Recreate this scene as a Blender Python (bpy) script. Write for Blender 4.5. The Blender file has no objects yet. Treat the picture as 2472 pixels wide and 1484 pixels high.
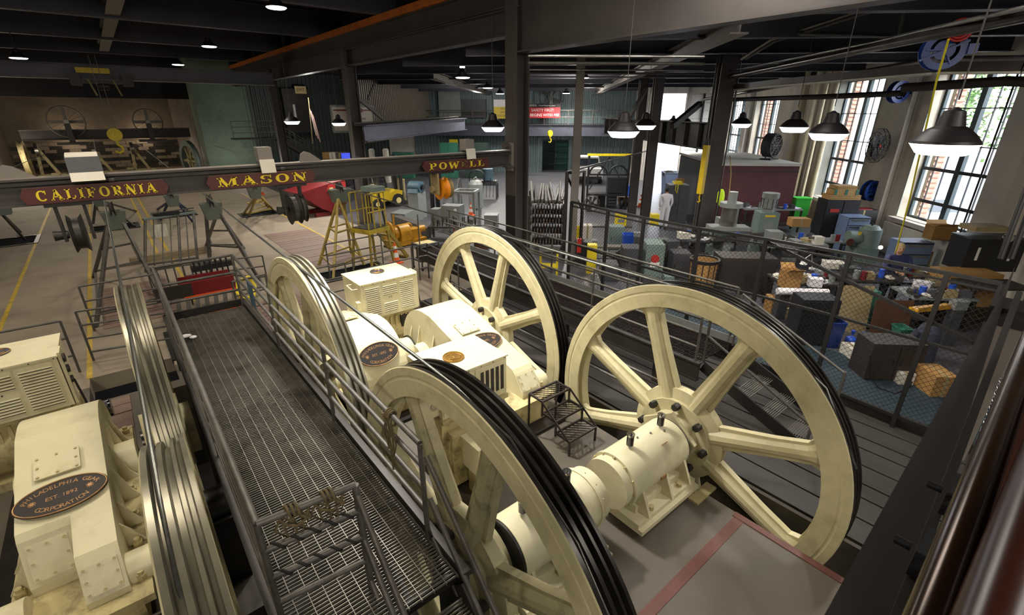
import bpy, math, random
from math import sin, cos, pi, radians, hypot, sqrt, atan2
from mathutils import Vector, Matrix
R = random.Random(7)
S = bpy.context.scene
COL = S.collection
# ---------------------------------------------------------------- camera
F_PX, PITCH, HEAD, H = 1144.0, radians(22.24), radians(39.5), 4.6
cd = bpy.data.cameras.new('camera'); cam = bpy.data.objects.new('camera', cd); COL.objects.link(cam)
cd.sensor_width = 36.0; cd.lens = F_PX / 2472 * 36.0; cd.clip_start = .05; cd.clip_end = 400
cam.location = (0, 0, H); cam.rotation_euler = (pi/2 - PITCH, 0, -HEAD)
S.camera = cam
# ---------------------------------------------------------------- world, lights, exposure
S.view_settings.view_transform = 'Standard'; S.view_settings.look = 'None'
S.view_settings.exposure = 0.25; S.view_settings.gamma = 1.0; S.view_settings.use_curve_mapping = False
S.cycles.use_denoising = True
S.cycles.max_bounces = 6; S.cycles.diffuse_bounces = 4; S.cycles.glossy_bounces = 2; S.cycles.transmission_bounces = 3
S.cycles.sample_clamp_indirect = 4.0
w = bpy.data.worlds.new('sky'); S.world = w; w.use_nodes = True
wn = w.node_tree; wn.nodes.clear()
sky = wn.nodes.new('ShaderNodeTexSky'); sky.sky_type = 'NISHITA'; sky.sun_disc = False
sky.sun_elevation = radians(50); sky.sun_rotation = radians(200); sky.dust_density = 4; sky.air_density = 1.0
mxs = wn.nodes.new('ShaderNodeMix'); mxs.data_type = 'RGBA'; mxs.inputs[0].default_value = .6
mxs.inputs[7].default_value = (7.5, 7.6, 8.2, 1)
bg = wn.nodes.new('ShaderNodeBackground'); bg.inputs[1].default_value = 1.35
wo = wn.nodes.new('ShaderNodeOutputWorld')
wn.links.new(sky.outputs[0], mxs.inputs[6]); wn.links.new(mxs.outputs[2], bg.inputs[0]); wn.links.new(bg.outputs[0], wo.inputs[0])

ORD = ['first', 'second', 'third', 'fourth', 'fifth', 'sixth', 'seventh', 'eighth', 'ninth', 'tenth', 'eleventh', 'twelfth', 'thirteenth', 'fourteenth', 'fifteenth', 'sixteenth', 'seventeenth', 'eighteenth', 'nineteenth', 'twentieth', '21st', '22nd', '23rd', '24th', '25th', '26th']
def light(kind, loc, power, color=(1, 1, 1), size=.3, aim=None, spot=2.2, size_y=None, name='light'):
    d = bpy.data.lights.new(name, kind); d.energy = power; d.color = color
    if kind == 'AREA':
        d.size = size
        if size_y: d.shape = 'RECTANGLE'; d.size_y = size_y
    else: d.shadow_soft_size = size
    if kind == 'SPOT': d.spot_size = spot; d.spot_blend = .6
    o = bpy.data.objects.new(name, d); COL.objects.link(o); o.location = loc
    if aim is not None:
        o.rotation_euler = (Vector(aim) - Vector(loc)).to_track_quat('-Z', 'Y').to_euler()
    return o
WARM = (1.0, .89, .72); NEUT = (1.0, .95, .87); COOL = (.86, .92, 1.0)
# high bay lamps over the machines (above the frame) and over the track hall
light('SPOT', (2.6, 7.6, 7.4), 2700, (1, .97, .92), .2, (3.3, 6.0, .8), 1.15)
light('SPOT', (2.4, 6.0, 7.4), 420, WARM, .22, (3.2, 2.6, 0), 1.9)
light('SPOT', (-.8, 8.0, 7.4), 430, WARM, .25, (-.9, 5.6, 0), 2.2)
light('SPOT', (6.6, 6.4, 7.4), 130, NEUT, .25, (6.2, 4.4, 0), 2.1)
for y, e in ((14.1, 430), (23.4, 430), (32.7, 380)):
    light('SPOT', (4.18, y, 6.75), e, WARM, .25, (4.18, y, 0), 2.5)
light('SPOT', (-1.95, 33.8, 6.75), 450, WARM, .25, (-1.95, 33.8, 0), 2.5)
light('SPOT', (-2.2, 17.0, 7.2), 520, WARM, .25, (-2.2, 17.0, 0), 2.5)
light('AREA', (-1.5, -3.8, 6.8), 300, WARM, 2.2, (1.5, 8, 3.0))       # unseen visitors' gallery lamps behind the camera, added as soft fill
light('AREA', (5.5, -4.2, 6.8), 200, NEUT, 2.2, (7, 8, 3.0))
light('AREA', (2.5, 9.5, 7.5), 200, WARM, 2.0, (2.5, 8.0, 0))  # soft area lights added to lift the shadows, simulating more high bays
light('AREA', (-6, 6, 7.5), 260, WARM, 2.0, (-4, 8.0, 0))
light('AREA', (8.0, 4.0, 7.2), 180, NEUT, 2.0, (8.0, 4.0, 0))
# daylight openings guide the sky light
# ---------------------------------------------------------------- pixel / building helpers
FW = Vector((sin(HEAD)*cos(PITCH), cos(HEAD)*cos(PITCH), -sin(PITCH)))
RT = Vector((cos(HEAD), -sin(HEAD), 0)); DN = FW.cross(RT)
def ray(px, py): return FW + RT*((px-1236)/F_PX) + DN*((py-742)/F_PX)
def G(px, py, z=0.0):                       # measured picture point that lies at height z
    r = ray(px, py); t = (z-H)/r.z; return Vector((r.x*t, r.y*t, z))
def D(px, py, d): return ray(px, py)*d + Vector((0, 0, H))
TH = HEAD + radians(4.3)                    # the shop hall stands at an angle to the machines
BV = Vector((sin(TH), cos(TH), 0)); CV = Vector((cos(TH), -sin(TH), 0))
RB = atan2(BV.y, BV.x)
def B(b, c, z=0.0): return BV*b + CV*c + Vector((0, 0, z))
def toB(p): return p.x*BV.x+p.y*BV.y, p.x*CV.x+p.y*CV.y
def onC(px, py, c):
    r = ray(px, py); t = c/(r.x*CV.x+r.y*CV.y); return r*t + Vector((0, 0, H))
def onB(px, py, b):
    r = ray(px, py); t = b/(r.x*BV.x+r.y*BV.y); return r*t + Vector((0, 0, H))
def onY(px, py, y):
    r = ray(px, py); return r*(y/r.y) + Vector((0, 0, H))
def onX(px, py, x):
    r = ray(px, py); return r*(x/r.x) + Vector((0, 0, H))
# ---------------------------------------------------------------- materials
MATS = {}
def srgb(h):
    h = h.lstrip('#'); v = [int(h[i:i+2], 16)/255 for i in (0, 2, 4)]
    return tuple((c/12.92 if c <= .04045 else ((c+.055)/1.055)**2.4) for c in v) + (1,)
def mat(name, col, rough=.6, metal=0.0, var=.18, scale=3.0, dirt=None, dscale=1.2, damt=.5, bump=.0, bscale=40, emit=None, estr=1.0, spec=None, stretch=None):
    if name in MATS: return MATS[name]
    m = bpy.data.materials.new(name); m.use_nodes = True; n = m.node_tree; N = n.nodes; L = n.links
    b = N['Principled BSDF']; c = srgb(col) if isinstance(col, str) else tuple(col)
    b.inputs['Roughness'].default_value = rough; b.inputs['Metallic'].default_value = metal
    if spec is not None: b.inputs['Specular IOR Level'].default_value = spec
    tc = N.new('ShaderNodeTexCoord'); mp = N.new('ShaderNodeMapping'); L.new(tc.outputs['Object'], mp.inputs[0])
    if stretch: mp.inputs['Scale'].default_value = stretch
    nz = N.new('ShaderNodeTexNoise'); nz.inputs['Scale'].default_value = scale; nz.inputs['Detail'].default_value = 6
    L.new(mp.outputs[0], nz.inputs['Vector'])
    rp = N.new('ShaderNodeValToRGB'); L.new(nz.outputs[0], rp.inputs[0])
    rp.color_ramp.elements[0].position = .3; rp.color_ramp.elements[1].position = .7
    rp.color_ramp.elements[0].color = tuple(x*(1-var) for x in c[:3])+(1,); rp.color_ramp.elements[1].color = tuple(min(1, x*(1+var)) for x in c[:3])+(1,)
    out = rp.outputs[0]
    if dirt:
        n2 = N.new('ShaderNodeTexNoise'); n2.inputs['Scale'].default_value = dscale; n2.inputs['Detail'].default_value = 8; n2.inputs['Roughness'].default_value = .7
        L.new(mp.outputs[0], n2.inputs['Vector'])
        r2 = N.new('ShaderNodeValToRGB'); r2.color_ramp.elements[0].position = .5; r2.color_ramp.elements[1].position = .72
        L.new(n2.outputs[0], r2.inputs[0]); mu = N.new('ShaderNodeMath'); mu.operation = 'MULTIPLY'; mu.inputs[1].default_value = damt
        L.new(r2.outputs[0], mu.inputs[0])
        mx = N.new('ShaderNodeMix'); mx.data_type = 'RGBA'; L.new(mu.outputs[0], mx.inputs[0]); L.new(out, mx.inputs[6]); mx.inputs[7].default_value = srgb(dirt)
        out = mx.outputs[2]
    L.new(out, b.inputs['Base Color'])
    if bump:
        n3 = N.new('ShaderNodeTexNoise'); n3.inputs['Scale'].default_value = bscale; n3.inputs['Detail'].default_value = 4
        L.new(mp.outputs[0], n3.inputs['Vector'])
        bp = N.new('ShaderNodeBump'); bp.inputs['Strength'].default_value = bump; bp.inputs['Distance'].default_value = .02
        L.new(n3.outputs[0], bp.inputs['Height']); L.new(bp.outputs[0], b.inputs['Normal'])
    if emit:
        b.inputs['Emission Color'].default_value = srgb(emit) if isinstance(emit, str) else emit
        b.inputs['Emission Strength'].default_value = estr
    MATS[name] = m; return m
def M_(n): return MATS[n]
mat('cream', '#CDC6A4', .42, var=.05, dirt='#8A7A50', dscale=2.2, damt=.45, spec=.4)
mat('cream_dirty', '#B5A87C', .6, var=.15, dirt='#3A3226', dscale=3.5, damt=.85, spec=.3)
mat('cream_wheel', '#BDB48E', .5, var=.08, scale=8, dirt='#6B5F40', dscale=3, damt=.4)
mat('bare_steel', '#8C8984', .32, .9, var=.2, scale=6)
mat('bright_tread', '#7A7666', .32, .5, var=.2, scale=5)
mat('spoke_grimy', '#9A9270', .6, var=.25, scale=2, dirt='#2C261E', dscale=2.2, damt=.9)
mat('beam_mid', '#3E3A38', .5, .1, var=.12)
mat('fence_black', '#100E0D', .7, .0, var=.15)
mat('lamp_rod', '#3A3838', .6)
mat('worn_steel', '#3E3B37', .3, .7, var=.35, scale=5)
mat('greasy', '#1E1B19', .45, .3, var=.4, scale=6, dirt='#463C30', damt=.5)
mat('rail_paint', '#5A5753', .5, .35, var=.22, scale=9, dirt='#3E3832', dscale=7, damt=.6)
mat('beam_paint', '#474240', .5, .2, var=.14, scale=1.5)
mat('frame_head', '#5B625B', .5, var=.15, dirt='#33362F', dscale=3, damt=.6)
mat('beam_dark', '#4C4A54', .55, .1, var=.15, scale=1.2)
mat('beam_light', '#77706A', .55, .1, var=.12, scale=1.2)
mat('joist', '#3A3943', .55, .1, var=.15, scale=1.2)
mat('joist_light', '#6A665C', .6, .1, var=.12, scale=1.2)
mat('deck', '#15141A', .8, var=.2)
mat('orange_rail', '#B8641E', .6, .1, var=.25, scale=4)
mat('conc_warm', '#8C8070', .75, var=.12, scale=1.3, dirt='#5C5046', dscale=.5, damt=.55, bump=.05)
mat('conc_slab', '#554E44', .55, var=.13, scale=2.2, dirt='#4E463E', dscale=1.1, damt=.6, bump=.04)
mat('conc_shop', '#4E4D52', .42, var=.22, scale=1.2, dirt='#2A282B', dscale=.6, damt=.7)
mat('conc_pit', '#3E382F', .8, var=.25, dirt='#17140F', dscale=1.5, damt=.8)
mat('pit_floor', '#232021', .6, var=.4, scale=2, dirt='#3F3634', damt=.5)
mat('wood_plank', '#7C655A', .65, var=.18, scale=2.2, dirt='#4C3A34', dscale=1.3, damt=.6, stretch=(1, 8, 1))
mat('wood_grey', '#5E574E', .7, var=.22, scale=2, dirt='#38312B', damt=.6, stretch=(8, 1, 1))
mat('wood_dark', '#2B2722', .65, var=.25, scale=2, dirt='#28231F', damt=.7, stretch=(8, 1, 1))
mat('wood_beam', '#7E7258', .7, var=.3, scale=2, stretch=(1, 12, 12))
mat('yellow_line', '#B79A34', .6, var=.25, scale=6, dirt='#80765E', dscale=5, damt=.8)
mat('red_line', '#5A362F', .6, var=.15, scale=6)
mat('black', '#151414', .5, var=.2)
mat('rubber', '#191817', .75, var=.2)
mat('char_metal', '#33302E', .5, .4, var=.2)
mat('grate', '#77736A', .45, .3, var=.25, scale=3, dirt='#221F1C', dscale=2, damt=.7)
mat('grate_dark', '#3A3230', .5, .5, var=.25)
mat('plate_black', '#26211F', .5, .2, var=.15)
mat('brass', '#A07C3E', .35, .8, var=.2, scale=10)
mat('bronze', '#A9825A', .4, .55, var=.2, scale=10)
mat('blue_enamel', '#33405C', .4, var=.2, scale=10)
mat('chrome', '#C9C8CC', .12, 1.0, var=.05)
mat('chrome_dark', '#5A5A60', .15, 1.0, var=.1)
mat('sign_maroon', '#4A201C', .45, var=.1)
mat('sign_yellow', '#D9BF22', .5, var=.06)
mat('sign_faded', '#6E6326', .5, var=.1)
mat('white_paint', '#DEDCD8', .45, var=.04)
mat('off_white', '#C9C4B8', .6, var=.06)
mat('paper', '#D6D2D6', .7, var=.05)
mat('wall_cream', '#D2CAB9', .8, var=.07, scale=1.5, dirt='#8A8274', dscale=.8, damt=.35)
mat('wall_grey', '#C2BCB2', .8, var=.06, scale=1.5, dirt='#827A70', dscale=.8, damt=.35)
mat('wall_reveal', '#B6BDB8', .8, var=.05)
mat('pipe_cream', '#C2B79A', .55, var=.08)
mat('wall_tunnel', '#6A6052', .85, var=.15, scale=1, dirt='#4A4236', dscale=.6, damt=.7)
mat('wall_green', '#6E8070', .8, var=.15, scale=1, dirt='#33382E', dscale=.5, damt=.8)
mat('corr_green', '#67777A', .5, .2, var=.1)
mat('corr_brown', '#544B3F', .55, .2, var=.15)
mat('corr_dark', '#3E4644', .55, .2, var=.12)
mat('win_frame', '#2B3A40', .5, .2, var=.1)
mat('win_dark', '#1B2226', .5, .2, var=.1)
mat('brick', '#B08070', .85, var=.2, scale=6)
mat('mortar', '#B2A898', .9, var=.1)
mat('leaf', '#6E8F58', .8, var=.4, scale=3)
mat('bark', '#7A6E66', .9, var=.2)
mat('asphalt', '#8A8A8E', .8, var=.1)
mat('car_red', '#A03848', .3, var=.05)
mat('car_white', '#D5D8DC', .3, var=.05)
mat('car_glass', '#2C3438', .1, var=.1)
mat('lamp_shade', '#1C1618', .5, .2, var=.1)
mat('lamp_lens', '#FFFFFF', .4, emit=(1, .97, .93, 1), estr=7)
mat('lamp_lens_warm', '#FFFFFF', .4, emit=(1, .96, .86, 1), estr=6)
mat('yellow_old', '#A8922E', .55, var=.25, scale=6, dirt='#5A5236', dscale=4, damt=.6)
mat('stock', '#5F5955', .5, .35, var=.3, scale=4)
mat('parapet', '#2C2725', .5, .2, var=.1)
mat('blue_reel', '#1A3880', .35, var=.15)
mat('red_paint', '#6E181C', .4, var=.12, dirt='#4A1414', dscale=3, damt=.5)
mat('red_bright', '#A82A22', .45, var=.1)
mat('orange', '#E0571E', .5, var=.08)
mat('orange_machine', '#BE8A1E', .45, var=.15, dirt='#5A3A14', dscale=4, damt=.7)
mat('orange_disc', '#E08A10', .4, var=.1)
mat('yellow', '#D6C01E', .45, var=.12)
mat('yellow_lift', '#C9A912', .45, var=.12, dirt='#6A5A20', dscale=3, damt=.4)
mat('yellow_pale', '#D8C68A', .5, var=.08)
mat('yellow_frame', '#8F7B34', .55, var=.25, scale=6, dirt='#5A5236', dscale=4, damt=.6)
mat('green_grey', '#6E7E78', .5, var=.12, dirt='#454E4A', dscale=3, damt=.5)
mat('machine_grey', '#7E8280', .5, .1, var=.12, dirt='#4A4C4C', dscale=3, damt=.5)
mat('machine_dark', '#45464A', .5, .2, var=.2, dirt='#26262A', dscale=3, damt=.6)
mat('machine_blue', '#3E5866', .5, var=.15)
mat('teal', '#2F6B58', .5, var=.15)
mat('teal_dark', '#23342F', .55, var=.2)
mat('blue_drawer', '#6E80A0', .45, var=.08, dirt='#4A566E', dscale=3, damt=.3)
mat('blue_tool', '#2E4650', .45, .1, var=.1)
mat('blue_bright', '#1E50C0', .45, var=.12)
mat('cab_black', '#1B1B1F', .5, .1, var=.15)
mat('cab_brown', '#2E2724', .55, var=.15)
mat('cardboard', '#9A7440', .8, var=.12, scale=5)
mat('wood_box', '#A5814C', .7, var=.15, stretch=(1, 6, 1))
mat('board_tan', '#94835E', .75, var=.1)
mat('rust_plate', '#4A2A14', .7, var=.2)
mat('mat_blue', '#1F2F38', .7, var=.12, scale=20)
mat('green_bin', '#45D24A', .45, var=.06)
mat('maroon_room', '#5A2C30', .6, var=.1)
mat('hivis', '#C8E81E', .6, var=.06, emit='#C8E81E', estr=.08)
mat('skin', '#B08468', .6, var=.05)
mat('hair', '#1A1412', .8, var=.1)
mat('cloth_navy', '#262A52', .85, var=.12)
mat('cloth_white', '#C5C2C8', .85, var=.06)
mat('cloth_dark', '#2C3040', .9, var=.12)
mat('spark', '#FFFFFF', .4, emit=(1, .78, .5, 1), estr=30)
mat('glow_orange', '#FF7A30', .4, emit=(1, .35, .12, 1), estr=2.5)
mat('rope', '#5B4F36', .9, var=.3, scale=30)
mat('yellow_hose', '#E0D21E', .5, var=.05)
mat('mahogany', '#2E140A', .3, var=.25, scale=2, stretch=(1, 10, 10))
mat('rail_brass', '#33200F', .2, .5, var=.2, scale=3)
mat('banner_red', '#9A1A22', .6, var=.06)
mat('banner_black', '#1A181A', .6, var=.06)
mat('banner_yellow', '#CFB43A', .6, var=.06)
mat('screen', '#101018', .3, emit='#3A4AC8', estr=1.2)
mat('cable', '#6D6F6B', .35, .8, var=.2, scale=30)
mat('copper_tip', '#E0B080', .5, var=.2, emit='#FFB070', estr=.6)
# corrugation-like wire mesh stays real geometry
# ---------------------------------------------------------------- mesh builder
class MB:
    def __init__(s): s.v = []; s.f = []; s.s = []
    def poly(s, pts, smooth=False):
        i = len(s.v); s.v += [tuple(p) for p in pts]; s.f.append(tuple(range(i, i+len(pts)))); s.s.append(smooth); return s
    def box(s, c, d, m=None):
        x, y, z = d[0]/2, d[1]/2, d[2]/2; c = Vector(c); i = len(s.v)
        for q in ((-x,-y,-z),(x,-y,-z),(x,y,-z),(-x,y,-z),(-x,-y,z),(x,-y,z),(x,y,z),(-x,y,z)):
            q = Vector(q)
            if m is not None: q = m @ q
            s.v.append(tuple(c+q))
        for f in ((0,3,2,1),(4,5,6,7),(0,1,5,4),(1,2,6,5),(2,3,7,6),(3,0,4,7)): s.f.append(tuple(i+k for k in f)); s.s.append(False)
        return s
    def b2(s, a, b):                      # box between two corners
        a = Vector(a); b = Vector(b); return s.box((a+b)/2, [abs(t) for t in (b-a)])
    def bar(s, a, b, w, h=None, up=(0, 0, 1)):
        a = Vector(a); b = Vector(b); d = b-a; L = d.length
        if L < 1e-6: return s
        x = d/L; u = Vector(up)
        if abs(x.dot(u)) > .99: u = Vector((1, 0, 0))
        y = u.cross(x).normalized(); z = x.cross(y)
        return s.box((a+b)/2, (L, w, h or w), Matrix((x, y, z)).transposed())
    def cyl(s, a, b, r, r2=None, n=12, caps=True, smooth=True):
        a = Vector(a); b = Vector(b); r2 = r if r2 is None else r2; d = (b-a)
        if d.length < 1e-7: return s
        d.normalize(); u = Vector((0, 0, 1)) if abs(d.z) < .9 else Vector((1, 0, 0))
        x = u.cross(d).normalized(); y = d.cross(x); i = len(s.v)
        for p, q in ((a, r), (b, r2)):
            for k in range(n):
                t = 2*pi*k/n; s.v.append(tuple(p + x*(q*cos(t)) + y*(q*sin(t))))
        for k in range(n):
            k2 = (k+1) % n; s.f.append((i+k, i+k2, i+n+k2, i+n+k)); s.s.append(smooth)
        if caps:
            s.poly([s.v[i+k] for k in reversed(range(n))]); s.poly([s.v[i+n+k] for k in range(n)])
        return s
    def tube(s, pts, r, n=8, closed=False):
        P = [Vector(p) for p in pts]; m = len(P)
        if m < 2: return s
        i0 = len(s.v); u = None
        for j in range(m):
            if closed: d = P[(j+1) % m]-P[j-1]
            else: d = P[min(j+1, m-1)]-P[max(j-1, 0)]
            d.normalize()
            if u is None: u = Vector((0, 0, 1)) if abs(d.z) < .9 else Vector((1, 0, 0))
            x = u.cross(d); 
            if x.length < 1e-4: x = Vector((1, 0, 0)).cross(d)
            x.normalize(); y = d.cross(x); u = y
            rr = r[j] if isinstance(r, (list, tuple)) else r
            for k in range(n):
                t = 2*pi*k/n; s.v.append(tuple(P[j] + x*(rr*cos(t)) + y*(rr*sin(t))))
        for j in range(m if closed else m-1):
            a = i0+j*n; b = i0+((j+1) % m)*n
            for k in range(n):
                k2 = (k+1) % n; s.f.append((a+k, a+k2, b+k2, b+k)); s.s.append(True)
        if not closed:
            s.poly([s.v[i0+k] for k in reversed(range(n))]); s.poly([s.v[i0+(m-1)*n+k] for k in range(n)])
        return s
    def lathe(s, prof, n=32, axis='z', c=(0, 0, 0), a0=0, a1=2*pi, smooth=True, flat=()):
        c = Vector(c); full = abs(a1-a0-2*pi) < 1e-6; m = n if full else n+1
        for j in range(len(prof)-1):      # each band owns its vertices so edges stay crisp
            i = len(s.v)
            for (h, r) in (prof[j], prof[j+1]):
                for k in range(m):
                    t = a0+(a1-a0)*k/n; p, q = r*cos(t), r*sin(t)
                    s.v.append(tuple(c+Vector({'z': (p, q, h), 'x': (h, p, q), 'y': (q, h, p)}[axis])))
            for k in range(n):
                k2 = (k+1) % m if full else k+1
                s.f.append((i+k, i+k2, i+m+k2, i+m+k)); s.s.append(smooth)
        return s
    def prism(s, pts, a, b, axis='x'):    # outline in the other two axes, from a to b
        def P(p, t): return {'x': (t, p[0], p[1]), 'y': (p[0], t, p[1]), 'z': (p[0], p[1], t)}[axis]
        n = len(pts); A = [P(p, a) for p in pts]; Bq = [P(p, b) for p in pts]
        s.poly(list(reversed(A))); s.poly(Bq)
        for k in range(n): s.poly([A[k], A[(k+1) % n], Bq[(k+1) % n], Bq[k]])
        return s
    def ball(s, c, r, n=12, m=8, sc=(1, 1, 1)):
        c = Vector(c); i = len(s.v)
        for j in range(m+1):
            a = -pi/2+pi*j/m
            for k in range(n):
                t = 2*pi*k/n; s.v.append(tuple(c+Vector((r*sc[0]*cos(a)*cos(t), r*sc[1]*cos(a)*sin(t), r*sc[2]*sin(a)))))
        for j in range(m):
            for k in range(n):
                k2 = (k+1) % n; s.f.append((i+j*n+k, i+j*n+k2, i+(j+1)*n+k2, i+(j+1)*n+k)); s.s.append(True)
        return s
    def xf(s, m, i0=0):
        for i in range(i0, len(s.v)): s.v[i] = tuple(m @ Vector(s.v[i]))
        return s
    def mesh(s, name, material):
        me = bpy.data.meshes.new(name); me.from_pydata(s.v, [], s.f); me.polygons.foreach_set('use_smooth', s.s)
        if material: me.materials.append(MATS[material] if isinstance(material, str) else material)
        me.update(); return me
    def part(s, name, material, parent=None, loc=None, rz=0, label=None, stuff=False):
        o = bpy.data.objects.new(name, s.mesh(name, material)); COL.objects.link(o)
        if parent is not None: o.parent = parent
        if loc is not None: o.location = loc
        if rz: o.rotation_euler.z = rz
        if label: o['label'] = label
        if stuff: o['kind'] = 'stuff'
        return o
    def solo(s, name, material, label, cat, loc=None, rz=0, group=None, kind=None):
        o = s.part(name, material, None, loc, rz); o['label'] = label; o['category'] = cat
        if group: o['group'] = group
        if kind: o['kind'] = kind
        return o
    def struct(s, name, material, parent=None, label=None):
        o = s.part(name, material, parent)
        if parent is None: o['kind'] = 'structure'
        if label: o['label'] = label
        return o
def thing(name, label, cat, loc=(0, 0, 0), rz=0, group=None):
    o = bpy.data.objects.new(name, None); COL.objects.link(o); o.empty_display_size = .2
    o.location = loc; o.rotation_euler.z = rz; o['label'] = label; o['category'] = cat
    if group: o['group'] = group
    return o
def place(me, name, parent, loc, rot=None, scale=None):      # one more piece with shared mesh data
    o = bpy.data.objects.new(name, me); COL.objects.link(o)
    if parent is not None: o.parent = parent
    o.location = loc
    if rot is not None: o.rotation_euler = rot
    if scale is not None: o.scale = scale
    return o
def kids(o): return [c for c in bpy.data.objects if c.parent == o]
def dup(root, loc, rz=None, label=None, group=None):
    r = root.copy(); COL.objects.link(r); r.location = loc
    if rz is not None: r.rotation_euler.z = rz
    if label: r['label'] = label
    if group: r['group'] = group
    for ch in root.children:
        c = ch.copy(); COL.objects.link(c); c.parent = r
        for g in ch.children:
            d = g.copy(); COL.objects.link(d); d.parent = c
    return r
def text(s, size, name, material, parent, loc, rot, depth=.003, align='CENTER', xs=1.0, label=None):
    cu = bpy.data.curves.new(name, 'FONT'); cu.body = s; cu.size = size; cu.extrude = depth; cu.align_x = align; cu.align_y = 'CENTER'
    cu.resolution_u = 3
    t = bpy.data.objects.new(name, cu); COL.objects.link(t)
    bpy.context.view_layer.update()
    dg = bpy.context.evaluated_depsgraph_get(); me = bpy.data.meshes.new_from_object(t.evaluated_get(dg))
    bpy.data.objects.remove(t); me.materials.clear(); me.materials.append(MATS[material])
    o = bpy.data.objects.new(name, me); COL.objects.link(o)
    if parent is not None: o.parent = parent
    o.location = loc; o.rotation_euler = rot; o.scale = (xs, 1, 1)
    return o
def rails(mb, pts, zs, r, n=8):
    for z in zs:
        for a, b in zip(pts[:-1], pts[1:]): mb.cyl(Vector(a)+Vector((0, 0, z)), Vector(b)+Vector((0, 0, z)), r, n=n)
# ================================================================ SETTING
def sheet(name, material, x0, x1, y0, y1, holes=(), z=0.0, th=.12, parent=None):
    xs = sorted({x0, x1, *[min(max(v, x0), x1) for h in holes for v in h[:2]]}); ys = sorted({y0, y1, *[min(max(v, y0), y1) for h in holes for v in h[2:4]]})
    mb = MB()
    for i in range(len(xs)-1):
        for j in range(len(ys)-1):
            cx, cy = (xs[i]+xs[i+1])/2, (ys[j]+ys[j+1])/2
            if any(h[0] < cx < h[1] and h[2] < cy < h[3] for h in holes): continue
            mb.b2((xs[i], ys[j], z-th), (xs[i+1], ys[j+1], z))
    return mb.struct(name, material, parent)
def pit(pa, pb, h_=.5):
    a, b = G(*pa), G(*pb); return (min(a.x, b.x), max(a.x, b.x), (a.y+b.y)/2-h_, (a.y+b.y)/2+h_)
PITS = [pit((778, 668), (925, 645), .45), pit((585, 520), (665, 512), .5), pit((225, 552), (330, 546), .6), pit((375, 520), (470, 518), .6), pit((-60, 592), (85, 580), .8), (.2, 1.5, 10.9, 12.4), (-1.2, .1, 9.9, 11.0)]
hall = sheet('floor', 'conc_warm', -12, 8.0, 10.6, 60, PITS, th=.3)
for h in PITS[:6]:
    q = MB(); q.b2((h[0], h[3]-.03, -1.2), (h[1], h[3]-.004, -.01)); q.b2((h[0], h[2], -1.2), (h[0]+.03, h[3], -.01)); q.b2((h[1]-.03, h[2], -1.2), (h[1], h[3], -.01)); q.part('pit_shade_panel', 'black', hall)  # black panels inside the openings paint the shade of the pits
    for (x0, y0, x1, y1) in ((h[0]-.12, h[3]-.0, h[1]+.12, h[3]+.1), (h[0]-.12, h[2]-.1, h[1]+.12, h[2]), (h[0]-.12, h[2], h[0], h[3]), (h[1], h[2], h[1]+.12, h[3])): MB().b2((x0, y0, -.05), (x1, y1, .03)).part('pit_edge_timber', 'greasy', hall)
slab = sheet('floor_slab', 'conc_slab', -9, 5.02, -4, 10.6, [(-.45, 2.06, -3.5, 9.6), (-1.2, .1, 9.9, 10.6)], th=.5); slab['label'] = 'worn concrete slab carrying the drive machines'
shopf = MB()
for (x0, x1, y0, y1) in ((8.0, 75, 10.6, 60), (8.9, 75, -30, 10.6)): shopf.b2((x0, y0, -.2), (x1, y1, 0))
shopf.struct('floor_shop', 'conc_shop')
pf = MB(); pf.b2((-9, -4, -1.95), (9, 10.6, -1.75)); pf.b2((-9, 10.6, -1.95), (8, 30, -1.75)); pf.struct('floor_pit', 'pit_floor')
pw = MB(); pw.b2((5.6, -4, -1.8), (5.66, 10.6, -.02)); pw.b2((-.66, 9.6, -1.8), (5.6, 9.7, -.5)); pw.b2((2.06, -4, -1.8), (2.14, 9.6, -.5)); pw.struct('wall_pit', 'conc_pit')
mats_ = MB().b2((8.92, -6, .0), (10.8, 6.2, .015)); mats_.solo('floor_mat', 'mat_blue', 'long blue-grey mat on the shop floor behind the wire fence', 'mat')
# plank decks: every board is a piece of the floor it lies in
def planks(parent, material, x0, x1, y0, y1, wd, along, z=.012, name='plank', th=.05):
    L = (x1-x0) if along == 'x' else (y1-y0); W = (y1-y0) if along == 'x' else (x1-x0); n = max(1, int(round(W/wd))); w_ = W/n
    meshes = [MB().box((0, 0, 0), (L, w_-.018, th) if along == 'x' else (w_-.018, L, th)).mesh(name, material)]
    for k in range(n):
        t = (k+.5)*w_; p = ((x0+x1)/2, y0+t, z-th/2+R.uniform(-.004, .006)) if along == 'x' else (x0+t, (y0+y1)/2, z-th/2+R.uniform(-.006, .008))
        place(meshes[0], name, parent, p)
planks(hall, 'wood_plank', 4.3, 6.02, 15.4, 21.2, .3, 'x')
planks(hall, 'wood_plank', -.95, .55, 13.6, 17.1, .3, 'x')
planks(hall, 'wood_plank', 1.6, 3.2, 10.9, 13.2, .3, 'x', z=.01)
planks(hall, 'wood_plank', -7.5, -3.3, 12.0, 19.0, .35, 'x', z=.01)
planks(slab, 'wood_grey', 2.1, 5.0, 9.0, 10.5, .22, 'x', z=.02)
planks(slab, 'wood_plank', -1.5, -.65, 7.7, 9.8, .3, 'x', z=.02)
under = MB().b2((5.62, -6, -.5), (8.9, 10.6, -.1)); under.struct('floor_deck', 'wood_dark')
uo = bpy.data.objects['floor_deck']
x = 5.68
for i, wd in enumerate((.42, .42, .3, .42, .42, .3, .42, .42)):
    MB().box((x+wd/2, 2.3, -.035), (wd-.03, 16.6, .06)).part('plank', 'wood_dark', uo); x += wd-.0
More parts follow.
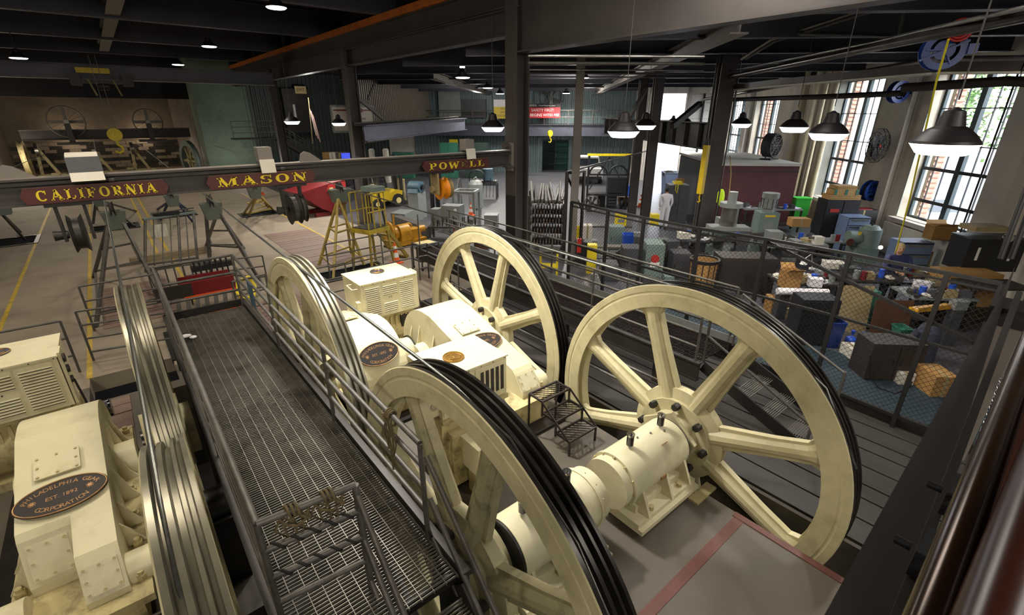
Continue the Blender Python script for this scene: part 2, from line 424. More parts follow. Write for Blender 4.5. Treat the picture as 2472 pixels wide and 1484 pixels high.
curb = MB().b2((8.72, -4, 0), (8.82, 10.4, .16)); curb.struct('trim_1', 'char_metal')
for i, (x, y0, y1) in enumerate(((-2.8, 11, 38), (-1.2, 11, 38), (.66, 20, 38), (.98, 11.6, 38), (6.1, 13.0, 34))):
    MB().b2((x-.045, y0, 0), (x+.045, y1, .006)).struct('trim_%d' % (i+2), 'yellow_line')
MB().b2((2.4, 1.56, 0), (5.0, 1.68, .005)).struct('trim_7', 'red_line')
MB().b2((4.93, -3, 0), (5.02, 1.7, .012)).struct('trim_8', 'red_line')
mat('runway_grey', '#484A56', .45, .3, var=.15)
# walls
WC_ = 12.35
cl = MB(); cl.b2((-12.3, -6.3, -2), (9.1, -6, 8.8)); cl.b2((-12.3, -6, -2), (-12, 36.2, 8.8)); cl.b2((-12, 36, -1), (-5.7, 36.2, 8.8)); cl.b2((9.1, -6.3, -2), (13.9, -6.0, 7.5)); cl.struct('wall_near', 'corr_dark')
def wbox(mb, b0, b1, c0, c1, z0, z1):
    P = [B(b0, c0, z0), B(b1, c0, z0), B(b1, c1, z0), B(b0, c1, z0)]; Q = [p+Vector((0, 0, z1-z0)) for p in P]
    mb.poly(list(reversed(P))); mb.poly(Q)
    for k in range(4): mb.poly([P[k], P[(k+1) % 4], Q[(k+1) % 4], Q[k]])
cl = MB(); wbox(cl, 4.2, 6.2, WC_, WC_+.55, -.2, 7.4); wbox(cl, 37.0, 42.2, 6.8, 6.95, 0, 7.4); wbox(cl, 41.9, 42.2, 6.8, 8.3, 0, 7.4); wbox(cl, 42.1, 42.3, -14, -11, 0, 7.4); cl.struct('wall_near_right', 'wall_grey')
MB().b2((9.05, -8, 7.3), (9.15, 58, 8.85)).struct('wall_clerestory', 'deck')
def corr(name, material, p0, p1, z0, z1, pitch=.2, depth=.05, parent=None):
    p0 = Vector(p0); p1 = Vector(p1); d = p1-p0; L = d.length; d.normalize(); nrm = Vector((d.y, -d.x, 0)); mb = MB(); n = int(L/pitch)
    P = []
    for k in range(n):
        s0 = k*pitch
        for a, e in ((0, 0), (.3, 0), (.42, 1), (.82, 1), (.94, 0)): P.append(p0+d*(s0+a*pitch)+nrm*(depth*e))
    for a, b in zip(P[:-1], P[1:]): mb.poly([(a.x, a.y, z0), (b.x, b.y, z0), (b.x, b.y, z1), (a.x, a.y, z1)])
    q = nrm*-.06
    mb.poly([(p0+q)+Vector((0, 0, z0)), (p1+q)+Vector((0, 0, z0)), (p1+q)+Vector((0, 0, z1)), (p0+q)+Vector((0, 0, z1))])
    return mb.struct(name, material, parent)
# far wall of the shop: one green corrugated sheet wall with a doorway
FB = 42.0
corr('wall_far', 'corr_green', B(FB, -11.5), B(FB, -.6), 0, 7.4, .28, .07)
corr('wall_far_right', 'corr_green', B(FB, 1.6), B(FB, 8.2), 0, 7.4, .28, .07)
corr('wall_far_top', 'corr_green', B(FB, -.6), B(FB, 1.6), 2.6, 7.4, .28, .07)
corr('wall_left', 'corr_brown', B(25, -10.0), B(42, -10.0), 3.1, 6.7, .3, .08)
corr('wall_back', 'corr_dark', (8.6, 41, 0), (24, 39.5, 0), 0, 7.5, .3, .08)
wt = MB()
wt.b2((-6.2, 36, 0), (-5.7, 60, 8.7)); wt.b2((-6.2, 56, 0), (8, 56.4, 8.2)); wt.b2((5.7, 43.5, 0), (6.2, 56, 8.2)); 
ln_ = MB().b2((-6.2, 43.2, 5.55), (6.2, 43.9, 8.7)); ln_.struct('wall_tunnel_lintel', 'deck')
wt.struct('wall_tunnel', 'wall_tunnel')
MB().b2((5.72, 40.9, 0), (9.2, 43.6, 8.7)).struct('wall_green', 'wall_green')
tb = MB()
for k in range(9): tb.b2((-5.6, 55.7, .5+k*.3), (5.7, 55.95, .72+k*.3))
tbo = bpy.data.objects['wall_tunnel']
for k in range(8):
    for j in range(14): MB().box((-5.2+j*.78+(.39 if k % 2 else 0), 55.94, .35+k*.27), (.75, .16+R.uniform(0, .06), .25)).part('stone_block', 'wood_dark' if R.random() < .5 else 'conc_warm', tbo)
# window wall of the shop (c = WC) with tall steel windows
WC = 12.35
WINS = [(14.75, 17.75, 1.25, 5.85), (20.4, 23.4, 1.1, 5.9), (28.9, 32.0, 1.6, 5.5), (33.6, 36.6, 1.6, 5.5)]
ww = MB()
bs = [6.0]+[v for w_ in WINS for v in w_[:2]]+[FB]
def wbox(mb, b0, b1, c0, c1, z0, z1):
    P = [B(b0, c0, z0), B(b1, c0, z0), B(b1, c1, z0), B(b0, c1, z0)]; Q = [p+Vector((0, 0, z1-z0)) for p in P]
    mb.poly(list(reversed(P))); mb.poly(Q)
    for k in range(4): mb.poly([P[k], P[(k+1) % 4], Q[(k+1) % 4], Q[k]])
for k in range(0, len(bs), 2): wbox(ww, bs[k], bs[k+1], WC, WC+.55, 0, 7.2)
for (b0, b1, z0, z1) in WINS: wbox(ww, b0, b1, WC, WC+.55, 0, z0); wbox(ww, b0, b1, WC, WC+.55, z1, 7.2)
ww.struct('wall_right', 'wall_cream')
pil = MB()
for (b0, b1) in ((13.6, 14.4), (18.3, 18.75), (24.2, 24.7), (26.0, 26.7), (32.4, 33.0)): wbox(pil, b0, b1, WC-.3, WC, 0, 7.0)
pil.struct('wall_right_piers', 'wall_grey')
far2 = MB(); wbox(far2, 37.0, 37.3, 6.9, WC, 5.9, 7.2); wbox(far2, 37.0, 37.3, 6.9, 7.3, 0, 7.2); wbox(far2, 37.0, 37.3, 9.5, 9.8, 0, 7.2); wbox(far2, 37.0, 37.3, 7.3, 9.5, 3.5, 4.2)
far2.struct('wall_far_bay', 'wall_grey')
dr = MB(); wbox(dr, 37.1, 37.2, 9.8, WC, 0, 5.9); dd = dr.struct('door_1', 'off_white')
for k in range(11):
    q = MB(); wbox(q, 37.05, 37.1, 9.82, WC-.02, .04+k*.53, .53+k*.53); q.part('door_panel', 'white_paint', dd)
for c_ in (10.6, 11.6): q = MB(); wbox(q, 36.95, 37.05, c_, c_+.12, 0, 5.9); q.part('mullion', 'win_dark', dd)
q = MB(); wbox(q, 36.95, 37.05, 9.8, WC, 2.9, 3.0); q.part('crossbar', 'win_dark', dd)
sill = MB()
for (b0, b1, z0, z1) in WINS[:2]: wbox(sill, b0-.1, b1+.1, WC-.25, WC, z0-.16, z0-.02)
sill.struct('trim_9', 'wall_grey')
low = MB(); wbox(low, 12.0, 17.8, WC-.34, WC-.3, 0, 1.05); low.struct('trim_10', 'wall_cream')
wi = 0
for (b0, b1, z0, z1) in WINS:
    wi += 1; W_ = b1-b0
    fr = MB(); cc = WC+.32
    def mun(mb, ba, bb, za, zb, t=.05): wbox(mb, ba, bb, cc, cc+t, za, zb)
    mun(fr, b0, b0+.09, z0, z1, .09); mun(fr, b1-.09, b1, z0, z1, .09); mun(fr, b0, b1, z0, z0+.07, .09); mun(fr, b0, b1, z1-.07, z1, .09)
    mun(fr, (b0+b1)/2-.1, (b0+b1)/2+.1, z0, z1, .12)
    win = fr.struct('window_%d' % wi, 'win_frame')
    rows = [z0+.07, z0+.62, z0+1.65, z0+2.43, z0+3.5, z1-.07]
    for half in (0, 1):
        h0 = b0+.09 if half == 0 else (b0+b1)/2+.1; h1 = (b0+b1)/2-.1 if half == 0 else b1-.09
        for k in range(1, 3):
            t = h0+(h1-h0)*k/3; m_ = MB(); mun(m_, t-.012, t+.012, z0, z1, .04); m_.part('glazing_bar', 'win_dark', win)
        for i, z in enumerate(rows[1:-1]):
            m_ = MB(); th_ = .05 if i in (0, 1) else .016; mun(m_, h0, h1, z-th_, z+th_, .05); m_.part('crossbar' if i < 2 else 'glazing_bar', 'win_dark', win)
    rv = MB(); wbox(rv, b0-.001, b0+.0, WC, cc, z0, z1); wbox(rv, b1-.0, b1+.06, WC-.02, cc, z0, z1); wbox(rv, b0-.06, b0, WC-.02, cc, z0, z1); rv.part('reveal', 'wall_reveal', win)
    g_ = MB(); g_.poly([B(b0+.05, cc+.02, z0+.05), B(b1-.05, cc+.02, z0+.05), B(b1-.05, cc+.02, z1-.05), B(b0+.05, cc+.02, z1-.05)])
    if 'glass' not in MATS:
        m = bpy.data.materials.new('glass'); m.use_nodes = True; n_ = m.node_tree; n_.nodes.clear()
        o_ = n_.nodes.new('ShaderNodeOutputMaterial'); tr = n_.nodes.new('ShaderNodeBsdfTransparent'); gl = n_.nodes.new('ShaderNodeBsdfGlossy'); gl.inputs[1].default_value = .05
        mi = n_.nodes.new('ShaderNodeMixShader'); mi.inputs[0].default_value = .05
        tr.inputs[0].default_value = (.93, .97, .97, 1)
        n_.links.new(tr.outputs[0], mi.inputs[1]); n_.links.new(gl.outputs[0], mi.inputs[2]); n_.links.new(mi.outputs[0], o_.inputs[0]); MATS['glass'] = m
    g_.part('glass_pane', 'glass', win)
    p = light('AREA', B((b0+b1)/2, WC+.6, (z0+z1)/2), 1, size=W_, size_y=z1-z0, aim=B((b0+b1)/2, 0, (z0+z1)/2), name='daylight_portal'); p.data.cycles.is_portal = True
# yard outside the windows: street, brick piers in the window reveals, trees, parked cars
st = MB(); wbox(st, -5, 60, WC+.56, WC+40, -.3, -.2); wbox(st, 37.3, 60, -5, WC+1, -.3, -.22); st.struct('ground', 'asphalt')
for (b0, b1, z0, z1) in WINS[:3]:
    pr = thing('brick_pier', 'red brick pier outside the %s' % {0: 'right-hand tall window with the tree behind', 1: 'tall window behind the wall fan', 2: 'far window behind the dark red room'}[WINS.index((b0, b1, z0, z1))], 'brick pier', B(b1+.2, WC+.78, 0), RB)
    MB().box((0, 0, (z0+z1)/2), (.46, .3, z1-z0+1.6)).part('mortar', 'mortar', pr)
    n = int((z1-z0+1.2)/.085); bm_ = MB().box((0, 0, 0), (.225, .31, .068)).mesh('brick', 'brick')
    for k in range(n):
        for s_ in ((-.12, .12) if k % 2 else (-.2, .0, .2)):
            place(bm_, 'brick', pr, (s_*(1 if k % 2 else .95), R.uniform(-.006, .004)-.008, z0-.5+k*.085), scale=(1 if k % 2 else .78, 1, 1))
def tree(px, dist, h, label):
    base = B(dist[0], dist[1], -.2); t = thing('street_tree', label, 'tree', base)
    tr = MB(); tr.tube([(0, 0, 0), (.15, .1, h*.35), (.1, .3, h*.6), (.4, .2, h*.85)], [.2, .16, .11, .05], 8)
    for k in range(9):
        a = k*2.4; z = h*(.35+.06*k); tr.tube([(.12, .15, z), (cos(a)*.9, sin(a)*.9, z+.6), (cos(a)*1.9, sin(a)*1.9, z+.8+R.random())], [.07, .05, .02], 6)
    tr.part('trunk', 'bark', t)
    lf = MB()
    for k in range(3800):
        a = R.uniform(0, 2*pi); r_ = R.uniform(.3, 2.6)*R.random()**.3; z = h*.45+R.uniform(0, h*.62); c = Vector((cos(a)*r_, sin(a)*r_, z)); u = Vector((R.uniform(-1, 1), R.uniform(-1, 1), R.uniform(-.6, .6)))*.15; v = Vector((R.uniform(-1, 1), R.uniform(-1, 1), R.uniform(-1, 1)))*.07
        lf.poly([c-u, c+v, c+u, c-v])
    lf.part('foliage', 'leaf', t, stuff=True)
tree(0, (17.6, WC+5.2), 7.0, 'leafy street tree outside the right-hand tall window')
tree(0, (25.5, WC+6.2), 7.5, 'leafy street tree seen through the window behind the wall fan')
def car(loc, rz, m, label):
    t = thing('car', label, 'car', loc, rz)
    MB().prism([(-2.1, .3), (2.1, .3), (2.15, .75), (1.2, .95), (-1.6, 1.0), (-2.1, .85)], -.85, .85, 'y').part('body', m, t)
    MB().prism([(-1.5, .98), (1.1, .95), (.5, 1.42), (-1.0, 1.45)], -.72, .72, 'y').part('cabin', 'car_glass', t)
    for x in (-1.3, 1.35):
        for y in (-.8, .8): MB().cyl((x, y-.1, .32), (x, y+.1, .32), .33, n=14).part('wheel', 'rubber', t)
car(B(16.6, WC+3.6, -.2), RB, 'car_red', 'dark red car parked outside the right-hand tall window')
car(B(22.5, WC+3.9, -.2), RB, 'car_white', 'pale car parked outside the window behind the wall fan')
# ceilings and steel
MB().b2((-12, -6, 8.7), (9.1, 60, 8.85)).struct('ceiling', 'deck')
c2 = MB(); P = [(8.5, -8), (8.5, 55)]+[(v.x, v.y) for v in (B(58, -12), B(58, WC+.5), B(3.8, WC+.5))]
c2.poly([(x, y, 7.35) for x, y in P]); c2.poly([(x, y, 7.45) for x, y in reversed(P)]); c2.struct('ceiling_shop', 'deck')
def ibeam(mb, a, b, hgt, wd, t=.03):
    a = Vector(a); b = Vector(b); z = Vector((0, 0, 1))
    mb.bar(a+z*(t/2), b+z*(t/2), wd, t); mb.bar(a+z*(hgt-t/2), b+z*(hgt-t/2), wd, t); mb.bar(a+z*(hgt/2), b+z*(hgt/2), t, hgt-2*t)
    return mb
for k, y in enumerate((10.3, 17.0, 23.6, 30.3, 37)):
    ibeam(MB(), (-9, y, 7.66), (8.9, y, 7.66), 1.0, .3).struct('ceiling_joist' if k == 0 else 'ceiling_joist', 'joist')
    if k: ibeam(MB(), (1.42, y-6.5, 7.75), (1.42, y-.15, 7.75), .35, .42).struct('ceiling_tie', 'joist_light')
up = ibeam(MB(), (8.42, 10.0, 6.95), (8.42, 43, 6.95), .5, .3); up.solo('runway_girder', 'beam_paint', 'brown-black crane runway girder with the orange conductor strip on top', 'girder')
MB().b2((8.2, 10, 7.46), (8.36, 43, 7.66)).solo('conductor_strip', 'orange_rail', 'rusty orange strip running along the top of the crane runway girder', 'strip')
ibeam(MB(), (8.5, 10.1, 6.36), (8.5, 43, 6.36), .58, .34).solo('roof_beam', 'beam_paint', 'deep dark steel beam left of the central column, under the runway girder', 'beam')
ibeam(MB(), (8.5, 10.1, 5.97), (8.5, -3, 5.97), 1.3, .38).solo('roof_beam', 'beam_paint', 'deep dark steel beam running right from the central column across the top', 'beam')
def hcol(x, y, top, label, w_=.42, rz=0, m='beam_paint', z0=0.0):
    t = thing('steel_column', label, 'column', (x, y, 0), rz)
    c = MB()
    for s_ in (-1, 1): c.box((s_*w_/2, 0, (top+z0)/2), (.035, w_, top-z0))
    c.box((0, 0, (top+z0)/2), (w_, .03, top-z0)); c.part('shaft', m, t)
    MB().box((0, 0, .02), (w_*1.4, w_*1.4, .04)).part('base_plate', 'char_metal', t)
    return t
c1 = hcol(8.5, 10.1, 7.4, 'central dark steel column with chalked numbers, carrying the signed beam')
for i, s_ in enumerate(('162', '203')): text(s_, .16, 'chalk_writing', 'paper', c1, (-.232, .0, 2.35-i*.2), (pi/2, 0, -pi/2), .002)
text('5164', .15, 'chalk_writing', 'paper', c1, (-.232, 0, 1.5), (pi/2, 0, -pi/2), .002)
MB().b2((-.236, -.2, 1.35), (-.226, .2, 2.55)).part('number_board', 'cab_black', c1)
hcol(8.5, 20.7, 7.0, 'dark steel column behind the signed beam, under the white lamp on the left')
hcol(8.5, 32.0, 7.0, 'dark steel column left of the hanging white lamps, by the far stairs')
g = G(1688, 600); hcol(g.x, g.y, 7.3, 'dark steel column with grey conduits beside the yellow hoist post', .5, RB)
t_ = bpy.data.objects['steel_column.003'] if 'steel_column.003' in bpy.data.objects else None
cn = MB()
for dy, r_ in ((-.33, .03), (.33, .025), (.4, .02)): cn.cyl((-.2, dy, .3), (-.2, dy, 6.8), r_, n=8)
cn.part('conduit', 'rail_paint', t_)
g = G(1379, 628); hcol(g.x, g.y, 7.2, 'slim grey steel column where the wire fence begins', .24, RB, 'beam_light')
g = G(1524, 520); hcol(g.x, g.y, 7.2, 'dark steel column behind the wheeled frame, left of a pair', .36, RB)
g = G(1556, 525); hcol(g.x, g.y, 7.2, 'dark steel column behind the wheeled frame, right of a pair', .4, RB)
for k, b in enumerate((9.5, 12.4, 15.4, 18.4, 21.8, 25.4, 29.5, 34, 38.5)):
    cl = max(-9.5, -.62*b+4.2) if k < 3 else -10
    q0 = B(b, -10.5); 
    c0 = -10.5
    while (B(b, c0).x < 8.8 and c0 < 8): c0 += .25
    ibeam(MB(), B(b, c0, 6.15), B(b, WC-.05, 6.15), .6, .24).struct('ceiling_beam', 'joist')
for c0, b0, b1, z in ((3.4, 10.2, 41, 5.95), (-5, 22, 41, 5.95)):
    ibeam(MB(), B(b0, c0, z), B(b1, c0, z), .3, .34).struct('ceiling_tie', 'beam_light' if c0 > 0 else 'joist_light')
# purlins across the shop ceiling
for k in range(9):
    c0 = -8+k*2.4; b0 = 10
    while B(b0, c0).x < 8.8: b0 += .5
    ibeam(MB(), B(b0, c0, 6.8), B(41.5, c0, 6.8), .3, .12).struct('ceiling_purlin', 'joist')
# far gallery in front of the corrugated wall: deep beam and handrails
gal = thing('gallery_walkway', 'grey steel gallery with handrail across the far corrugated wall', 'walkway', (0, 0, 0))
ibeam(MB(), B(FB-1.6, -10, 2.95), B(FB-1.6, 5.5, 2.95), .85, .3).part('edge_beam', 'runway_grey', gal)
dk = MB(); wbox(dk, FB-1.7, FB-.1, -10, 5.5, 3.78, 3.84); dk.part('deck', 'char_metal', gal)
gr = MB()
for z in (4.35, 4.85): gr.cyl(B(FB-1.65, -10, z), B(FB-1.65, 5.5, z), .03, n=8)
gr.part('handrail', 'rail_paint', gal)
for k in range(9): MB().cyl(B(FB-1.65, -10+k*1.9, 3.8), B(FB-1.65, -10+k*1.9, 4.85), .03, n=8).part('post', 'rail_paint', gal)
# horizontal girder with catwalk brackets, below the shop lamps (right of centre)
hg = thing('crane_girder', 'dark plate girder sloping behind the pendant lamps, right of centre', 'girder', (0, 0, 0))
a, b_ = G(1490, 322, 4.25), None
p0 = B(19.2, 5.9, 3.35); p1 = B(34, 3.6, 3.35)
ibeam(MB(), p0, p1, .95, .35).part('girder_web', 'char_metal', hg)
for k in range(12):
    q = p0+(p1-p0)*((k+.5)/12); MB().box(q+Vector((0, 0, .48)), (.05, .3, .85), Matrix.Rotation(RB, 3, 'Z')).part('stiffener', 'char_metal', hg)
# short runway beam on the left of centre (lit blue grey face)
sg = thing('runway_beam', 'grey crane runway beam with ladder-like catwalk left of the central column', 'girder', (0, 0, 0))
a = onY(882, 352, 19.5); b_ = D(1122, 305, 27); a.z -= 0; 
ibeam(MB(), (a.x, a.y, 3.55), (b_.x, b_.y, 3.75), .62, .3).part('beam', 'runway_grey', sg)
n = 22
for k in range(n+1):
    q = Vector((a.x, a.y, 4.2)).lerp(Vector((b_.x, b_.y, 4.4)), k/n); MB().bar(q+Vector((-.3, .25, 0)), q, .05, .05).part('rung', 'char_metal', sg)
MB().bar(Vector((a.x-.3, a.y+.25, 4.2)), Vector((b_.x-.3, b_.y+.25, 4.4)), .12, .12).part('side_rail', 'char_metal', sg)
# ================================================================ DRIVE SHEAVES
RW = 2.1
def spoke_mesh(side):
    mb = MB()          # along +y, from hub to rim; ribbed, flared at both ends
    def blade(w, x0, x1):
        secs = [(.36, w[0]), (.55, w[1]), (1.3, w[2]), (1.68, w[3]), (1.86, w[4])]
        for (r0, w0), (r1, w1) in zip(secs[:-1], secs[1:]):
            A = [(x0, r0, -w0), (x1, r0, -w0), (x1, r0, w0), (x0, r0, w0)]; Bq = [(x0, r1, -w1), (x1, r1, -w1), (x1, r1, w1), (x0, r1, w1)]
            for k in range(4): mb.poly([A[k], A[(k+1) % 4], Bq[(k+1) % 4], Bq[k]])
    blade((.26, .16, .125, .13, .26), -.04, .04)
    n = 12; secs = [(.34, .14, .15), (.6, .12, .115), (1.3, .105, .1), (1.68, .1, .11), (1.86, .1, .19)]
    for (r0, a0, b0), (r1, a1, b1) in zip(secs[:-1], secs[1:]):
        for k in range(n):
            t0, t1 = 2*pi*k/n, 2*pi*(k+1)/n
            i = len(mb.v); mb.v += [(a0*cos(t0), r0, b0*sin(t0)), (a0*cos(t1), r0, b0*sin(t1)), (a1*cos(t1), r1, b1*sin(t1)), (a1*cos(t0), r1, b1*sin(t0))]; mb.f.append((i, i+1, i+2, i+3)); mb.s.append(True)
    return mb
def make_sheave(label, loc, phase, grp=None):
    t = thing('winding_sheave', label, 'wheel', loc, 0, grp)
    rim = MB()
    rim.lathe([(-.21, 1.80), (-.21, 1.97), (-.20, 1.985), (-.20, 2.0), (-.21, 2.012), (-.21, 2.09), (-.195, 2.1)], 96, 'x')
    rim.lathe([(-.21, 1.80), (-.07, 1.84), (-.06, 1.78), (.06, 1.78), (.07, 1.84), (.21, 1.80)], 96, 'x'); rim.lathe([(.21, 1.8), (.21, 2.1)], 96, 'x')
    rim.xf(Matrix.Diagonal((.62, 1, 1, 1))); rim.part('rim', 'cream_wheel', t)
    tr = MB(); tr.lathe([(-.195, 2.1), (-.14, 2.1), (-.125, 2.03), (-.075, 2.03), (-.06, 2.09), (-.01, 2.09), (.005, 2.03), (.055, 2.03), (.07, 2.09), (.105, 2.09), (.115, 2.05), (.15, 2.05), (.165, 2.1), (.21, 2.1)], 96, 'x')
    tr.xf(Matrix.Diagonal((.62, 1, 1, 1))); tr.part('groove_tread', 'worn_steel', t)
    hub = MB(); hub.cyl((-.26, 0, 0), (.26, 0, 0), .36, n=28); hub.cyl((-.15, 0, 0), (.15, 0, 0), .52, n=28); hub.lathe([(-.1, .5), (-.06, .66), (.06, .66), (.1, .5)], 48, 'x'); hub.part('hub', 'cream_wheel', t)
    MB().cyl((-.34, 0, 0), (-.26, 0, 0), .17, n=20).part('shaft_end', 'worn_steel', t)
    hp = MB(); hp.prism([(.42*cos(radians(a)), .42*sin(radians(a))) for a in (20, 92, 164, 236, 308)], -.3, -.24, 'x'); hp.part('hub_plate', 'cream_wheel', t)
    sm = spoke_mesh(0).mesh('spoke', 'cream_wheel'); bm_ = MB().cyl((-.24, 0, 0), (-.14, 0, 0), .05, n=6, smooth=False).mesh('hub_bolt', 'char_metal')
    for k in range(8):
        a = radians(phase+45*k); place(sm, 'spoke', t, (0, 0, 0), (a, 0, 0)); a2 = a+radians(22.5)
        place(bm_, 'hub_bolt', t, (-.0, .47*cos(a2), .47*sin(a2)), (a2, 0, 0))
    return t
wA = make_sheave('big cream spoked sheave, fully seen at right beside the cylindrical bearing', (5.27, 2.74, .52), 24)
def sheave(label, loc, phase):
    t = dup(wA, loc, 0, label)
    for c in t.children:
        n = c.name.split('.')[0]
        if n in ('spoke', 'hub_bolt'): c.rotation_euler.x += radians(phase-24)
        if n == 'hub_bolt':
            a = c.rotation_euler.x; c.location = (0, .47*cos(a), .47*sin(a))
    return t
sheave('big cream spoked sheave behind the right gear housing, left of the fully seen one', (5.25, 7.05, .53), 16)
sheave('cream sheave seen narrow beyond the middle walkway rail, left of the round gear housing', (1.86, 7.37, .48), 11)
sheave('nearest cream sheave crossing the lower middle of the picture, with dark spokes', (1.84, 2.88, .45), 15)
sheave('far sheave of the left-hand line, with steel grooves in edge view', (-.17, 7.2, .5), 10)
sheave('near sheave of the left-hand line, at the bottom left beside the walkway', (-.17, 2.9, .5), 20)
for w_ in [o for o in bpy.data.objects if o.name.startswith('winding_sheave')]:
    if w_.location.x < 3:
        cache = {}
        for q in w_.children:
            nm = q.name.split('.')[0]; mm = {'groove_tread': 'bright_tread' if not (w_.location.x > 1 and w_.location.y < 4) else None, 'spoke': 'spoke_grimy', 'hub': 'spoke_grimy'}.get(nm)
            if mm:
                if nm not in cache: cache[nm] = q.data.copy(); cache[nm].materials.clear(); cache[nm].materials.append(MATS[mm])
                q.data = cache[nm]
# haulage cables
def cab(label, pts, r=.017):
    m = MB(); m.tube(pts, r, 8); return m.solo('haulage_cable', 'cable', label, 'cable')
cab('steel haulage cable crossing in front of the right machines to the nearest sheave', [(1.8, 46, 3.0), (1.8, 24, 2.75), (1.8, 7.0, 2.54), (1.8, 2.9, 2.5), (1.8, 2.2, 2.4), (1.8, 1.5, 1.98), (1.8, .95, 1.3)])
cab('steel haulage cable running to the top of the fully seen right sheave', [(5.23, 34, 2.85), (5.23, 14, 2.6), (5.23, 7.0, 2.56), (5.23, 2.74, 2.56), (5.23, 2.0, 2.42), (5.23, 1.2, 1.95), (5.23, .75, 1.2)])
cab('steel haulage cable lying on the near left sheave', [(-.22, 50, 3.2), (-.22, 12, 2.75), (-.22, 7.1, 2.56), (-.22, 2.9, 2.56), (-.22, 2.3, 2.45), (-.22, 1.75, 1.95), (-.22, 1.25, 1.2)])
cab('steel haulage cable at the left edge, rising to the tunnel', [(-2.5, 38, 2.5), (-5.0, 12, 2.2)], .015)
# ================================================================ BEARINGS
def bearing(label, loc, flip=1):
    t = thing('bearing_housing', label, 'bearing', loc); f = flip     # +x of the thing points to the sheave
    b = MB(); b.cyl((-.55*f, 0, 0), (.52*f, 0, 0), .33, n=40)
    b.part('housing', 'cream', t, (0, 0, .56))
    MB().cyl((-.6*f, 0, 0), (-.55*f, 0, 0), .345, n=40).part('flange_ring', 'cream', t, (0, 0, .56))
    MB().cyl((-.72*f, 0, 0), (-.6*f, 0, 0), .31, n=40).part('end_cover', 'cream', t, (0, 0, .56))
    MB().cyl((.52*f, 0, 0), (.545*f, 0, 0), .32, n=40).part('seal_ring', 'black', t, (0, 0, .56))
    bo = MB().cyl((0, 0, 0), (-.02*f, 0, 0), .012, n=6, smooth=False).mesh('bolt', 'cream_dirty')
    for k in range(12): a = 2*pi*k/12; place(bo, 'bolt', t, (-.6*f, .328*cos(a), .56+.328*sin(a)))
    pd = MB()
    for x in (-.42, .05, .44): pd.prism([(-.46, .2), (.46, .2), (.3, .56), (-.3, .56)], x*f-.02, x*f+.02, 'x')
    pd.b2((-.5, -.3, .2), (.5, .3, .3)); pd.part('pedestal', 'cream', t)
    MB().b2((-.62, -.5, .08), (.58, .5, .14)).part('base_plate', 'cream', t); MB().b2((-.62, -.44, .14), (.58, .44, .2)).part('base_plate', 'cream', t)
    ft = MB().b2((-.03, -.03, 0), (.03, .03, .08)).mesh('foot', 'cream_dirty')
    for x in (-.52, .48):
        for y in (-.42, .42): place(ft, 'foot', t, (x, y, 0))
    nut = MB().cyl((0, 0, 0), (0, 0, .05), .035, n=6, smooth=False).mesh('anchor_nut', 'cream_dirty')
    for x in (-.3, .3):
        for y in (-.38, .38): place(nut, 'anchor_nut', t, (x, y, .2))
    MB().b2((-.08, -.345, .48), (.02, -.325, .53)).part('data_tag', 'bronze', t)
    MB().box((.12, -.2, .845), (.1, .01, .03), Matrix.Rotation(.7, 3, 'X')).part('data_tag', 'bronze', t)
    pl = MB()
    for x, y in ((-.1, .05), (.1, .0), (.28, -.08)): pl.cyl((x, y, .86), (x, y, .905), .014, n=6)
    pl.part('filler_plug', 'bare_steel', t, stuff=False)
    for x in (-.32*f, .3*f):
        o = MB(); o.cyl((x, .0, .93), (x, .0, 1.06), .044, n=18); ob = o.part('oiler_bowl', 'chrome_dark', t)
        o = MB(); o.cyl((x, .0, 1.06), (x, .0, 1.085), .05, n=18); o.cyl((x, 0, 1.085), (x, 0, 1.11), .022, .015, n=10); o.cyl((x, 0, .875), (x, 0, .93), .016, n=8); o.part('oiler_cap', 'chrome', t)
    return t
bearing('cream cylindrical bearing housing with two oilers, beside the fully seen right sheave', (4.36, 2.68, 0), 1)
bearing('cream cylindrical bearing housing partly behind the nearest sheave', (2.68, 2.72, 0), -1)
bearing('cream bearing housing of the left-hand line, hidden by its near sheave', (-1.25, 3.1, 0), 1)
pl_ = MB().b2((4.75, 2.06, .0), (5.2, 2.2, .03)); pl_.solo('steel_shim', 'cream_dirty', 'cream steel shim plate on the slab edge beside the right bearing', 'plate')
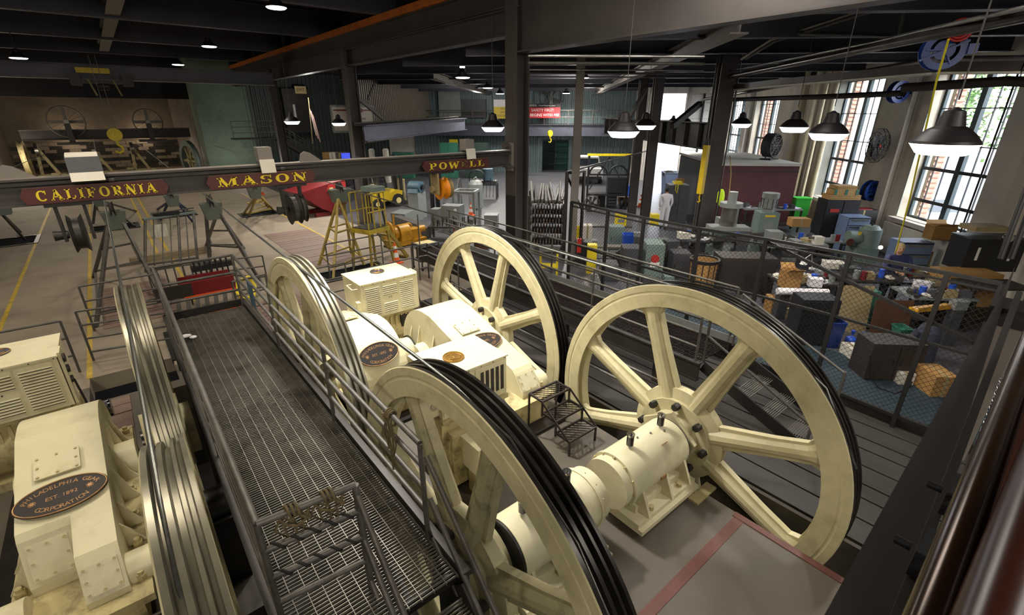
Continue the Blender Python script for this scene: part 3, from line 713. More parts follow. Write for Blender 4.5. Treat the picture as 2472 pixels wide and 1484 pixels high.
# ================================================================ GEAR HOUSINGS
def arc(cx, cy, r, a0, a1, n): return [(cx+r*cos(radians(a0+(a1-a0)*k/n)), cy+r*sin(radians(a0+(a1-a0)*k/n))) for k in range(n+1)]
def plate_logo(t, loc, rot, sx=.36, sy=.2):
    # oval maker's plate: dark field, raised bronze rim and letters
    m = MB(); m.lathe([(0, 0.001), (.012, .001), (.012, 1), (0, 1)], 40, 'z'); m.xf(Matrix.Diagonal((sx, sy, 1, 1)))
    p = m.part('name_plate', 'plate_black', t, loc); p.rotation_euler = rot
    rm = MB(); rm.tube([(sx*.97*cos(a*2*pi/48), sy*.965*sin(a*2*pi/48), .014) for a in range(48)], .007, 6, True); rm.part('plate_rim', 'bronze', p)
    def ring(s, rx, ry, a0, a1, size, inward):
        n = len(s); T_ = [radians(a0+(a1-a0)*q/200) for q in range(201)]; A_ = [0.0]
        for q in range(200): A_.append(A_[-1]+hypot(rx*(cos(T_[q+1])-cos(T_[q])), ry*(sin(T_[q+1])-sin(T_[q]))))
        for k, ch in enumerate(s):
            if ch == ' ': continue
            L_ = A_[-1]*k/(n-1); qi = min(range(201), key=lambda q: abs(A_[q]-L_)); a = T_[qi]; x, y = rx*cos(a), ry*sin(a); tx, ty = -rx*sin(a), ry*cos(a); ang = atan2(ty, tx)
            if not inward: ang += pi
            text(ch, size, 'plate_letter', 'bronze', p, (x, y, .013), (0, 0, ang), .002)
    ring('PHILADELPHIA GEAR', sx*.78, sy*.66, 166, 14, sy*.32, False)
    ring('CORPORATION', sx*.66, sy*.7, 222, 318, sy*.33, True)
    text('EST. 1892', sy*.3, 'plate_letter', 'bronze', p, (0, -.005, .013), (0, 0, 0), .002)
    for s_ in (-1, 1):
        g_ = MB()
        for k in range(10):
            a = 2*pi*k/10; g_.box((s_*sx*.6+.026*cos(a), -.0+.026*sin(a), .014), (.012, .006, .004), Matrix.Rotation(a, 3, 'Z'))
        g_.cyl((s_*sx*.6, 0, .012), (s_*sx*.6, 0, .017), .018, n=12); g_.part('plate_gear', 'bronze', p)
def cover(t, loc, rot, sx, sy, name='inspection_cover'):
    m = MB().box((0, 0, .008), (sx, sy, .016)); p = m.part(name, 'cream', t, loc); p.rotation_euler = rot
    b_ = MB().cyl((0, 0, .016), (0, 0, .028), .013, n=6, smooth=False).mesh('bolt', 'cream_dirty')
    for x in (-.42, 0, .42):
        for y in (-.42, .42): place(b_, 'bolt', p, (x*sx, y*sy, 0))
    for x in (-.42, .42): place(b_, 'bolt', p, (x*sx, 0, 0))
def gearbox(label, loc, fy, W=.86, rot_side=1, extra=True):
    # fy = +1: the small end points to -y (towards the camera); -1: away. origin: big gear axis on the floor, height of axis .5
    t = thing('gear_housing', label, 'gearbox', loc); ax = .52; L = 2.35
    prof = arc(0, ax, .84, -5, 95, 14)+[(-.25, ax+.83)]
    prof += [(-L+.42, ax+.36), (-L+.36, ax+.30), (-L+.16, ax+.02), (-L+.16, ax-.05)]
    prof = [(y*fy, z) for y, z in prof]
    h = MB()
    if fy > 0:
        xs_ = .04; h.prism(prof, xs_, W/2, 'x'); q = [(y, z) for y, z in prof[:16]]; k_ = (L-.9-.25)/(L-.42-.25); q += [(-L+.9, ax+.83-.47*k_), (-L+.84, ax+.83-.47*k_-.06), (-L+.64, ax+.04), (-L+.64, ax-.05)]; h.prism(q, -W/2, xs_, 'x')
    else: h.prism(list(reversed(prof)), -W/2, W/2, 'x')
    hs = h.part('hood', 'cream', t)
    bv = hs.modifiers.new('bevel', 'BEVEL'); bv.width = .012; bv.segments = 2; bv.limit_method = 'ANGLE'; bv.angle_limit = radians(40)
    fl = MB(); fl.b2((-W/2-.16, min(-L*fy, .98*fy), ax-.13), (W/2+.16, max(-L*fy, .98*fy), ax-.05)); fl.part('split_flange', 'cream_dirty', t)
    bs_ = MB(); bs_.b2((-W/2-.06, min(-L*fy+.05*fy, .9*fy), .05), (W/2+.06, max(-L*fy+.05*fy, .9*fy), ax-.13)); bs_.part('lower_case', 'cream_dirty', t)
    nt = MB().cyl((0, 0, 0), (0, 0, .06), .045, n=6, smooth=False).cyl((0, 0, .06), (0, 0, .1), .028, n=10).mesh('flange_nut', 'cream_dirty')
    for k in range(7):
        y = (.8-k*(L+.55)/6)*fy
        for s_ in (-1, 1): place(nt, 'flange_nut', t, (s_*(W/2+.09), y, ax-.05))
    for s_ in (-1, 1):
        for k, (y, z) in enumerate(((.45, .5), (.15, .62), (-.35, .6), (-.75, .5), (-1.25, .38), (-1.55, .3))):
            g_ = MB(); g_.prism([(s_*W/2, ax-.05), (s_*(W/2+.17), ax-.05), (s_*(W/2+.1), ax+.08), (s_*W/2, ax+z*.85)], y*fy-.015, y*fy+.015, 'y'); g_.part('side_rib', 'cream', t)
    for yy, rr, ln in ((0, .26, .2), (-1.95, .17, .24)):
        for s_ in (-1, 1): MB().cyl((s_*W/2, yy*fy, ax-.02), (s_*(W/2+ln), yy*fy, ax-.02), rr, n=26).part('bearing_cap', 'cream', t)
    sl = atan2(.47, L-.67)
    rx = sl*fy
    if fy > 0:
        cover(t, (-.02, -.78, ax+.702), (rx, 0, 0), .36, .3)
        plate_logo(t, (0, -1.22, ax+.592), (rx, 0, 0))
        an = atan2(.28, .2); cover(t, (W*.27, -L+.26, ax+.165), (an, 0, 0), W*.38, .27)
        if extra: cover(t, (-W*.23, -L+.74, ax+.23), (an+.1, 0, 0), W*.42, .34)
    else:
        plate_logo(t, (0.0, -.655, ax+.555), (radians(50), 0, 0), .33, .19)
        cover(t, (-.05, .45, ax+.8), (-sl, 0, 0), .34, .3)
    cp = MB(); 
    for x, y in ((-.2, .5), (.15, .62)): cp.cyl((x, y*fy, ax+.6), (x, y*fy, ax+.9), .04, n=10)
    return t
gearbox('cream gear housing sloping toward the step stool, right of centre', (4.1, 6.95, 0), 1, .84)
gearbox('cream round-fronted gear housing with an oval plate, behind the middle sheave', (2.62, 7.15, 0), -1, .84)
gearbox('cream gear housing with an oval plate at the lower left edge', (-1.12, 6.85, 0), 1, .7)
# pulley hood behind, on the left face of the right gear housing: shaft couplings
def coupling(label, a, b, r, grp=None):
    m = thing('coupling_guard', label, 'guard', ((a[0]+b[0])/2, a[1], 0)); h_ = abs(b[0]-a[0])/2
    MB().cyl((-h_, 0, a[2]), (h_, 0, a[2]), r, n=28).part('shell', 'cream', m)
    MB().cyl((-h_-.015, 0, a[2]), (-h_, 0, a[2]), r*1.12, n=28).part('ring', 'cream_dirty', m); MB().cyl((h_, 0, a[2]), (h_+.02, 0, a[2]), r*1.12, n=28).part('ring', 'black', m)
    MB().b2((-h_*.8, -.1, 0), (h_*.8, .1, a[2]-r*.7)).part('stand', 'cream_dirty', m)
    return m
coupling('cream round coupling guard between the nearer motor and the step stool', (3.4, 4.95, .6), (3.62, 4.95, .6), .2)
coupling('cream round coupling guard between the middle machines, left of the right hood', (3.22, 7.2, .55), (3.5, 7.2, .55), .27)
coupling('cream round coupling guard at the bottom left corner', (-2.4, 4.9, .5), (-1.9, 4.9, .5), .26)
# ================================================================ MOTORS
def oval_mono(t, loc, blue=False):
    m = MB(); m.lathe([(0, .001), (.014, .001), (.014, 1), (0, 1)], 32, 'z'); m.xf(Matrix.Diagonal((.14, .14, 1, 1)))
    p = m.part('round_badge', 'blue_enamel' if blue else 'brass', t, loc)
    r_ = MB(); r_.tube([(.132*cos(a*2*pi/36), .132*sin(a*2*pi/36), .016) for a in range(36)], .008, 6, True)
    for s_ in (-1, 1): r_.tube([(.035*s_+.05*cos(a), .05*sin(a)*1.2, .017) for a in [q*2*pi/16*.86+1.0 for q in range(17)]], .005, 5)
    for k in range(6):
        a = k*pi/3; r_.tube([(.1*cos(a), .1*sin(a), .016), (.085*cos(a+.4), .085*sin(a+.4), .018), (.1*cos(a+.75), .1*sin(a+.75), .016)], .005, 5)
    r_.tube([(-.03, -.07, .017), (.0, -.045, .018), (.03, -.07, .017), (.06, -.06, .017)], .005, 5)
    r_.part('badge_relief', 'brass', p); p.rotation_euler.z = -.2
def louvre_panel(t, x0, x1, z0, z1, y, gap=.04, mat_='cream', vertical=False):
    b_ = MB(); b_.b2((x0, y-.006, z0), (x1, y, z1)); p = b_.part('louvre_panel', mat_, t)
    d = MB(); s_ = MB(); n = int((z1-z0-.04)/gap)
    for k in range(n):
        z = z0+.02+k*gap; d.b2((x0+.02, y-.0085, z), (x1-.02, y-.0065, z+.014)); s_.prism([(y-.006, z+.014), (y-.02, z+.016), (y-.006, z+.03)], x0+.02, x1-.02, 'x')
    s_.part('slat', mat_, p, stuff=True); d.part('slot', 'black', p, stuff=True)
def blower(label, loc, W, Dp, z0, z1, kind, blue=False):
    t = thing('motor_blower_box', label, 'motor', loc)
    MB().b2((-W/2, -Dp/2, z0), (W/2, Dp/2, z1-.02)).part('cabinet', 'cream', t)
    MB().b2((-W/2-.015, -Dp/2-.02, z1-.02), (W/2+.015, Dp/2+.02, z1)).part('lid', 'cream', t)
    oval_mono(t, (-.08 if kind else .02, -.02 if kind else .12, z1), blue)
    y = -Dp/2; h_ = z1-z0
    if kind == 0:
        w3 = (W-.08)/3
        for k in range(3):
            x0 = -W/2+.04+k*w3+.015; x1 = x0+w3-.03
            if k == 1: louvre_panel(t, x0, x1, z0+.05, z0+h_*.45, y); louvre_panel(t, x0, x1, z0+h_*.55, z1-.06, y)
            else: louvre_panel(t, x0, x1, z0+.05, z1-.06, y)
        d = MB(); 
        for sx in (-1, 1): d.cyl((sx*.02, y-.012, z0+h_*.5), (sx*.02, y, z0+h_*.5), .009, n=8)
        d.part('latch', 'black', t)
    else:
        for k, (xa, xb) in enumerate(((-W/2+.02, -.02), (.0, W/2-.02))):
            dr = MB().b2((xa, y-.012, z0+.03), (xb, y, z1-.05)).part('door', 'cream', t)
            n = 5 if k else 3
            for j in range(n):
                x_ = xa+.05+(xb-xa-.08)*(j+.3)/n; m = MB().b2((x_, y-.016, z0+.1), (x_+.05, y-.011, z1-.12)); q = m.part('grille', 'char_metal', dr)
    sc_ = MB().cyl((0, 0, 0), (0, -.008, 0), .008, n=6).mesh('screw', 'char_metal')
    for k in range(6): place(sc_, 'screw', t, (-W/2+.03+k*(W-.06)/5, y, z1-.035))
    # motor frame under the box
    if kind == 0:
        b_ = MB(); b_.b2((-W/2-.02, -Dp/2+.08, .42), (W/2-.06, Dp/2-.05, z0-.01)); b_.cyl((-W/2+.02, 0, .5), (W/2+.02, 0, .5), .42, n=26); b_.part('motor_frame', 'cream_dirty', t)
        for k in range(8): MB().b2((-W/2+.1+k*.11, -Dp/2+.045, .48), (-W/2+.14+k*.11, -Dp/2+.08, z0-.08)).part('frame_rib', 'cream_dirty', t)
        MB().b2((W/2-.38, -Dp/2+.035, .45), (W/2-.1, -Dp/2+.08, z0-.1)).part('vent_grille', 'char_metal', t)
        MB().b2((-W/2, -Dp/2, 0), (W/2, Dp/2, .12)).part('motor_base', 'cream_dirty', t)
        g_ = MB(); g_.b2((W/2+.01, -Dp/2+.02, z0), (W/2+.04, -Dp/2+.28, z1+.02)); g_.part('gauge_board', 'cream', t)
        for k, r_ in enumerate((.06, .055, .05)): MB().cyl((W/2+.04, -Dp/2+.13, z1-.1-k*.16), (W/2+.065, -Dp/2+.13, z1-.1-k*.16), r_, n=18).part('gauge', 'black' if k else 'char_metal', t)
        MB().tube([(W/2+.07, -Dp/2+.1, z1-.42), (W/2+.12, -Dp/2+.05, z0-.2), (W/2+.06, -Dp/2+.02, .3)], .014, 6).part('flex_hose', 'black', t)
        MB().tube([(-W/2, -.28, z1-.12), (-W/2-.1, -.28, z1-.12), (-W/2-.1, -.02, z1-.1), (-W/2, -.02, z1-.1)], .012, 6).part('grab_handle', 'cream', t)
        MB().b2((-W/2-.07, -Dp/2+.05, z0+.15), (-W/2, -Dp/2+.17, z0+.36)).part('switch_box', 'cream', t)
    else:
        b_ = MB(); b_.cyl((-W/2-.02, 0, .6), (W/2+.1, 0, .6), .36, n=28); b_.b2((-W/2, -Dp/2+.04, .35), (W/2, Dp/2-.04, z0-.01)); b_.part('motor_frame', 'cream_dirty', t)
        MB().b2((-W/2-.02, -Dp/2-.03, z0-.06), (W/2+.01, Dp/2, z0)).part('duct_flange', 'cream_dirty', t)
        MB().b2((-W/2-.14, -Dp/2+.06, z0+.05), (-W/2, -Dp/2+.24, z0+.3)).part('gauge_box', 'cream', t)
        MB().cyl((-W/2-.07, -Dp/2+.05, z0+.2), (-W/2-.07, -Dp/2+.062, z0+.2), .055, n=20).part('gauge', 'bare_steel', t)
        MB().b2((-W/2+.05, -Dp/2-.04, .1), (-W/2+.2, -Dp/2+.04, .8)).part('cable_duct', 'cream_dirty', t)
        MB().b2((-W/2-.03, -Dp/2, 0), (W/2, Dp/2, .12)).part('motor_base', 'black', t)
    return t
blower('white-topped louvred blower box on its motor, behind the middle sheave', (3.62, 8.5, 0), 1.14, .86, .98, 1.7, 0, True)
blower('near white blower box with brass badge and slotted doors, in the middle of the machines', (2.93, 4.66, 0), 1.0, .76, 1.12, 1.7, 1)
blower('cream louvred blower box on its motor at the left edge', (-1.72, 8.4, 0), 1.24, .86, .96, 1.7, 0, True)
j = thing('junction_box', 'cream square junction box in front of the near motor, framed by the nearest sheave', 'box', (2.83, 4.02, 0))
MB().b2((-.2, -.2, .42), (.2, .2, .84)).part('box', 'cream', j); MB().b2((-.21, -.21, .84), (.21, .21, .85)).part('lid', 'cream', j); MB().b2((.2, -.205, .43), (.206, .205, .83)).part('door', 'cream', j)
sc_ = MB().cyl((0, 0, 0), (0, -.01, 0), .01, n=6).mesh('screw', 'char_metal')
for x in (-.17, .17):
    for z in (.46, .63, .8): place(sc_, 'screw', j, (x, -.2, z))
MB().b2((-.15, -.12, 0), (.15, .12, .42)).part('stand', 'cream_dirty', j)
mc = MB().b2((2.5, 4.2, .1), (3.3, 4.35, .9)); mc.solo('vent_cabinet', 'cream_dirty', 'grimy cream vent cabinet between the near motor and the junction box', 'cabinet')
ot = thing('oil_pump', 'small black oil pump with ring at the end of the left motor', 'pump', (-.9, 8.1, 0))
MB().cyl((0, 0, .7), (.1, 0, .7), .11, n=20).part('body', 'black', ot); MB().cyl((.1, 0, .7), (.13, 0, .7), .13, n=20).part('ring', 'chrome_dark', ot); MB().b2((-.05, -.06, 0), (.06, .06, .65)).part('stand', 'cream_dirty', ot)
# low beds under the machines
for i, (x0, x1, y0, y1, lb) in enumerate(((3.5, 4.75, 4.4, 8.0, 'dark oily bed under the right gear housing'), (2.1, 3.2, 6.0, 9.6, 'dark oily bed under the round-fronted gear housing'), (-1.95, -.68, 4.3, 7.9, 'dark oily bed under the left gear housing'))):
    MB().b2((x0, y0, 0), (x1, y1, .05)).solo('machine_bed', 'greasy', lb, 'bed')
def step_stool():
    t = thing('step_stool', 'black three-step metal stool with mesh treads on the slab by the sheaves', 'step stool', (4.36, 4.12, 0))
    for k in range(3):
        z = .72-.24*k; y = .26-.24*k; x0, x1 = -.29+.05*k, .27+.05*k
        tr = MB(); 
        for (a, b) in (((x0, y-.14), (x1, y-.14)), ((x1, y-.14), (x1, y+.14)), ((x1, y+.14), (x0, y+.14)), ((x0, y+.14), (x0, y-.14))): tr.bar((a[0], a[1], z), (b[0], b[1], z), .025, .03)
        n = 14
        for j in range(n):
            xa = x0+(x1-x0)*j/n; w_ = (x1-x0)/n
            for i in range(7):
                ya = y-.14+.04*i
                tr.bar((xa, ya+.02, z), (xa+w_*.5, ya+(.04 if (j+i) % 2 else 0), z), .006, .012); tr.bar((xa+w_*.5, ya+(.04 if (j+i) % 2 else 0), z), (xa+w_, ya+.02, z), .007, .012)
        tr.part('tread', 'grate_dark', t)
        for x in (x0, x1): MB().bar((x, y-.14, 0 if k == 2 else z-.25), (x, y-.14, z), .025).part('leg', 'grate_dark', t)
    for x in (-.3, .28):
        MB().bar((x, .4, 0), (x, .4, .72), .025).part('leg', 'grate_dark', t); MB().bar((x, .12, .72), (x+.1, -.36, .24), .012, .03).part('side_bar', 'grate_dark', t)
step_stool()
# ================================================================ WALKWAYS
def grating(t, x0, x1, y0, y1, z, pitch=.034, bars=11, m='grate', along_y=True):
    g_ = MB()
    n = int((y1-y0)/pitch)
    for k in range(n): y = y0+pitch*(k+.5); g_.box(((x0+x1)/2, y, z-.012), (x1-x0, .0055, .022))
    g_.part('cross_bar', m, t, stuff=True)
    lm = MB().box((0, 0, 0), (.0055, y1-y0, .03)).mesh('bearing_bar', m)
    for k in range(bars+1): place(lm, 'bearing_bar', t, (x0+(x1-x0)*k/bars, (y0+y1)/2, z-.012))
t = thing('service_walkway', 'long grated steel walkway with pipe rails between the left and middle sheaves', 'walkway', (0, 0, 0))
WZ = .97; grating(t, .2, 1.47, 2.5, 10.45, WZ, .036, 11)
for x in (.17, 1.5): ibeam(MB(), (x, 2.4, WZ-.2), (x, 10.5, WZ-.2), .32, .07).part('edge_channel', 'char_metal', t)
cb = MB().box((0, 0, 0), (1.3, .05, .12)).mesh('cross_beam', 'char_metal')
for k in range(8): place(cb, 'cross_beam', t, (.835, 2.6+k*1.1, WZ-.12))
MB().b2((.15, 10.44, WZ), (1.52, 10.48, WZ+.14)).part('toe_board', 'char_metal', t)
lg = MB().box((0, 0, 0), (.12, .12, 2.7)).mesh('leg', 'greasy')
for x in (.2, 1.47):
    for y in (2.7, 5.3, 7.9, 10.3): place(lg, 'leg', t, (x, y, -.55))
for x, nm in ((.2, 'left'), (1.47, 'right')):
    y0 = 2.95 if nm == 'left' else 3.0
    for z in (.36, .6, .84, 1.07) if nm == 'right' else (.3, .56, .82, 1.07):
        MB().cyl((x, y0, WZ+z), (x, 10.4, WZ+z), .024 if z < 1 else .027, n=10).part('handrail', 'rail_paint', t)
    for y in (y0, 5.35, 7.75, 10.4): MB().cyl((x, y, WZ-.15), (x, y, WZ+1.07), .024, n=10).part('rail_post', 'rail_paint', t)
for z in (.36, .72, 1.07): MB().cyl((.2, 10.4, WZ+z), (1.47, 10.4, WZ+z), .024, n=10).part('handrail', 'rail_paint', t)
MB().cyl((.2, 2.95, WZ+1.07), (.86, 2.88, WZ+1.07), .027, n=10).part('gate_rail', 'rail_paint', t)
for z in (.3, .56, .82): MB().cyl((.2, 2.95, WZ+z), (.86, 2.88, WZ+z), .024, n=10).part('gate_rail', 'rail_paint', t)
MB().cyl((.86, 2.88, WZ-.1), (.86, 2.88, WZ+1.07), .027, n=10).part('rail_post', 'rail_paint', t)
for x in (.86, 1.47):
    for dz in (1.0, .55, .1): MB().cyl((x, 2.9, WZ+dz), (x, 1.6, WZ+dz-1.25), .024, n=10).part('stair_rail', 'rail_paint', t)
for k in range(5):
    s_ = thing('stair_tread', 'grated stair tread %s below the walkway end' % ['first', 'second', 'third', 'fourth', 'fifth'][k], 'tread') if False else None
    m = MB(); y = 2.32-k*.25; z = WZ-.22-.22*k
    for q in range(7): m.box((1.17, y-.11+q*.035, z), (.56, .006, .022))
    m.bar((.88, y-.12, z), (1.46, y-.12, z), .012, .05); m.bar((.88, y+.12, z), (1.46, y+.12, z), .012, .05); m.part('stair_tread', 'grate', t)
for x in (.87, 1.47): MB().bar((x, 2.5, WZ-.1), (x, 1.1, WZ-1.35), .03, .2).part('stair_stringer', 'char_metal', t)
MB().b2((1.44, 8.9, WZ+.42), (1.455, 9.25, WZ+.86)).part('notice_plate', 'machine_blue', t)
# ropes tied on the rails
def rope(label, c, d, drops):
    m = MB(); c = Vector(c); d = Vector(d).normalized(); nrm = Vector((-d.y, d.x, 0))
    for k in range(3):
        m.tube([c+d*(.03*k+.004*j)+nrm*(.045*cos(j*pi/5))+Vector((0, 0, .045*sin(j*pi/5))) for j in range(11)], .011, 6)
    m.tube([c+d*(.1*sin(j*.7)+.05)+nrm*(.05*cos(j))+Vector((0, 0, -.06-.05*sin(j*.9))) for j in range(14)], .011, 6)
    for k, L in enumerate(drops):
        b0 = c+d*(.05*k-.03)+nrm*.035; m.tube([b0, b0+Vector((0, 0, -L*.4))+d*.03*sin(k), b0+Vector((0, 0, -L))+d*.02, ], .009, 6)
        if k % 2 == 0: m.tube([b0+Vector((0, 0, -.05)), b0+d*.08+Vector((0, 0, -L*.5)), b0+d*.03+Vector((0, 0, -L*.9)), b0-d*.06+Vector((0, 0, -L*.5)), b0+Vector((0, 0, -.05))], .009, 6)
    m.solo('rope', 'rope', label, 'rope')
rope('brown rope knotted on the right rail of the middle walkway', (1.47, 3.5, WZ+1.07), (0, 1, 0), (.5, .62, .4))
rope('brown rope looped on the near gate rail of the walkway, left knot', (.38, 2.93, WZ+1.07), (1, -.1, 0), (.3, .34, .26))
rope('brown rope looped on the near gate rail of the walkway, right knot', (.62, 2.91, WZ+1.07), (1, -.1, 0), (.28, .36, .3))
wr = MB()
for zz in (.82, .56): wr.tube([(.25+.6*k/40, 2.94-.06*k/40+.026*cos(k*.8), WZ+zz+.026*sin(k*.8)) for k in range(41)], .012, 6)
wr.solo('rag_wrap', 'rubber', 'dark cloth wound around the lower gate rails of the walkway', 'cloth')
rg = MB(); rg.ball((.35, 9.4, WZ+.03), .1, 8, 5, (1, .7, .3)); rg.ball((.45, 9.3, WZ+.02), .06, 8, 5, (1, 1, .4)); rg.solo('rag', 'paper', 'crumpled white rag lying on the walkway grating', 'rag')
# right-hand walkway behind the sheaves, with stairs
t = thing('rear_walkway', 'grated steel walkway with pipe rails running behind the right sheaves', 'walkway', (0, 0, 0)); Z2 = .7
grating(t, 6.95, 8.02, 3.45, 13.0, Z2, .045, 8, 'grate_dark')
for x in (6.9, 8.06): ibeam(MB(), (x, 3.4, Z2-.32), (x, 13.1, Z2-.32), .34, .09).part('edge_channel', 'char_metal', t)
MB().b2((8.03, 3.4, Z2), (8.05, 13, Z2+.16)).part('toe_board', 'machine_grey', t)
for x in (6.92, 8.05):
    for z in (.28, .54, .8, 1.07): MB().cyl((x, 3.5, Z2+z), (x, 13.0 if x > 7 else 11.4, Z2+z), .022, n=8).part('handrail', 'rail_paint', t)
    for k in range(5): MB().cyl((x, 3.5+k*2.35, Z2-.2), (x, 3.5+k*2.35, Z2+1.07), .022, n=8).part('rail_post', 'rail_paint', t)
lg2 = MB().box((0, 0, 0), (.14, .14, .7)).mesh('leg', 'greasy')
for y in (4.2, 6.6, 9, 11.4):
    for x in (6.95, 8.0): place(lg2, 'leg', t, (x, y, .2))
st_ = thing('walkway_stairs', 'steel stairs with pipe rails descending from the rear walkway beyond the right sheave', 'stairs', (7.5, 3.4, 0))
for x in (-.5, .5):
    MB().bar((x, 0, Z2-.06), (x, -1.75, -.05), .03, .2).part('stringer', 'char_metal', st_)
    for dz in (.5, 1.0): MB().cyl((x, 0, Z2+dz), (x, -1.75, dz-.1), .022, n=8).part('stair_rail', 'rail_paint', st_)
    for q in (0, 1.0): MB().cyl((x, -1.75*q, Z2-.75*q), (x, -1.75*q, Z2-.75*q+.98), .022, n=8).part('rail_post', 'rail_paint', st_)
for k in range(4):
    m = MB(); y = -.25-k*.42; z = Z2-.17-.18*k
    for q in range(8): m.box((0, y-.12+q*.034, z), (.96, .006, .022))
    m.part('tread', 'grate', st_)
# low pipe guard between the right sheaves and the deck
gg = thing('pit_guard', 'low pipe guardrail along the plank deck behind the right sheaves', 'guardrail', (5.95, 0, 0))
for z in (.35, .68): MB().cyl((0, 3.4, z), (0, 9.5, z), .02, n=8).part('handrail', 'rail_paint', gg)
for k in range(4): MB().cyl((0, 3.4+2.03*k, 0), (0, 3.4+2.03*k, .68), .02, n=8).part('post', 'rail_paint', gg)
# guardrails of the hall
def guard(label, pts, zs=(.36, .72, 1.07), posts=None, m='rail_paint', z0=0, closed=False):
    t = thing('guardrail', label, 'guardrail', (pts[0][0], pts[0][1], z0)); o = Vector((pts[0][0], pts[0][1], 0))
    P = [Vector((p[0], p[1], 0))-o for p in pts]
    for a, b in zip(P[:-1], P[1:]):
        for z in zs: MB().cyl(a+Vector((0, 0, z)), b+Vector((0, 0, z)), .021, n=8).part('rail', m, t)
        n = max(1, int(round((b-a).length/1.4)))
        for k in range(n+1):
            q = a.lerp(b, k/n); MB().cyl(q, q+Vector((0, 0, zs[-1])), .021, n=8).part('post', m, t)
    return t
def gp(px, py, z=1.07): v = G(px, py, z); return (v.x, v.y)
guard('long grey guardrail left of the walkway, nearer of two', [gp(145, 775), gp(-150, 830)])
guard('grey pipe guardrail crossing behind the left sheaves, nearer to the walkway', [gp(182, 752), gp(400, 722)], (.2, .49, .78, 1.07))
guard('grey pipe guardrail crossing behind the left sheaves, farther one', [gp(190, 692), gp(380, 660)], (.36, .72, 1.07))
guard('grey pipe guardrail behind the far end of the walkway', [gp(440, 640), gp(633, 617)], (.2, .49, .78, 1.07))
guard('grey pipe guardrail right of the walkway end, above the middle sheave', [gp(560, 680), gp(640, 662)])
guard('green-topped pipe guardrail around the pit under the yellow platform ladder', [gp(785, 590), gp(918, 566)], (.36, .72, 1.07))
guard('grey pipe guardrail between the yellow platform ladder and the louvred blower box', [gp(850, 624), gp(992, 594)], (.36, .72, 1.07))
guard('grey pipe guardrail left of the louvred blower box', [gp(752, 650), gp(832, 634)])
guard('grey corner guardrail left of the second right sheave', [gp(1008, 592), gp(1030, 588), gp(1062, 604), gp(1105, 628)], (.36, .72, 1.07))

t = thing('shaft_bearing', 'dark greasy shaft bearing between the left sheaves and the walkway', 'bearing', (.06, 5.25, 0)); MB().b2((-.12, -.25, -.4), (.12, .25, .5)).part('block', 'greasy', t); MB().cyl((-.2, 0, .55), (.1, 0, .55), .2, n=22).part('bearing_cap', 'greasy', t); MB().cyl((-.3, .35, .4), (.12, .35, .4), .09, n=14).part('grease_motor', 'worn_steel', t)
MB().b2((-.12, 4.5, -1.75), (.18, 6.0, -.4)).solo('bearing_plinth', 'conc_pit', 'dark concrete plinth under the greasy shaft bearing', 'plinth')

t = thing('mesh_step', 'small expanded-metal step beside the left gear housing, at the bottom edge', 'step', (-.72, 3.85, 0)); m = MB()
for k in range(16):
    for j in range(8):
        x = -.3+.075*j+(.0375 if k % 2 else 0); y = -.4+.05*k; m.bar((x, y, .42), (x+.0375, y+.05, .42), .006, .012); m.bar((x+.0375, y, .42), (x, y+.05, .42), .006, .012)
m.part('tread', 'grate', t); fr_ = MB()
for a_, b_ in (((-.32, -.42), (.34, -.42)), ((.34, -.42), (.34, .42)), ((.34, .42), (-.32, .42)), ((-.32, .42), (-.32, -.42))): fr_.bar((a_[0], a_[1], .42), (b_[0], b_[1], .42), .03, .04)
fr_.part('tread_frame', 'grate_dark', t)
for x in (-.3, .32):
    for y in (-.4, .4): MB().b2((x-.02, y-.02, 0), (x+.02, y+.02, .42)).part('leg', 'grate_dark', t)
# ================================================================ SIGNED BEAM
GLY = {}
def seg(mb, pts, w): 
    for a, b in zip(pts[:-1], pts[1:]):
        a = Vector((a[0], a[1], 0)); b = Vector((b[0], b[1], 0)); d = (b-a).normalized(); n = Vector((-d.y, d.x, 0))*(w/2); e = d*(w*.12)
        mb.poly([a-n-e, b-n+e, b+n+e, a+n-e]); 
def rect(mb, x0, y0, x1, y1): mb.poly([(x0, y0, 0), (x1, y0, 0), (x1, y1, 0), (x0, y1, 0)])
def ring_(mb, cx, cy, rx, ry, a0, a1, wt=.28, wn=.12, n=24):
    P = []
    for k in range(n+1):
        a = radians(a0+(a1-a0)*k/n); w_ = wn+(wt-wn)*abs(cos(a))
        P.append(((cx+rx*cos(a), cy+ry*sin(a), 0), (cx+(rx-w_)*cos(a), cy+(ry-wn)*sin(a)*1.0, 0)))
    for (a, b), (c, d) in zip(P[:-1], P[1:]): mb.poly([a, c, d, b])
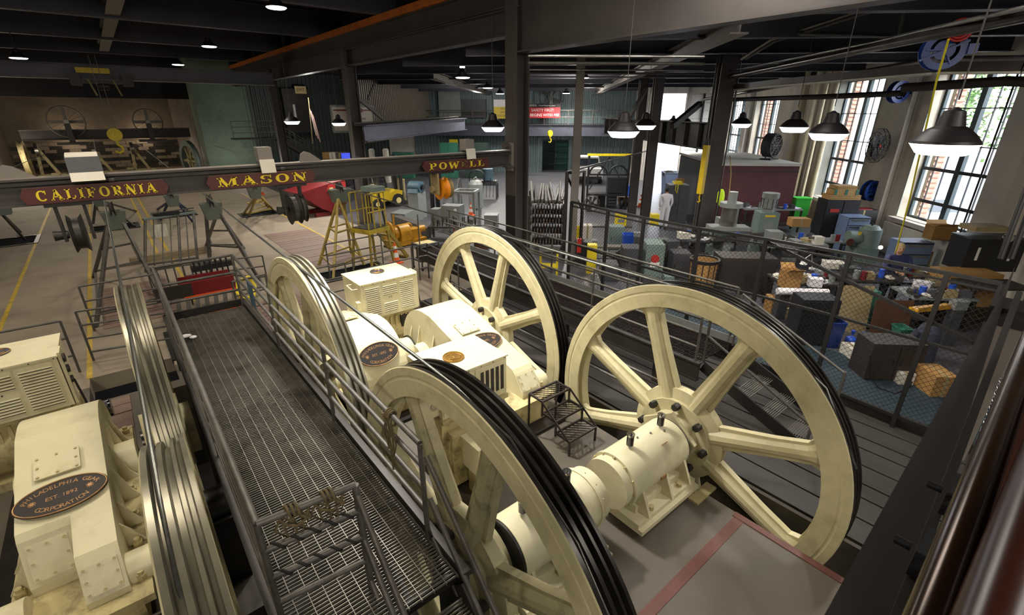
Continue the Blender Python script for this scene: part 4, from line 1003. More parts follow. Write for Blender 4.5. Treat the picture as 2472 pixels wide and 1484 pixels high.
def glyph(ch):
    m = MB(); T = .26; t = .1; s = .13
    def stem(x, y0=0, y1=1, slab=True):
        rect(m, x, y0, x+T, y1)
        if slab:
            rect(m, x-s, 0, x+T+s, t); rect(m, x-s, 1-t, x+T+s, 1)
    if ch == 'C': ring_(m, .55, .5, .5, .52, 42, 318, .27); rect(m, .86, .62, .95, 1.0); w = 1.08
    elif ch == 'A': seg(m, [(.12, 0), (.55, 1)], .12); seg(m, [(.5, 1), (.95, 0)], .27); rect(m, .28, .28, .78, .38); rect(m, -.02, 0, .3, t); rect(m, .7, 0, 1.18, t); w = 1.15
    elif ch == 'L': stem(.14); rect(m, .14, 0, .92, t); rect(m, .82, 0, .92, .34); w = .98
    elif ch == 'I': stem(.16); w = .58
    elif ch == 'F': stem(.14); rect(m, .14, 1-t, .92, 1); rect(m, .82, .7, .92, 1); rect(m, .3, .46, .7, .56); rect(m, .62, .36, .7, .66); w = .98
    elif ch == 'E': stem(.14); rect(m, .14, 1-t, .92, 1); rect(m, .82, .7, .92, 1); rect(m, .3, .46, .7, .56); rect(m, .14, 0, .95, t); rect(m, .85, 0, .95, .32); w = 1.0
    elif ch == 'O': ring_(m, .55, .5, .52, .52, 0, 360, .27, n=36); w = 1.12
    elif ch == 'R': stem(.14); ring_(m, .5, .74, .42, .26, -90, 90, .26); rect(m, .3, 1-t, .52, 1); rect(m, .3, .48, .52, .57); seg(m, [(.55, .52), (.95, 0)], .24); rect(m, .86, 0, 1.12, t); w = 1.1
    elif ch == 'P': stem(.14); ring_(m, .5, .72, .44, .28, -90, 90, .26); rect(m, .3, 1-t, .52, 1); rect(m, .3, .44, .52, .53); w = 1.0
    elif ch == 'N': rect(m, .14, 0, .25, 1); rect(m, .9, 0, 1.01, 1); seg(m, [(.2, 1), (.95, 0)], .28); rect(m, 0, 0, .38, t); rect(m, 0, 1-t, .25, 1); rect(m, .76, 1-t, 1.15, 1); w = 1.15
    elif ch == 'M': rect(m, .14, 0, .24, 1); rect(m, 1.02, 0, 1.28, 1); seg(m, [(.22, 1), (.66, 0)], .24); seg(m, [(.66, 0), (1.08, 1)], .1); rect(m, 0, 0, .36, t); rect(m, .92, 0, 1.4, t); rect(m, 0, 1-t, .24, 1); rect(m, 1.1, 1-t, 1.4, 1); w = 1.4
    elif ch == 'S': ring_(m, .48, .74, .4, .26, 30, 255, .22, .11); ring_(m, .48, .27, .42, .27, 75, -150, .22, .11); rect(m, .78, .66, .87, 1); rect(m, .06, 0, .15, .36); w = .95
    elif ch == 'W': seg(m, [(.12, 1), (.42, 0)], .26); seg(m, [(.46, 0), (.72, 1)], .1); seg(m, [(.7, 1), (1.0, 0)], .26); seg(m, [(1.02, 0), (1.3, 1)], .1); rect(m, -.04, 1-t, .4, 1); rect(m, .5, 1-t, .88, 1); rect(m, 1.1, 1-t, 1.46, 1); w = 1.45
    return m, w
def serif(word, parent, x0, x1, z0, y, hgt, faded=''):
    G_ = [glyph(c) for c in word]; tot = sum(w for _, w in G_)+.22*(len(word)-1); k = (x1-x0)/tot; x = x0
    for i, ((m, w), ch) in enumerate(zip(G_, word)):
        q = MB(); base = [(v[0]*k, 0, v[1]*hgt) for v in m.v]; q.v = base; q.f = list(m.f); q.s = list(m.s)
        q.part('sign_letter', 'sign_faded' if i in ((3,) if faded else ()) else 'sign_yellow', parent, (x-0, y, z0)); x += (w+.22)*k
YB = 10.1
sb = thing('signed_beam', 'grey steel beam across the hall carrying the maroon line-name signs', 'beam', (0, YB, 0))
ib = ibeam(MB(), (-6, 0, 3.33), (8.3, 0, 3.33), .39, .24, .035); ib.part('i_beam', 'beam_mid', sb); MB().b2((-6, -.122, 3.715), (8.3, .122, 3.727)).part('lit_top_strip', 'off_white' if False else 'beam_light', sb)  # the paler strip paints the lit top of the beam
MB().b2((-6, -.135, 3.62), (8.3, -.12, 3.66)).part('angle_lip', 'char_metal', sb)
MB().b2((8.02, -.2, 3.3), (8.3, .2, 3.34)).part('seat_plate', 'beam_paint', sb); MB().b2((8.2, -.14, 3.2), (8.3, .14, 3.9)).part('end_plate', 'beam_light', sb)
MB().cyl((8.0, -.05, 3.84), (8.12, -.05, 3.84), .09, n=16).part('sheave_wheel', 'beam_paint', sb)
def sign(word, pxa, pxb, la):
    xa = onY(pxa, 440, YB-.2).x; xb = onY(pxb, 440, YB-.2).x; h_ = .235; zc = 3.47
    t = thing('name_sign', la, 'sign', ((xa+xb)/2, YB-.15, zc)); L = (xb-xa)/2
    o = [(-L+.06, -h_/2), (L-.06, -h_/2), (L-.03, -h_/4), (L, 0), (L-.03, h_/4), (L-.06, h_/2), (-L+.06, h_/2), (-L+.03, h_/4), (-L, 0), (-L+.03, -h_/4)]
    m = MB(); m.prism(o, -.02, .02, 'y'); m.part('board', 'sign_maroon', t)
    serif(word, t, -L+.17, L-.17, -.075, -.0225, .15, word if word == 'POWELL' else '')
    MB().bar((-L+.06, -.02, h_/2), (L-.06, -.02, h_/2), .012, .012).part('moulding', 'red_line', t)
    return t
sign('CALIFORNIA', 32, 405, 'maroon sign board reading CALIFORNIA in yellow letters'); sign('MASON', 498, 765, 'maroon sign board reading MASON in yellow letters'); sign('POWELL', 1025, 1185, 'maroon sign board reading POWELL with one faded letter')
def flood(px, lab, open_):
    x = onY(px, 400, YB).x; t = thing('flood_light', lab, 'light', (x, YB, 0))
    if open_:
        MB().prism([(-.36, 3.66), (-.26, 4.0), (.1, 4.02), (.1, 3.74), (-.1, 3.6)], -.2, .2, 'x').part('housing', 'machine_dark', t)
        MB().poly([(-.2, -.37, 3.66), (.2, -.37, 3.66), (.19, -.265, 3.94), (-.19, -.265, 3.94)]).part('front_flap', 'off_white', t)
        MB().prism([(-.262, 3.95), (-.24, 4.03), (.1, 4.05), (.1, 4.02)], -.19, .19, 'x').part('top_flap', 'off_white', t)
    else:
        MB().b2((-.12, -.16, 3.78), (.12, .1, 4.03)).part('housing', 'beam_light', t); MB().box((0, -.2, 3.7), (.25, .03, .24), Matrix.Rotation(-.15, 3, 'X')).part('door_flap', 'off_white', t)
    MB().cyl((.23, -.1, 3.62), (.3, -.1, 3.62), .05, n=14).part('pivot_knob', 'char_metal', t)
    MB().b2((-.05, -.12, 3.72), (.05, .12, 3.78)).part('clamp', 'char_metal', t)
flood(205, 'white box floodlight on the signed beam, above the California sign', True)
flood(640, 'grey box floodlight on the signed beam, above the Mason sign', False)
flood(1127, 'cream box floodlight on the signed beam, above the Powell sign', False)
for px, lb in ((30, 'grey triangular lifting lug on the signed beam, left end'), (752, 'grey triangular lifting lug on the signed beam, between the Mason and Powell signs')):
    x = onY(px, 400, YB).x; m = MB(); m.prism([(-.22, 0), (.22, 0), (.0, .17), (-.1, .2), (-.18, .15)], -.02, .02, 'y'); m.solo('lifting_lug', 'beam_light', lb, 'lug', (x, YB, 3.72))
def hang_sheave(px, lab, m1, m2, r_, two=False):
    x = onY(px, 480, YB).x; t = thing('hanging_sheave', lab, 'pulley', (x, YB, 0)); zc = 2.93 if m1 == 'orange_disc' else 2.84
    MB().b2((-.28, -.14, 3.29), (.28, .14, 3.33)).part('mount_plate', 'char_metal', t)
    if m1 == 'orange_disc': 
        MB().b2((-.2, -.16, zc-.12), (-.16, .16, 3.3)).part('bracket', 'board_tan', t)
    else:
        for s_ in (-1, 1): MB().b2((s_*.17-.02, -.07, zc-.1), (s_*.17+.02, .07, 3.3)).part('bracket', 'char_metal', t)
    MB().lathe([(-.09, .05), (-.09, r_), (-.04, r_-.06), (.04, r_-.06), (.09, r_), (.09, .05)], 36, 'x', (0, 0, zc)).part('wheel', m1, t)
    if two: MB().lathe([(.1, .05), (.1, r_-.02), (.13, r_-.06), (.17, r_-.06), (.2, r_-.02), (.2, .05)], 36, 'x', (0, 0, zc)).part('wheel', m2, t)
    MB().cyl((-.3, 0, zc), (-.12, 0, zc), .08, .06, n=16).part('axle_cap', 'board_tan' if m1 == 'orange_disc' else 'char_metal', t)
hang_sheave(162, 'dark grooved pulley hanging under the California sign', 'char_metal', None, .3)
hang_sheave(705, 'dark double pulley hanging under the signed beam, right of the Mason sign', 'char_metal', 'char_metal', .3, True)
hang_sheave(1068, 'orange pulley on a tan bracket hanging under the Powell sign', 'orange_disc', 'board_tan', .26, True)
# travelling crane bridge with trolley and hook
cr = thing('crane_bridge', 'blue-grey travelling crane bridge across the left hall', 'crane', (0, 30.5, 0))
ibeam(MB(), (-7, 0, 6.03), (8.2, 0, 6.03), .62, .4).part('girder', 'beam_dark', cr); MB().b2((-7, -.21, 6.02), (8.2, .2, 6.04)).part('lit_flange_strip', 'beam_light', cr)  # pale strip puts the light on the bottom flange into its colour
x0 = onY(170, 200, 30).x; x1 = onY(322, 200, 30).x
MB().b2((x0, -.5, 5.75), (x0+.4, -.25, 6.25)).part('trolley_wheel_box', 'char_metal', cr); MB().b2((x1-.4, -.5, 5.75), (x1, -.25, 6.25)).part('trolley_wheel_box', 'char_metal', cr); MB().b2((x0, -.6, 5.85), (x1, -.3, 6.0)).part('trolley_frame', 'char_metal', cr); MB().cyl((x0+1.3, -.45, 5.75), (x1-1.3, -.45, 5.75), .18, n=16).part('hoist_drum', 'cab_black', cr)
for px in (218, 278): xx = onY(px, 210, 30).x; MB().bar((xx, -.6, 6.0), (xx+.15, -.7, 5.35), .08, .03).part('guide_arm', 'copper_tip' if False else 'board_tan', cr)
xx = onY(225, 174, 30).x; MB().b2((xx-.6, -.26, 6.28), (xx+.6, -.22, 6.5)).part('warning_plate', 'banner_yellow', cr)
def hook(label, loc, s_=1.0, m='yellow'):
    t = thing('crane_hook', label, 'hook', loc)
    MB().lathe([(-.07*s_, .02), (-.07*s_, .26*s_), (.07*s_, .26*s_), (.07*s_, .02)], 20, 'y').part('block', m, t)
    MB().tube([(0, 0, -.24*s_), (0, 0, -.4*s_), (.12*s_, 0, -.5*s_), (.14*s_, 0, -.64*s_), (0, 0, -.74*s_), (-.14*s_, 0, -.66*s_)], .045*s_, 8).part('hook', m, t)
    MB().tube([(-.1*s_, 0, .2*s_), (-.1*s_, 0, 3.0*s_)], .012, 5).part('hoist_rope', 'cable', t); MB().tube([(.1*s_, 0, .2*s_), (.1*s_, 0, 3.0*s_)], .012, 5).part('hoist_rope', 'cable', t)
    return t
q = onY(277, 325, 29.8); hook('yellow crane hook hanging in front of the tunnel', (q.x, q.y, q.z), 1.1)
q = onB(1328, 322, FB-3); hook('yellow and grey crane hook hanging below the red safety banner', (q.x, q.y, q.z), .9)
# bracing and pipework overhead
def brace(label, a, b, w_=.12, m='beam_paint', nm='diagonal_brace'): MB().bar(a, b, w_, w_).solo(nm, m, label, 'brace')
brace('dark diagonal brace right of the second column, before the brown cladding', D(862, 235, 20), D(945, 305, 22))
brace('light diagonal brace under the roof beam, right of the second column', D(905, 200, 24), D(888, 240, 24), .1)
brace('diagonal brace up to the column by the yellow hoist post, left side', D(1622, 305, 15), D(1690, 250, 15.6), .16, 'char_metal')
brace('diagonal brace left of the paired columns', D(1510, 300, 20), D(1560, 215, 20.5), .14, 'char_metal')
def pipe(label, pts, r, m='rail_paint'): 
    MB().tube(pts, r, 8).solo('overhead_pipe', m, label, 'pipe')
def onCz(px, py, z): return G(px, py, z)
pipe('thick dark overhead pipe running from the column to the top right corner', [D(1738, 190, 16), D(1960, 145, 10), D(2472, 40, 5.4), D(2700, -10, 4.4)], .07, 'worn_steel')
pipe('pale conduit above the thick overhead pipe', [D(1738, 176, 16), D(2100, 104, 8.5), D(2640, -20, 4.4)], .03, 'bare_steel')
pipe('grey conduit bending up to the roof beam, upper right', [D(1790, 142, 12), D(1860, 96, 11), D(2120, 12, 9), D(2300, -60, 8)], .035, 'bare_steel')
pipe('second grey conduit beside the bending one, upper right', [D(1800, 142, 12), D(1870, 100, 11), D(2125, 22, 9), D(2310, -50, 8)], .03, 'rail_paint')
pipe('straight grey pipe level under the deck, upper right', [D(1928, 82, 10), D(2175, 90, 10), D(2472, 66, 10.5)], .03, 'bare_steel')
pipe('pale pipe in front of the window heads', [D(1700, 240, 18), D(2260, 142, 9), D(2640, 140, 7)], .05, 'bare_steel')
pipe('dark pipe just under the deck, top right', [D(2195, 12, 9), D(2620, 14, 8)], .03, 'rail_paint')
pipe('dark drop pipe with a bend, top right', [D(2195, 12, 9), D(2182, 30, 9), D(2170, 85, 9)], .03, 'rail_paint')
for k, (py, z) in enumerate(((135, 9), (152, 10.5), (168, 13), (176, 15.5), (185, 19))):
    pipe('long level pipe across the shop ceiling, %s from the top' % ['first', 'second', 'third', 'fourth', 'fifth'][k], [D(1275, py, z), D(1700, py+2, z)], .025+.01*(k % 2), ('bare_steel', 'rail_paint')[k % 2])
# sloping cable tray with pipes, right wall side
tr = thing('cable_trough', 'long dark trough with a pale underside, below the ceiling at the right', 'duct', (0, 0, 0))
P = [D(1724, 220, 17), D(1900, 203, 12.5), D(2270, 172, 8.2), D(2472, 170, 7.4), D(2640, 178, 6.9)]
for a, b in zip(P[:-1], P[1:]):
    MB().bar(a+Vector((0, 0, .06)), b+Vector((0, 0, .06)), .35, .14).part('trough', 'cab_brown', tr); MB().bar(a-Vector((0, 0, .03)), b-Vector((0, 0, .03)), .3, .03).part('underside', 'off_white', tr)
tr = thing('black_duct', 'black round duct crossing the heads of the right-hand windows', 'duct', (0, 0, 0))
P = [D(2180, 212, 10), D(2430, 196, 8.6), D(2700, 205, 7.6)]; MB().tube(P, .09, 10).part('tube', 'cab_brown', tr)
P = [D(1720, 242, 18), D(2000, 233, 13), D(2180, 225, 11)]; MB().tube(P, .07, 10).solo('black_duct', 'cab_brown', 'black round duct crossing the head of the window behind the wall fan', 'duct')
# wall risers at the windows
for px, r_, m, lb in ((1903, .14, 'pipe_cream', 'leftmost'), (1930, .12, 'pipe_cream', 'second'), (1952, .07, 'pipe_cream', 'third'), (1973, .12, 'pipe_cream', 'fourth')):
    q = onC(px, 400, WC-.5); MB().tube([(q.x, q.y, .3), (q.x, q.y, 6.8)], r_, 10).solo('riser_pipe', m, 'tall cream riser pipe on the window wall, %s of four' % lb, 'pipe')
for px, lb in ((2150, 'left of two near the blue hose reel'), (2180, 'right of two near the blue hose reel'), (2395, 'on the pale wall at the right edge')):
    q = onC(px, 350, WC-.12); MB().tube([(q.x, q.y, .5), (q.x, q.y, 6.8)], .025, 8).solo('wall_conduit', 'char_metal', 'thin dark wall conduit, '+lb, 'conduit')
# ================================================================ LAMPS
def pendant(t_, s_):
    MB().lathe([(0, .31*s_), (.03*s_, .3*s_), (.09*s_, .25*s_), (.15*s_, .185*s_), (.18*s_, .13*s_), (.2*s_, .125*s_), (.33*s_, .095*s_), (.34*s_, .06*s_), (.37*s_, .02)], 32, 'z').part('shade', 'lamp_shade', t_)
    MB().lathe([(0, .31*s_), (-.10*s_, .235*s_), (-.115*s_, .2*s_), (-.12*s_, .001)], 32, 'z').part('lens', 'lamp_lens', t_)
LAMPS = [(2280, 347, 137, 'largest black pendant lamp, in front of the right-hand window'), (2000, 322, 85, 'black pendant lamp left of the window with the wall fan'), (1917, 307, 63, 'black pendant lamp in front of the cream riser pipes'), (1790, 299, 45, 'black pendant lamp above the dark red room'),
    (1505, 317, 76, 'black pendant lamp left of a close pair, in the middle of the shop'), (1558, 303, 50, 'black pendant lamp behind and right of the larger middle one'), (1190, 307, 55, 'black pendant lamp just left of the central column'), (818, 297, 33, 'black pendant lamp partly behind the second column'), (705, 293, 36, 'lamp glowing over the far stairs, left of the second column'), (1655, 294, 27, 'small pendant lamp by the diagonal brace'), (1718, 297, 22, 'small pendant lamp peeping right of the conduit column'), (1625, 292, 22, 'small far pendant lamp, left of the diagonal brace')]
L0 = None
for (px, py, w_, lb) in LAMPS:
    q = D(px, py, F_PX*.62/w_)
    if L0 is None:
        L0 = thing('pendant_lamp', lb, 'lamp', q, 0, 'black pendant lamps of the shop'); pendant(L0, 1.0); o = L0
        MB().cyl((0, 0, .44), (0, 0, 2.6), .008, n=6).part('rod', 'lamp_rod', L0)
    else: o = dup(L0, q, None, lb)
    w2 = light('SPOT', q+Vector((0, 0, -.2)), 230 if w_ > 40 else 420, NEUT, .14, q+Vector((0, 0, -3)), 2.7, name='lamp_light')
C0 = None
for (px, py, w_, lb) in ((667, 18, 46, 'round ceiling lamp at the top, left of the orange strip'), (505, 112, 32, 'round ceiling lamp second from the top in the left hall'), (45, 140, 34, 'ceiling lamp at the left edge'), (430, 156, 25, 'farthest ceiling lamp over the tracks'), (1117, 187, 34, 'ceiling lamp with glowing neck, left of the central column'), (1407, 187, 30, 'ceiling lamp with glowing neck, right of the central column'), (1178, 212, 24, 'flat far ceiling lamp, nearer of two left of the central column'), (1207, 226, 20, 'flat far ceiling lamp, farther of two left of the central column'), (1392, 212, 18, 'flat far ceiling lamp right of the slim column top'), (1367, 225, 18, 'tiny farthest ceiling lamp')):
    q = D(px, py, F_PX*.55/w_)
    if C0 is None:
        C0 = thing('high_bay_lamp', lb, 'lamp', q, 0, 'high bay ceiling lamps'); MB().lathe([(.0, .28), (.08, .22), (.2, .12), (.32, .1), (.34, .02)], 28, 'z').part('shade', 'lamp_shade', C0); MB().lathe([(0, .28), (-.03, .24), (-.035, .001)], 28, 'z').part('lens', 'lamp_lens_warm', C0); MB().cyl((0, 0, .3), (0, 0, .9), .02, n=6).part('stem', 'char_metal', C0); o = C0
    else: o = dup(C0, q, None, lb)
    if py in (187,): MB().cyl((0, 0, .34), (0, 0, .6), .1, .07, n=12).part('glowing_neck', 'lamp_lens_warm', o)
    if px > 1000: light('SPOT', q+Vector((0, 0, -.1)), 1300, NEUT, .2, q+Vector((0, 0, -3)), 2.6, name='lamp_light')
for px, py, e in ((160, 318, 55), (355, 312, 55)):
    q = onY(px, py, 50); light('POINT', (q.x, 55, 3.0), e, (1, .8, .6), .2, name='tunnel_light')
light('POINT', (-4.9, 41.5, 3.0), 90, (1, .85, .65), .2, name='tunnel_light'); light('POINT', (0, 50, 4.9), 30, (1, .8, .6), .3, name='tunnel_light'); light('POINT', (4.9, 47, 1.5), 60, (1, .8, .6), .3, name='tunnel_light')
# ================================================================ GALLERY PARAPET (nearest, right)
pr = thing('gallery_parapet', 'near dark steel parapet of the viewing gallery at the lower right', 'parapet', (0, 0, 0))
def strip(mb, A, Bq, z0, z1):         # four-sided bar between two measured edges
    P = [Vector((A[0].x, A[0].y, z0)), Vector((A[1].x, A[1].y, z0)), Vector((Bq[1].x, Bq[1].y, z0)), Vector((Bq[0].x, Bq[0].y, z0))]; Q = [p+Vector((0, 0, z1-z0)) for p in P]
    mb.poly(P); mb.poly(list(reversed(Q)))
    for k in range(4): mb.poly([P[k], Q[k], Q[(k+1) % 4], P[(k+1) % 4]])
    return mb
def ext(px0, px1, z, k0=.35):
    a, b = G(*px0, z), G(*px1, z); return (a+(a-b)*k0, b)
e1 = ext((1990, 1484), (2404, 735), 3.6); e2 = ext((2186, 1484), (2452, 640), 3.6)
strip(MB(), e1, e2, 3.575, 3.6).part('top_flange', 'parapet', pr)
mid = [(p+q)/2 for p, q in zip(e1, e2)]; w1 = [m+Vector((0, .012, 0)) for m in mid]; w2 = [m-Vector((0, .012, 0)) for m in mid]; strip(MB(), w1, w2, 3.2, 3.575).part('web', 'parapet', pr)
MB().b2((e1[1].x-.04, e1[1].y-.25, 3.5), (e1[1].x+.2, e1[1].y+.02, 3.6)).part('end_beam', 'parapet', pr); MB().b2((e1[1].x-.02, e1[1].y-.14, 2.6), (e1[1].x+.14, e1[1].y, 3.5)).part('end_post', 'beam_light', pr)
f1 = ext((2150, 1484), (2455, 700), 3.64); f2 = ext((2185, 1484), (2470, 705), 3.64); strip(MB(), f1, f2, 3.6, 3.64).part('inner_angle', 'char_metal', pr)
h1, h2 = ext((2248, 1484), (2490, 830), 3.82, .25); MB().cyl(h1, h2+(h2-h1)*.5, .033, n=20).part('handrail', 'rail_brass', pr)
h1, h2 = ext((2400, 1484), (2560, 1000), 3.86, .25); MB().cyl(h1, h2+(h2-h1)*.5, .045, n=20).part('timber_rail', 'mahogany', pr)
t1 = ext((2225, 1484), (2478, 830), 3.7, .3); t2 = (t1[0]-Vector((0, .7, 0)), t1[1]-Vector((0, .7, 0))); strip(MB(), t1, t2, 3.62, 3.7).part('timber_ledge', 'mahogany', pr)
for p in ((2330, 1190), (2262, 1330)):
    v = G(*p, 3.7); MB().box(v+Vector((0, -.01, -.02)), (.11, .08, .07)).part('rail_bracket', 'cab_black', pr); MB().cyl(v+Vector((-.03, .04, 0)), v+Vector((-.03, .07, 0)), .01, n=8).part('bolt', 'cab_black', pr)
ch = thing('chain', 'bright thin chain lying beside the near parapet handrail', 'chain', (0, 0, 0))
lk = MB(); lk.tube([(.013*cos(a*pi/6)+(.008 if cos(a*pi/6) > 0 else -.008), .007*sin(a*pi/6), 0) for a in range(12)], .0028, 6, True); lkm = lk.mesh('link', 'chrome')
ca, cb_ = G(2212, 1484, 3.712), G(2425, 905, 3.712); n = int((cb_-ca).length/.031); an = atan2((cb_-ca).y, (cb_-ca).x)
for k in range(n): place(lkm, 'link', ch, ca.lerp(cb_, k/n), ((pi/2 if k % 2 else 0), 0, an))
for k, (px, lb) in enumerate(((2415, 'left'), (2440, 'right'))):
    q0 = G(px, 625, 3.6); MB().tube([q0, q0+Vector((.12, .02, .5)), q0+Vector((.5, .0, 1.6))], .018, 8).solo('gallery_post', 'cab_black', 'dark thin post rising at the far end of the parapet, '+lb+' of two', 'post')

for q, e_ in ((B(35.5, -5, 5.6), 220), (B(35.5, 2.5, 5.6), 220), (B(31, -6.0, 6.0), 140), (B(24, 1, 5.9), 260)): light('POINT', q, e_, NEUT, .25, name='far_bay_fill')  # unseen fill added to brighten the far, brown and back walls
light('POINT', (11, 33, 5.5), 200, NEUT, .25, name='far_bay_fill'); light('POINT', (-4.3, 42, 1.8), 190, WARM, .3, name='tunnel_light'); light('POINT', (-4.5, 48, 2.0), 120, WARM, .3, name='tunnel_light'); light('POINT', (7.3, 38.5, 1.5), 60, NEUT, .3, name='tunnel_light')
# ================================================================ WIRE FENCE
FP = [G(px, py, 2.55) for px, py in ((1380, 487), (1468, 507), (1555, 526), (1690, 552), (1850, 577), (2052, 613), (2288, 660), (2420, 685))]
fn = thing('wire_fence', 'dark chain-link fence with top rail dividing the machines from the shop', 'fence', (0, 0, 0))
for k, (a, b) in enumerate(zip(FP[:-1], FP[1:])):
    MB().bar(a, b, .05, .05).part('top_rail', 'fence_black', fn); MB().bar(a-Vector((0, 0, .1)), b-Vector((0, 0, .1)), .03, .03).part('top_rail', 'fence_black', fn)
    a0, b0 = Vector((a.x, a.y, .2)), Vector((b.x, b.y, .2)); MB().bar(a0, b0, .05, .05).part('bottom_rail', 'fence_black', fn); MB().bar(a0+Vector((0, 0, 1.3)), b0+Vector((0, 0, 1.3)), .04, .04).part('mid_rail', 'fence_black', fn)
    ms = MB(); L = (b0-a0).length; d = (b0-a0)/L; hh = 2.3; p_ = .085
    n0 = -int(hh/p_)-1; n1 = int(L/p_)+1
    for s_ in (1, -1):
        for i in range(n0, n1+int(hh/p_)+2):
            u0, v0 = (i*p_, 0) if s_ > 0 else (i*p_, 0); u1, v1 = u0+s_*hh, hh
            # clip to the bay
            t0, t1 = 0.0, 1.0; du = u1-u0
            ta, tb = (0-u0)/du, (L-u0)/du
            if ta > tb: ta, tb = tb, ta
            t0, t1 = max(t0, ta), min(t1, tb)
            if t1-t0 < .02: continue
            A = a0+d*(u0+du*t0)+Vector((0, 0, hh*t0)); Bq = a0+d*(u0+du*t1)+Vector((0, 0, hh*t1)); w_ = Vector((0, 0, .0036)); e = Vector((d.y, -d.x, 0))*.002
            ms.poly([A-w_, Bq-w_, Bq+w_, A+w_])
    ms.part('wire_mesh', 'fence_black', fn, stuff=True)
for a in FP: MB().box((a.x, a.y, 1.275), (.06, .06, 2.55)).part('post', 'fence_black', fn)
MB().bar(FP[4]+Vector((.05, 0, -.05)), FP[7]+Vector((.05, 0, -.9)), .05, .05).part('brace', 'fence_black', fn)
wl = MB(); q = G(2085, 905, .2); wl.tube([q+Vector((0, 0, .4)), q+Vector((0, -.1, .0)), G(2120, 935, .03), G(2160, 950, .02), G(2195, 935, .03), G(2205, 915, .1)], .012, 6); wl.solo('loose_cable', 'black', 'loose black cable curling on the floor mat behind the fence', 'cable')
# ================================================================ helpers for goods standing at measured places
def zt(px, py, loc):
    r = ray(px, py); h_ = hypot(loc.x, loc.y)/hypot(r.x, r.y); return H+r.z*h_
def at(pxL, pxR, pyb, pyt, z=0.0):
    pc = (pxL+pxR)/2; loc = G(pc, pyb, z); d = (loc-Vector((0, 0, H))).dot(FW)
    return loc, (pxR-pxL)*d/F_PX, zt(pc, pyt, loc)-z
def cabinet(name, label, cat, px, m, dep=.6, doors=2, drawers=0, rz=None, z=0.0, dm=None, ws=.8, grp=None, handles='bare_steel', off=0):
    loc, W, h_ = at(*px, z=z); W *= ws; rz = RB if rz is None else rz
    t = thing(name, label, cat, loc, rz, grp)       # local +x looks away from the camera side
    MB().b2((0, -W/2, 0), (dep, W/2, h_)).part('body', m, t)
    dm = dm or m
    if drawers:
        MB().b2((-.008, -W/2+.015, .02), (0, W/2-.015, h_-.02)).part('drawer_gap_shade', 'cab_black', t)  # dark panel paints the shade in the gaps between drawers
        for k in range(drawers):
            z0 = .03+(h_-.06)*k/drawers; z1 = z0+(h_-.06)/drawers-.03; dr = MB().b2((-.02, -W/2+.02, z0), (0, W/2-.02, z1)).part('drawer', dm, t); MB().b2((-.045, -W*.38, z1-.05), (-.02, W*.38, z1-.015)).part('handle', handles, dr)
    elif doors:
        for k in range(doors):
            y0 = -W/2+W*k/doors+.015; y1 = -W/2+W*(k+1)/doors-.015; dr = MB().b2((-.02, y0, .05), (0, y1, h_-.04)).part('door', dm, t); MB().b2((-.045, y1-.07 if k % 2 == 0 else y0+.04, h_*.45), (-.02, y1-.045 if k % 2 == 0 else y0+.065, h_*.6)).part('handle', handles, dr)
    return t, W, h_
def carton(label, px, m='cardboard', dep=.4, z=0.0, rz=None, open_=False, name='carton', cat='box', ws=.85):
    loc, W, h_ = at(*px, z=z); W *= ws; t = thing(name, label, cat, loc, RB if rz is None else rz)
    h_ = max(h_, .03)
    if open_:
        o = MB()
        for (a, b) in (((0, -W/2, 0), (.012, W/2, h_)), ((dep-.012, -W/2, 0), (dep, W/2, h_)), ((0, -W/2, 0), (dep, -W/2+.012, h_)), ((0, W/2-.012, 0), (dep, W/2, h_)), ((0, -W/2, 0), (dep, W/2, .012))): o.b2(a, b)
        o.part('box_body', m, t); MB().bar((0, 0, h_), (-.12, 0, h_+.08), W*.9, .01).part('flap', m, t); MB().bar((dep, 0, h_), (dep+.1, 0, h_+.1), W*.9, .01).part('flap', m, t)
    else:
        MB().b2((0, -W/2, 0), (dep, W/2, h_)).part('box_body', m, t); MB().b2((-.001, -.03, 0), (dep+.001, .03, h_+.001)).part('tape', 'board_tan', t)
    return t, W, h_
def bin_(label, px, m, dep=.4, z=0.0, name='bin', cat='bin', lid=None):
    loc, W, h_ = at(*px, z=z); t = thing(name, label, cat, loc, RB); w0, w1 = W*.36, W*.44
    o = MB(); A = [(0.04, -w0, 0), (dep-.04, -w0, 0), (dep-.04, w0, 0), (.04, w0, 0)]; Bq = [(0, -w1, h_), (dep, -w1, h_), (dep, w1, h_), (0, w1, h_)]
    o.poly(list(reversed(A)))
    for k in range(4): o.poly([A[k], A[(k+1) % 4], Bq[(k+1) % 4], Bq[k]])
    o.part('tub', m, t); r_ = MB()
    for k in range(4): r_.bar(Bq[k], Bq[(k+1) % 4], .03, .03)
    r_.part('rim', m, t)
    if lid: MB().box((dep/2, 0, h_+.03), (dep+.06, w1*2+.06, .04)).part('lid', lid, t)
    return t
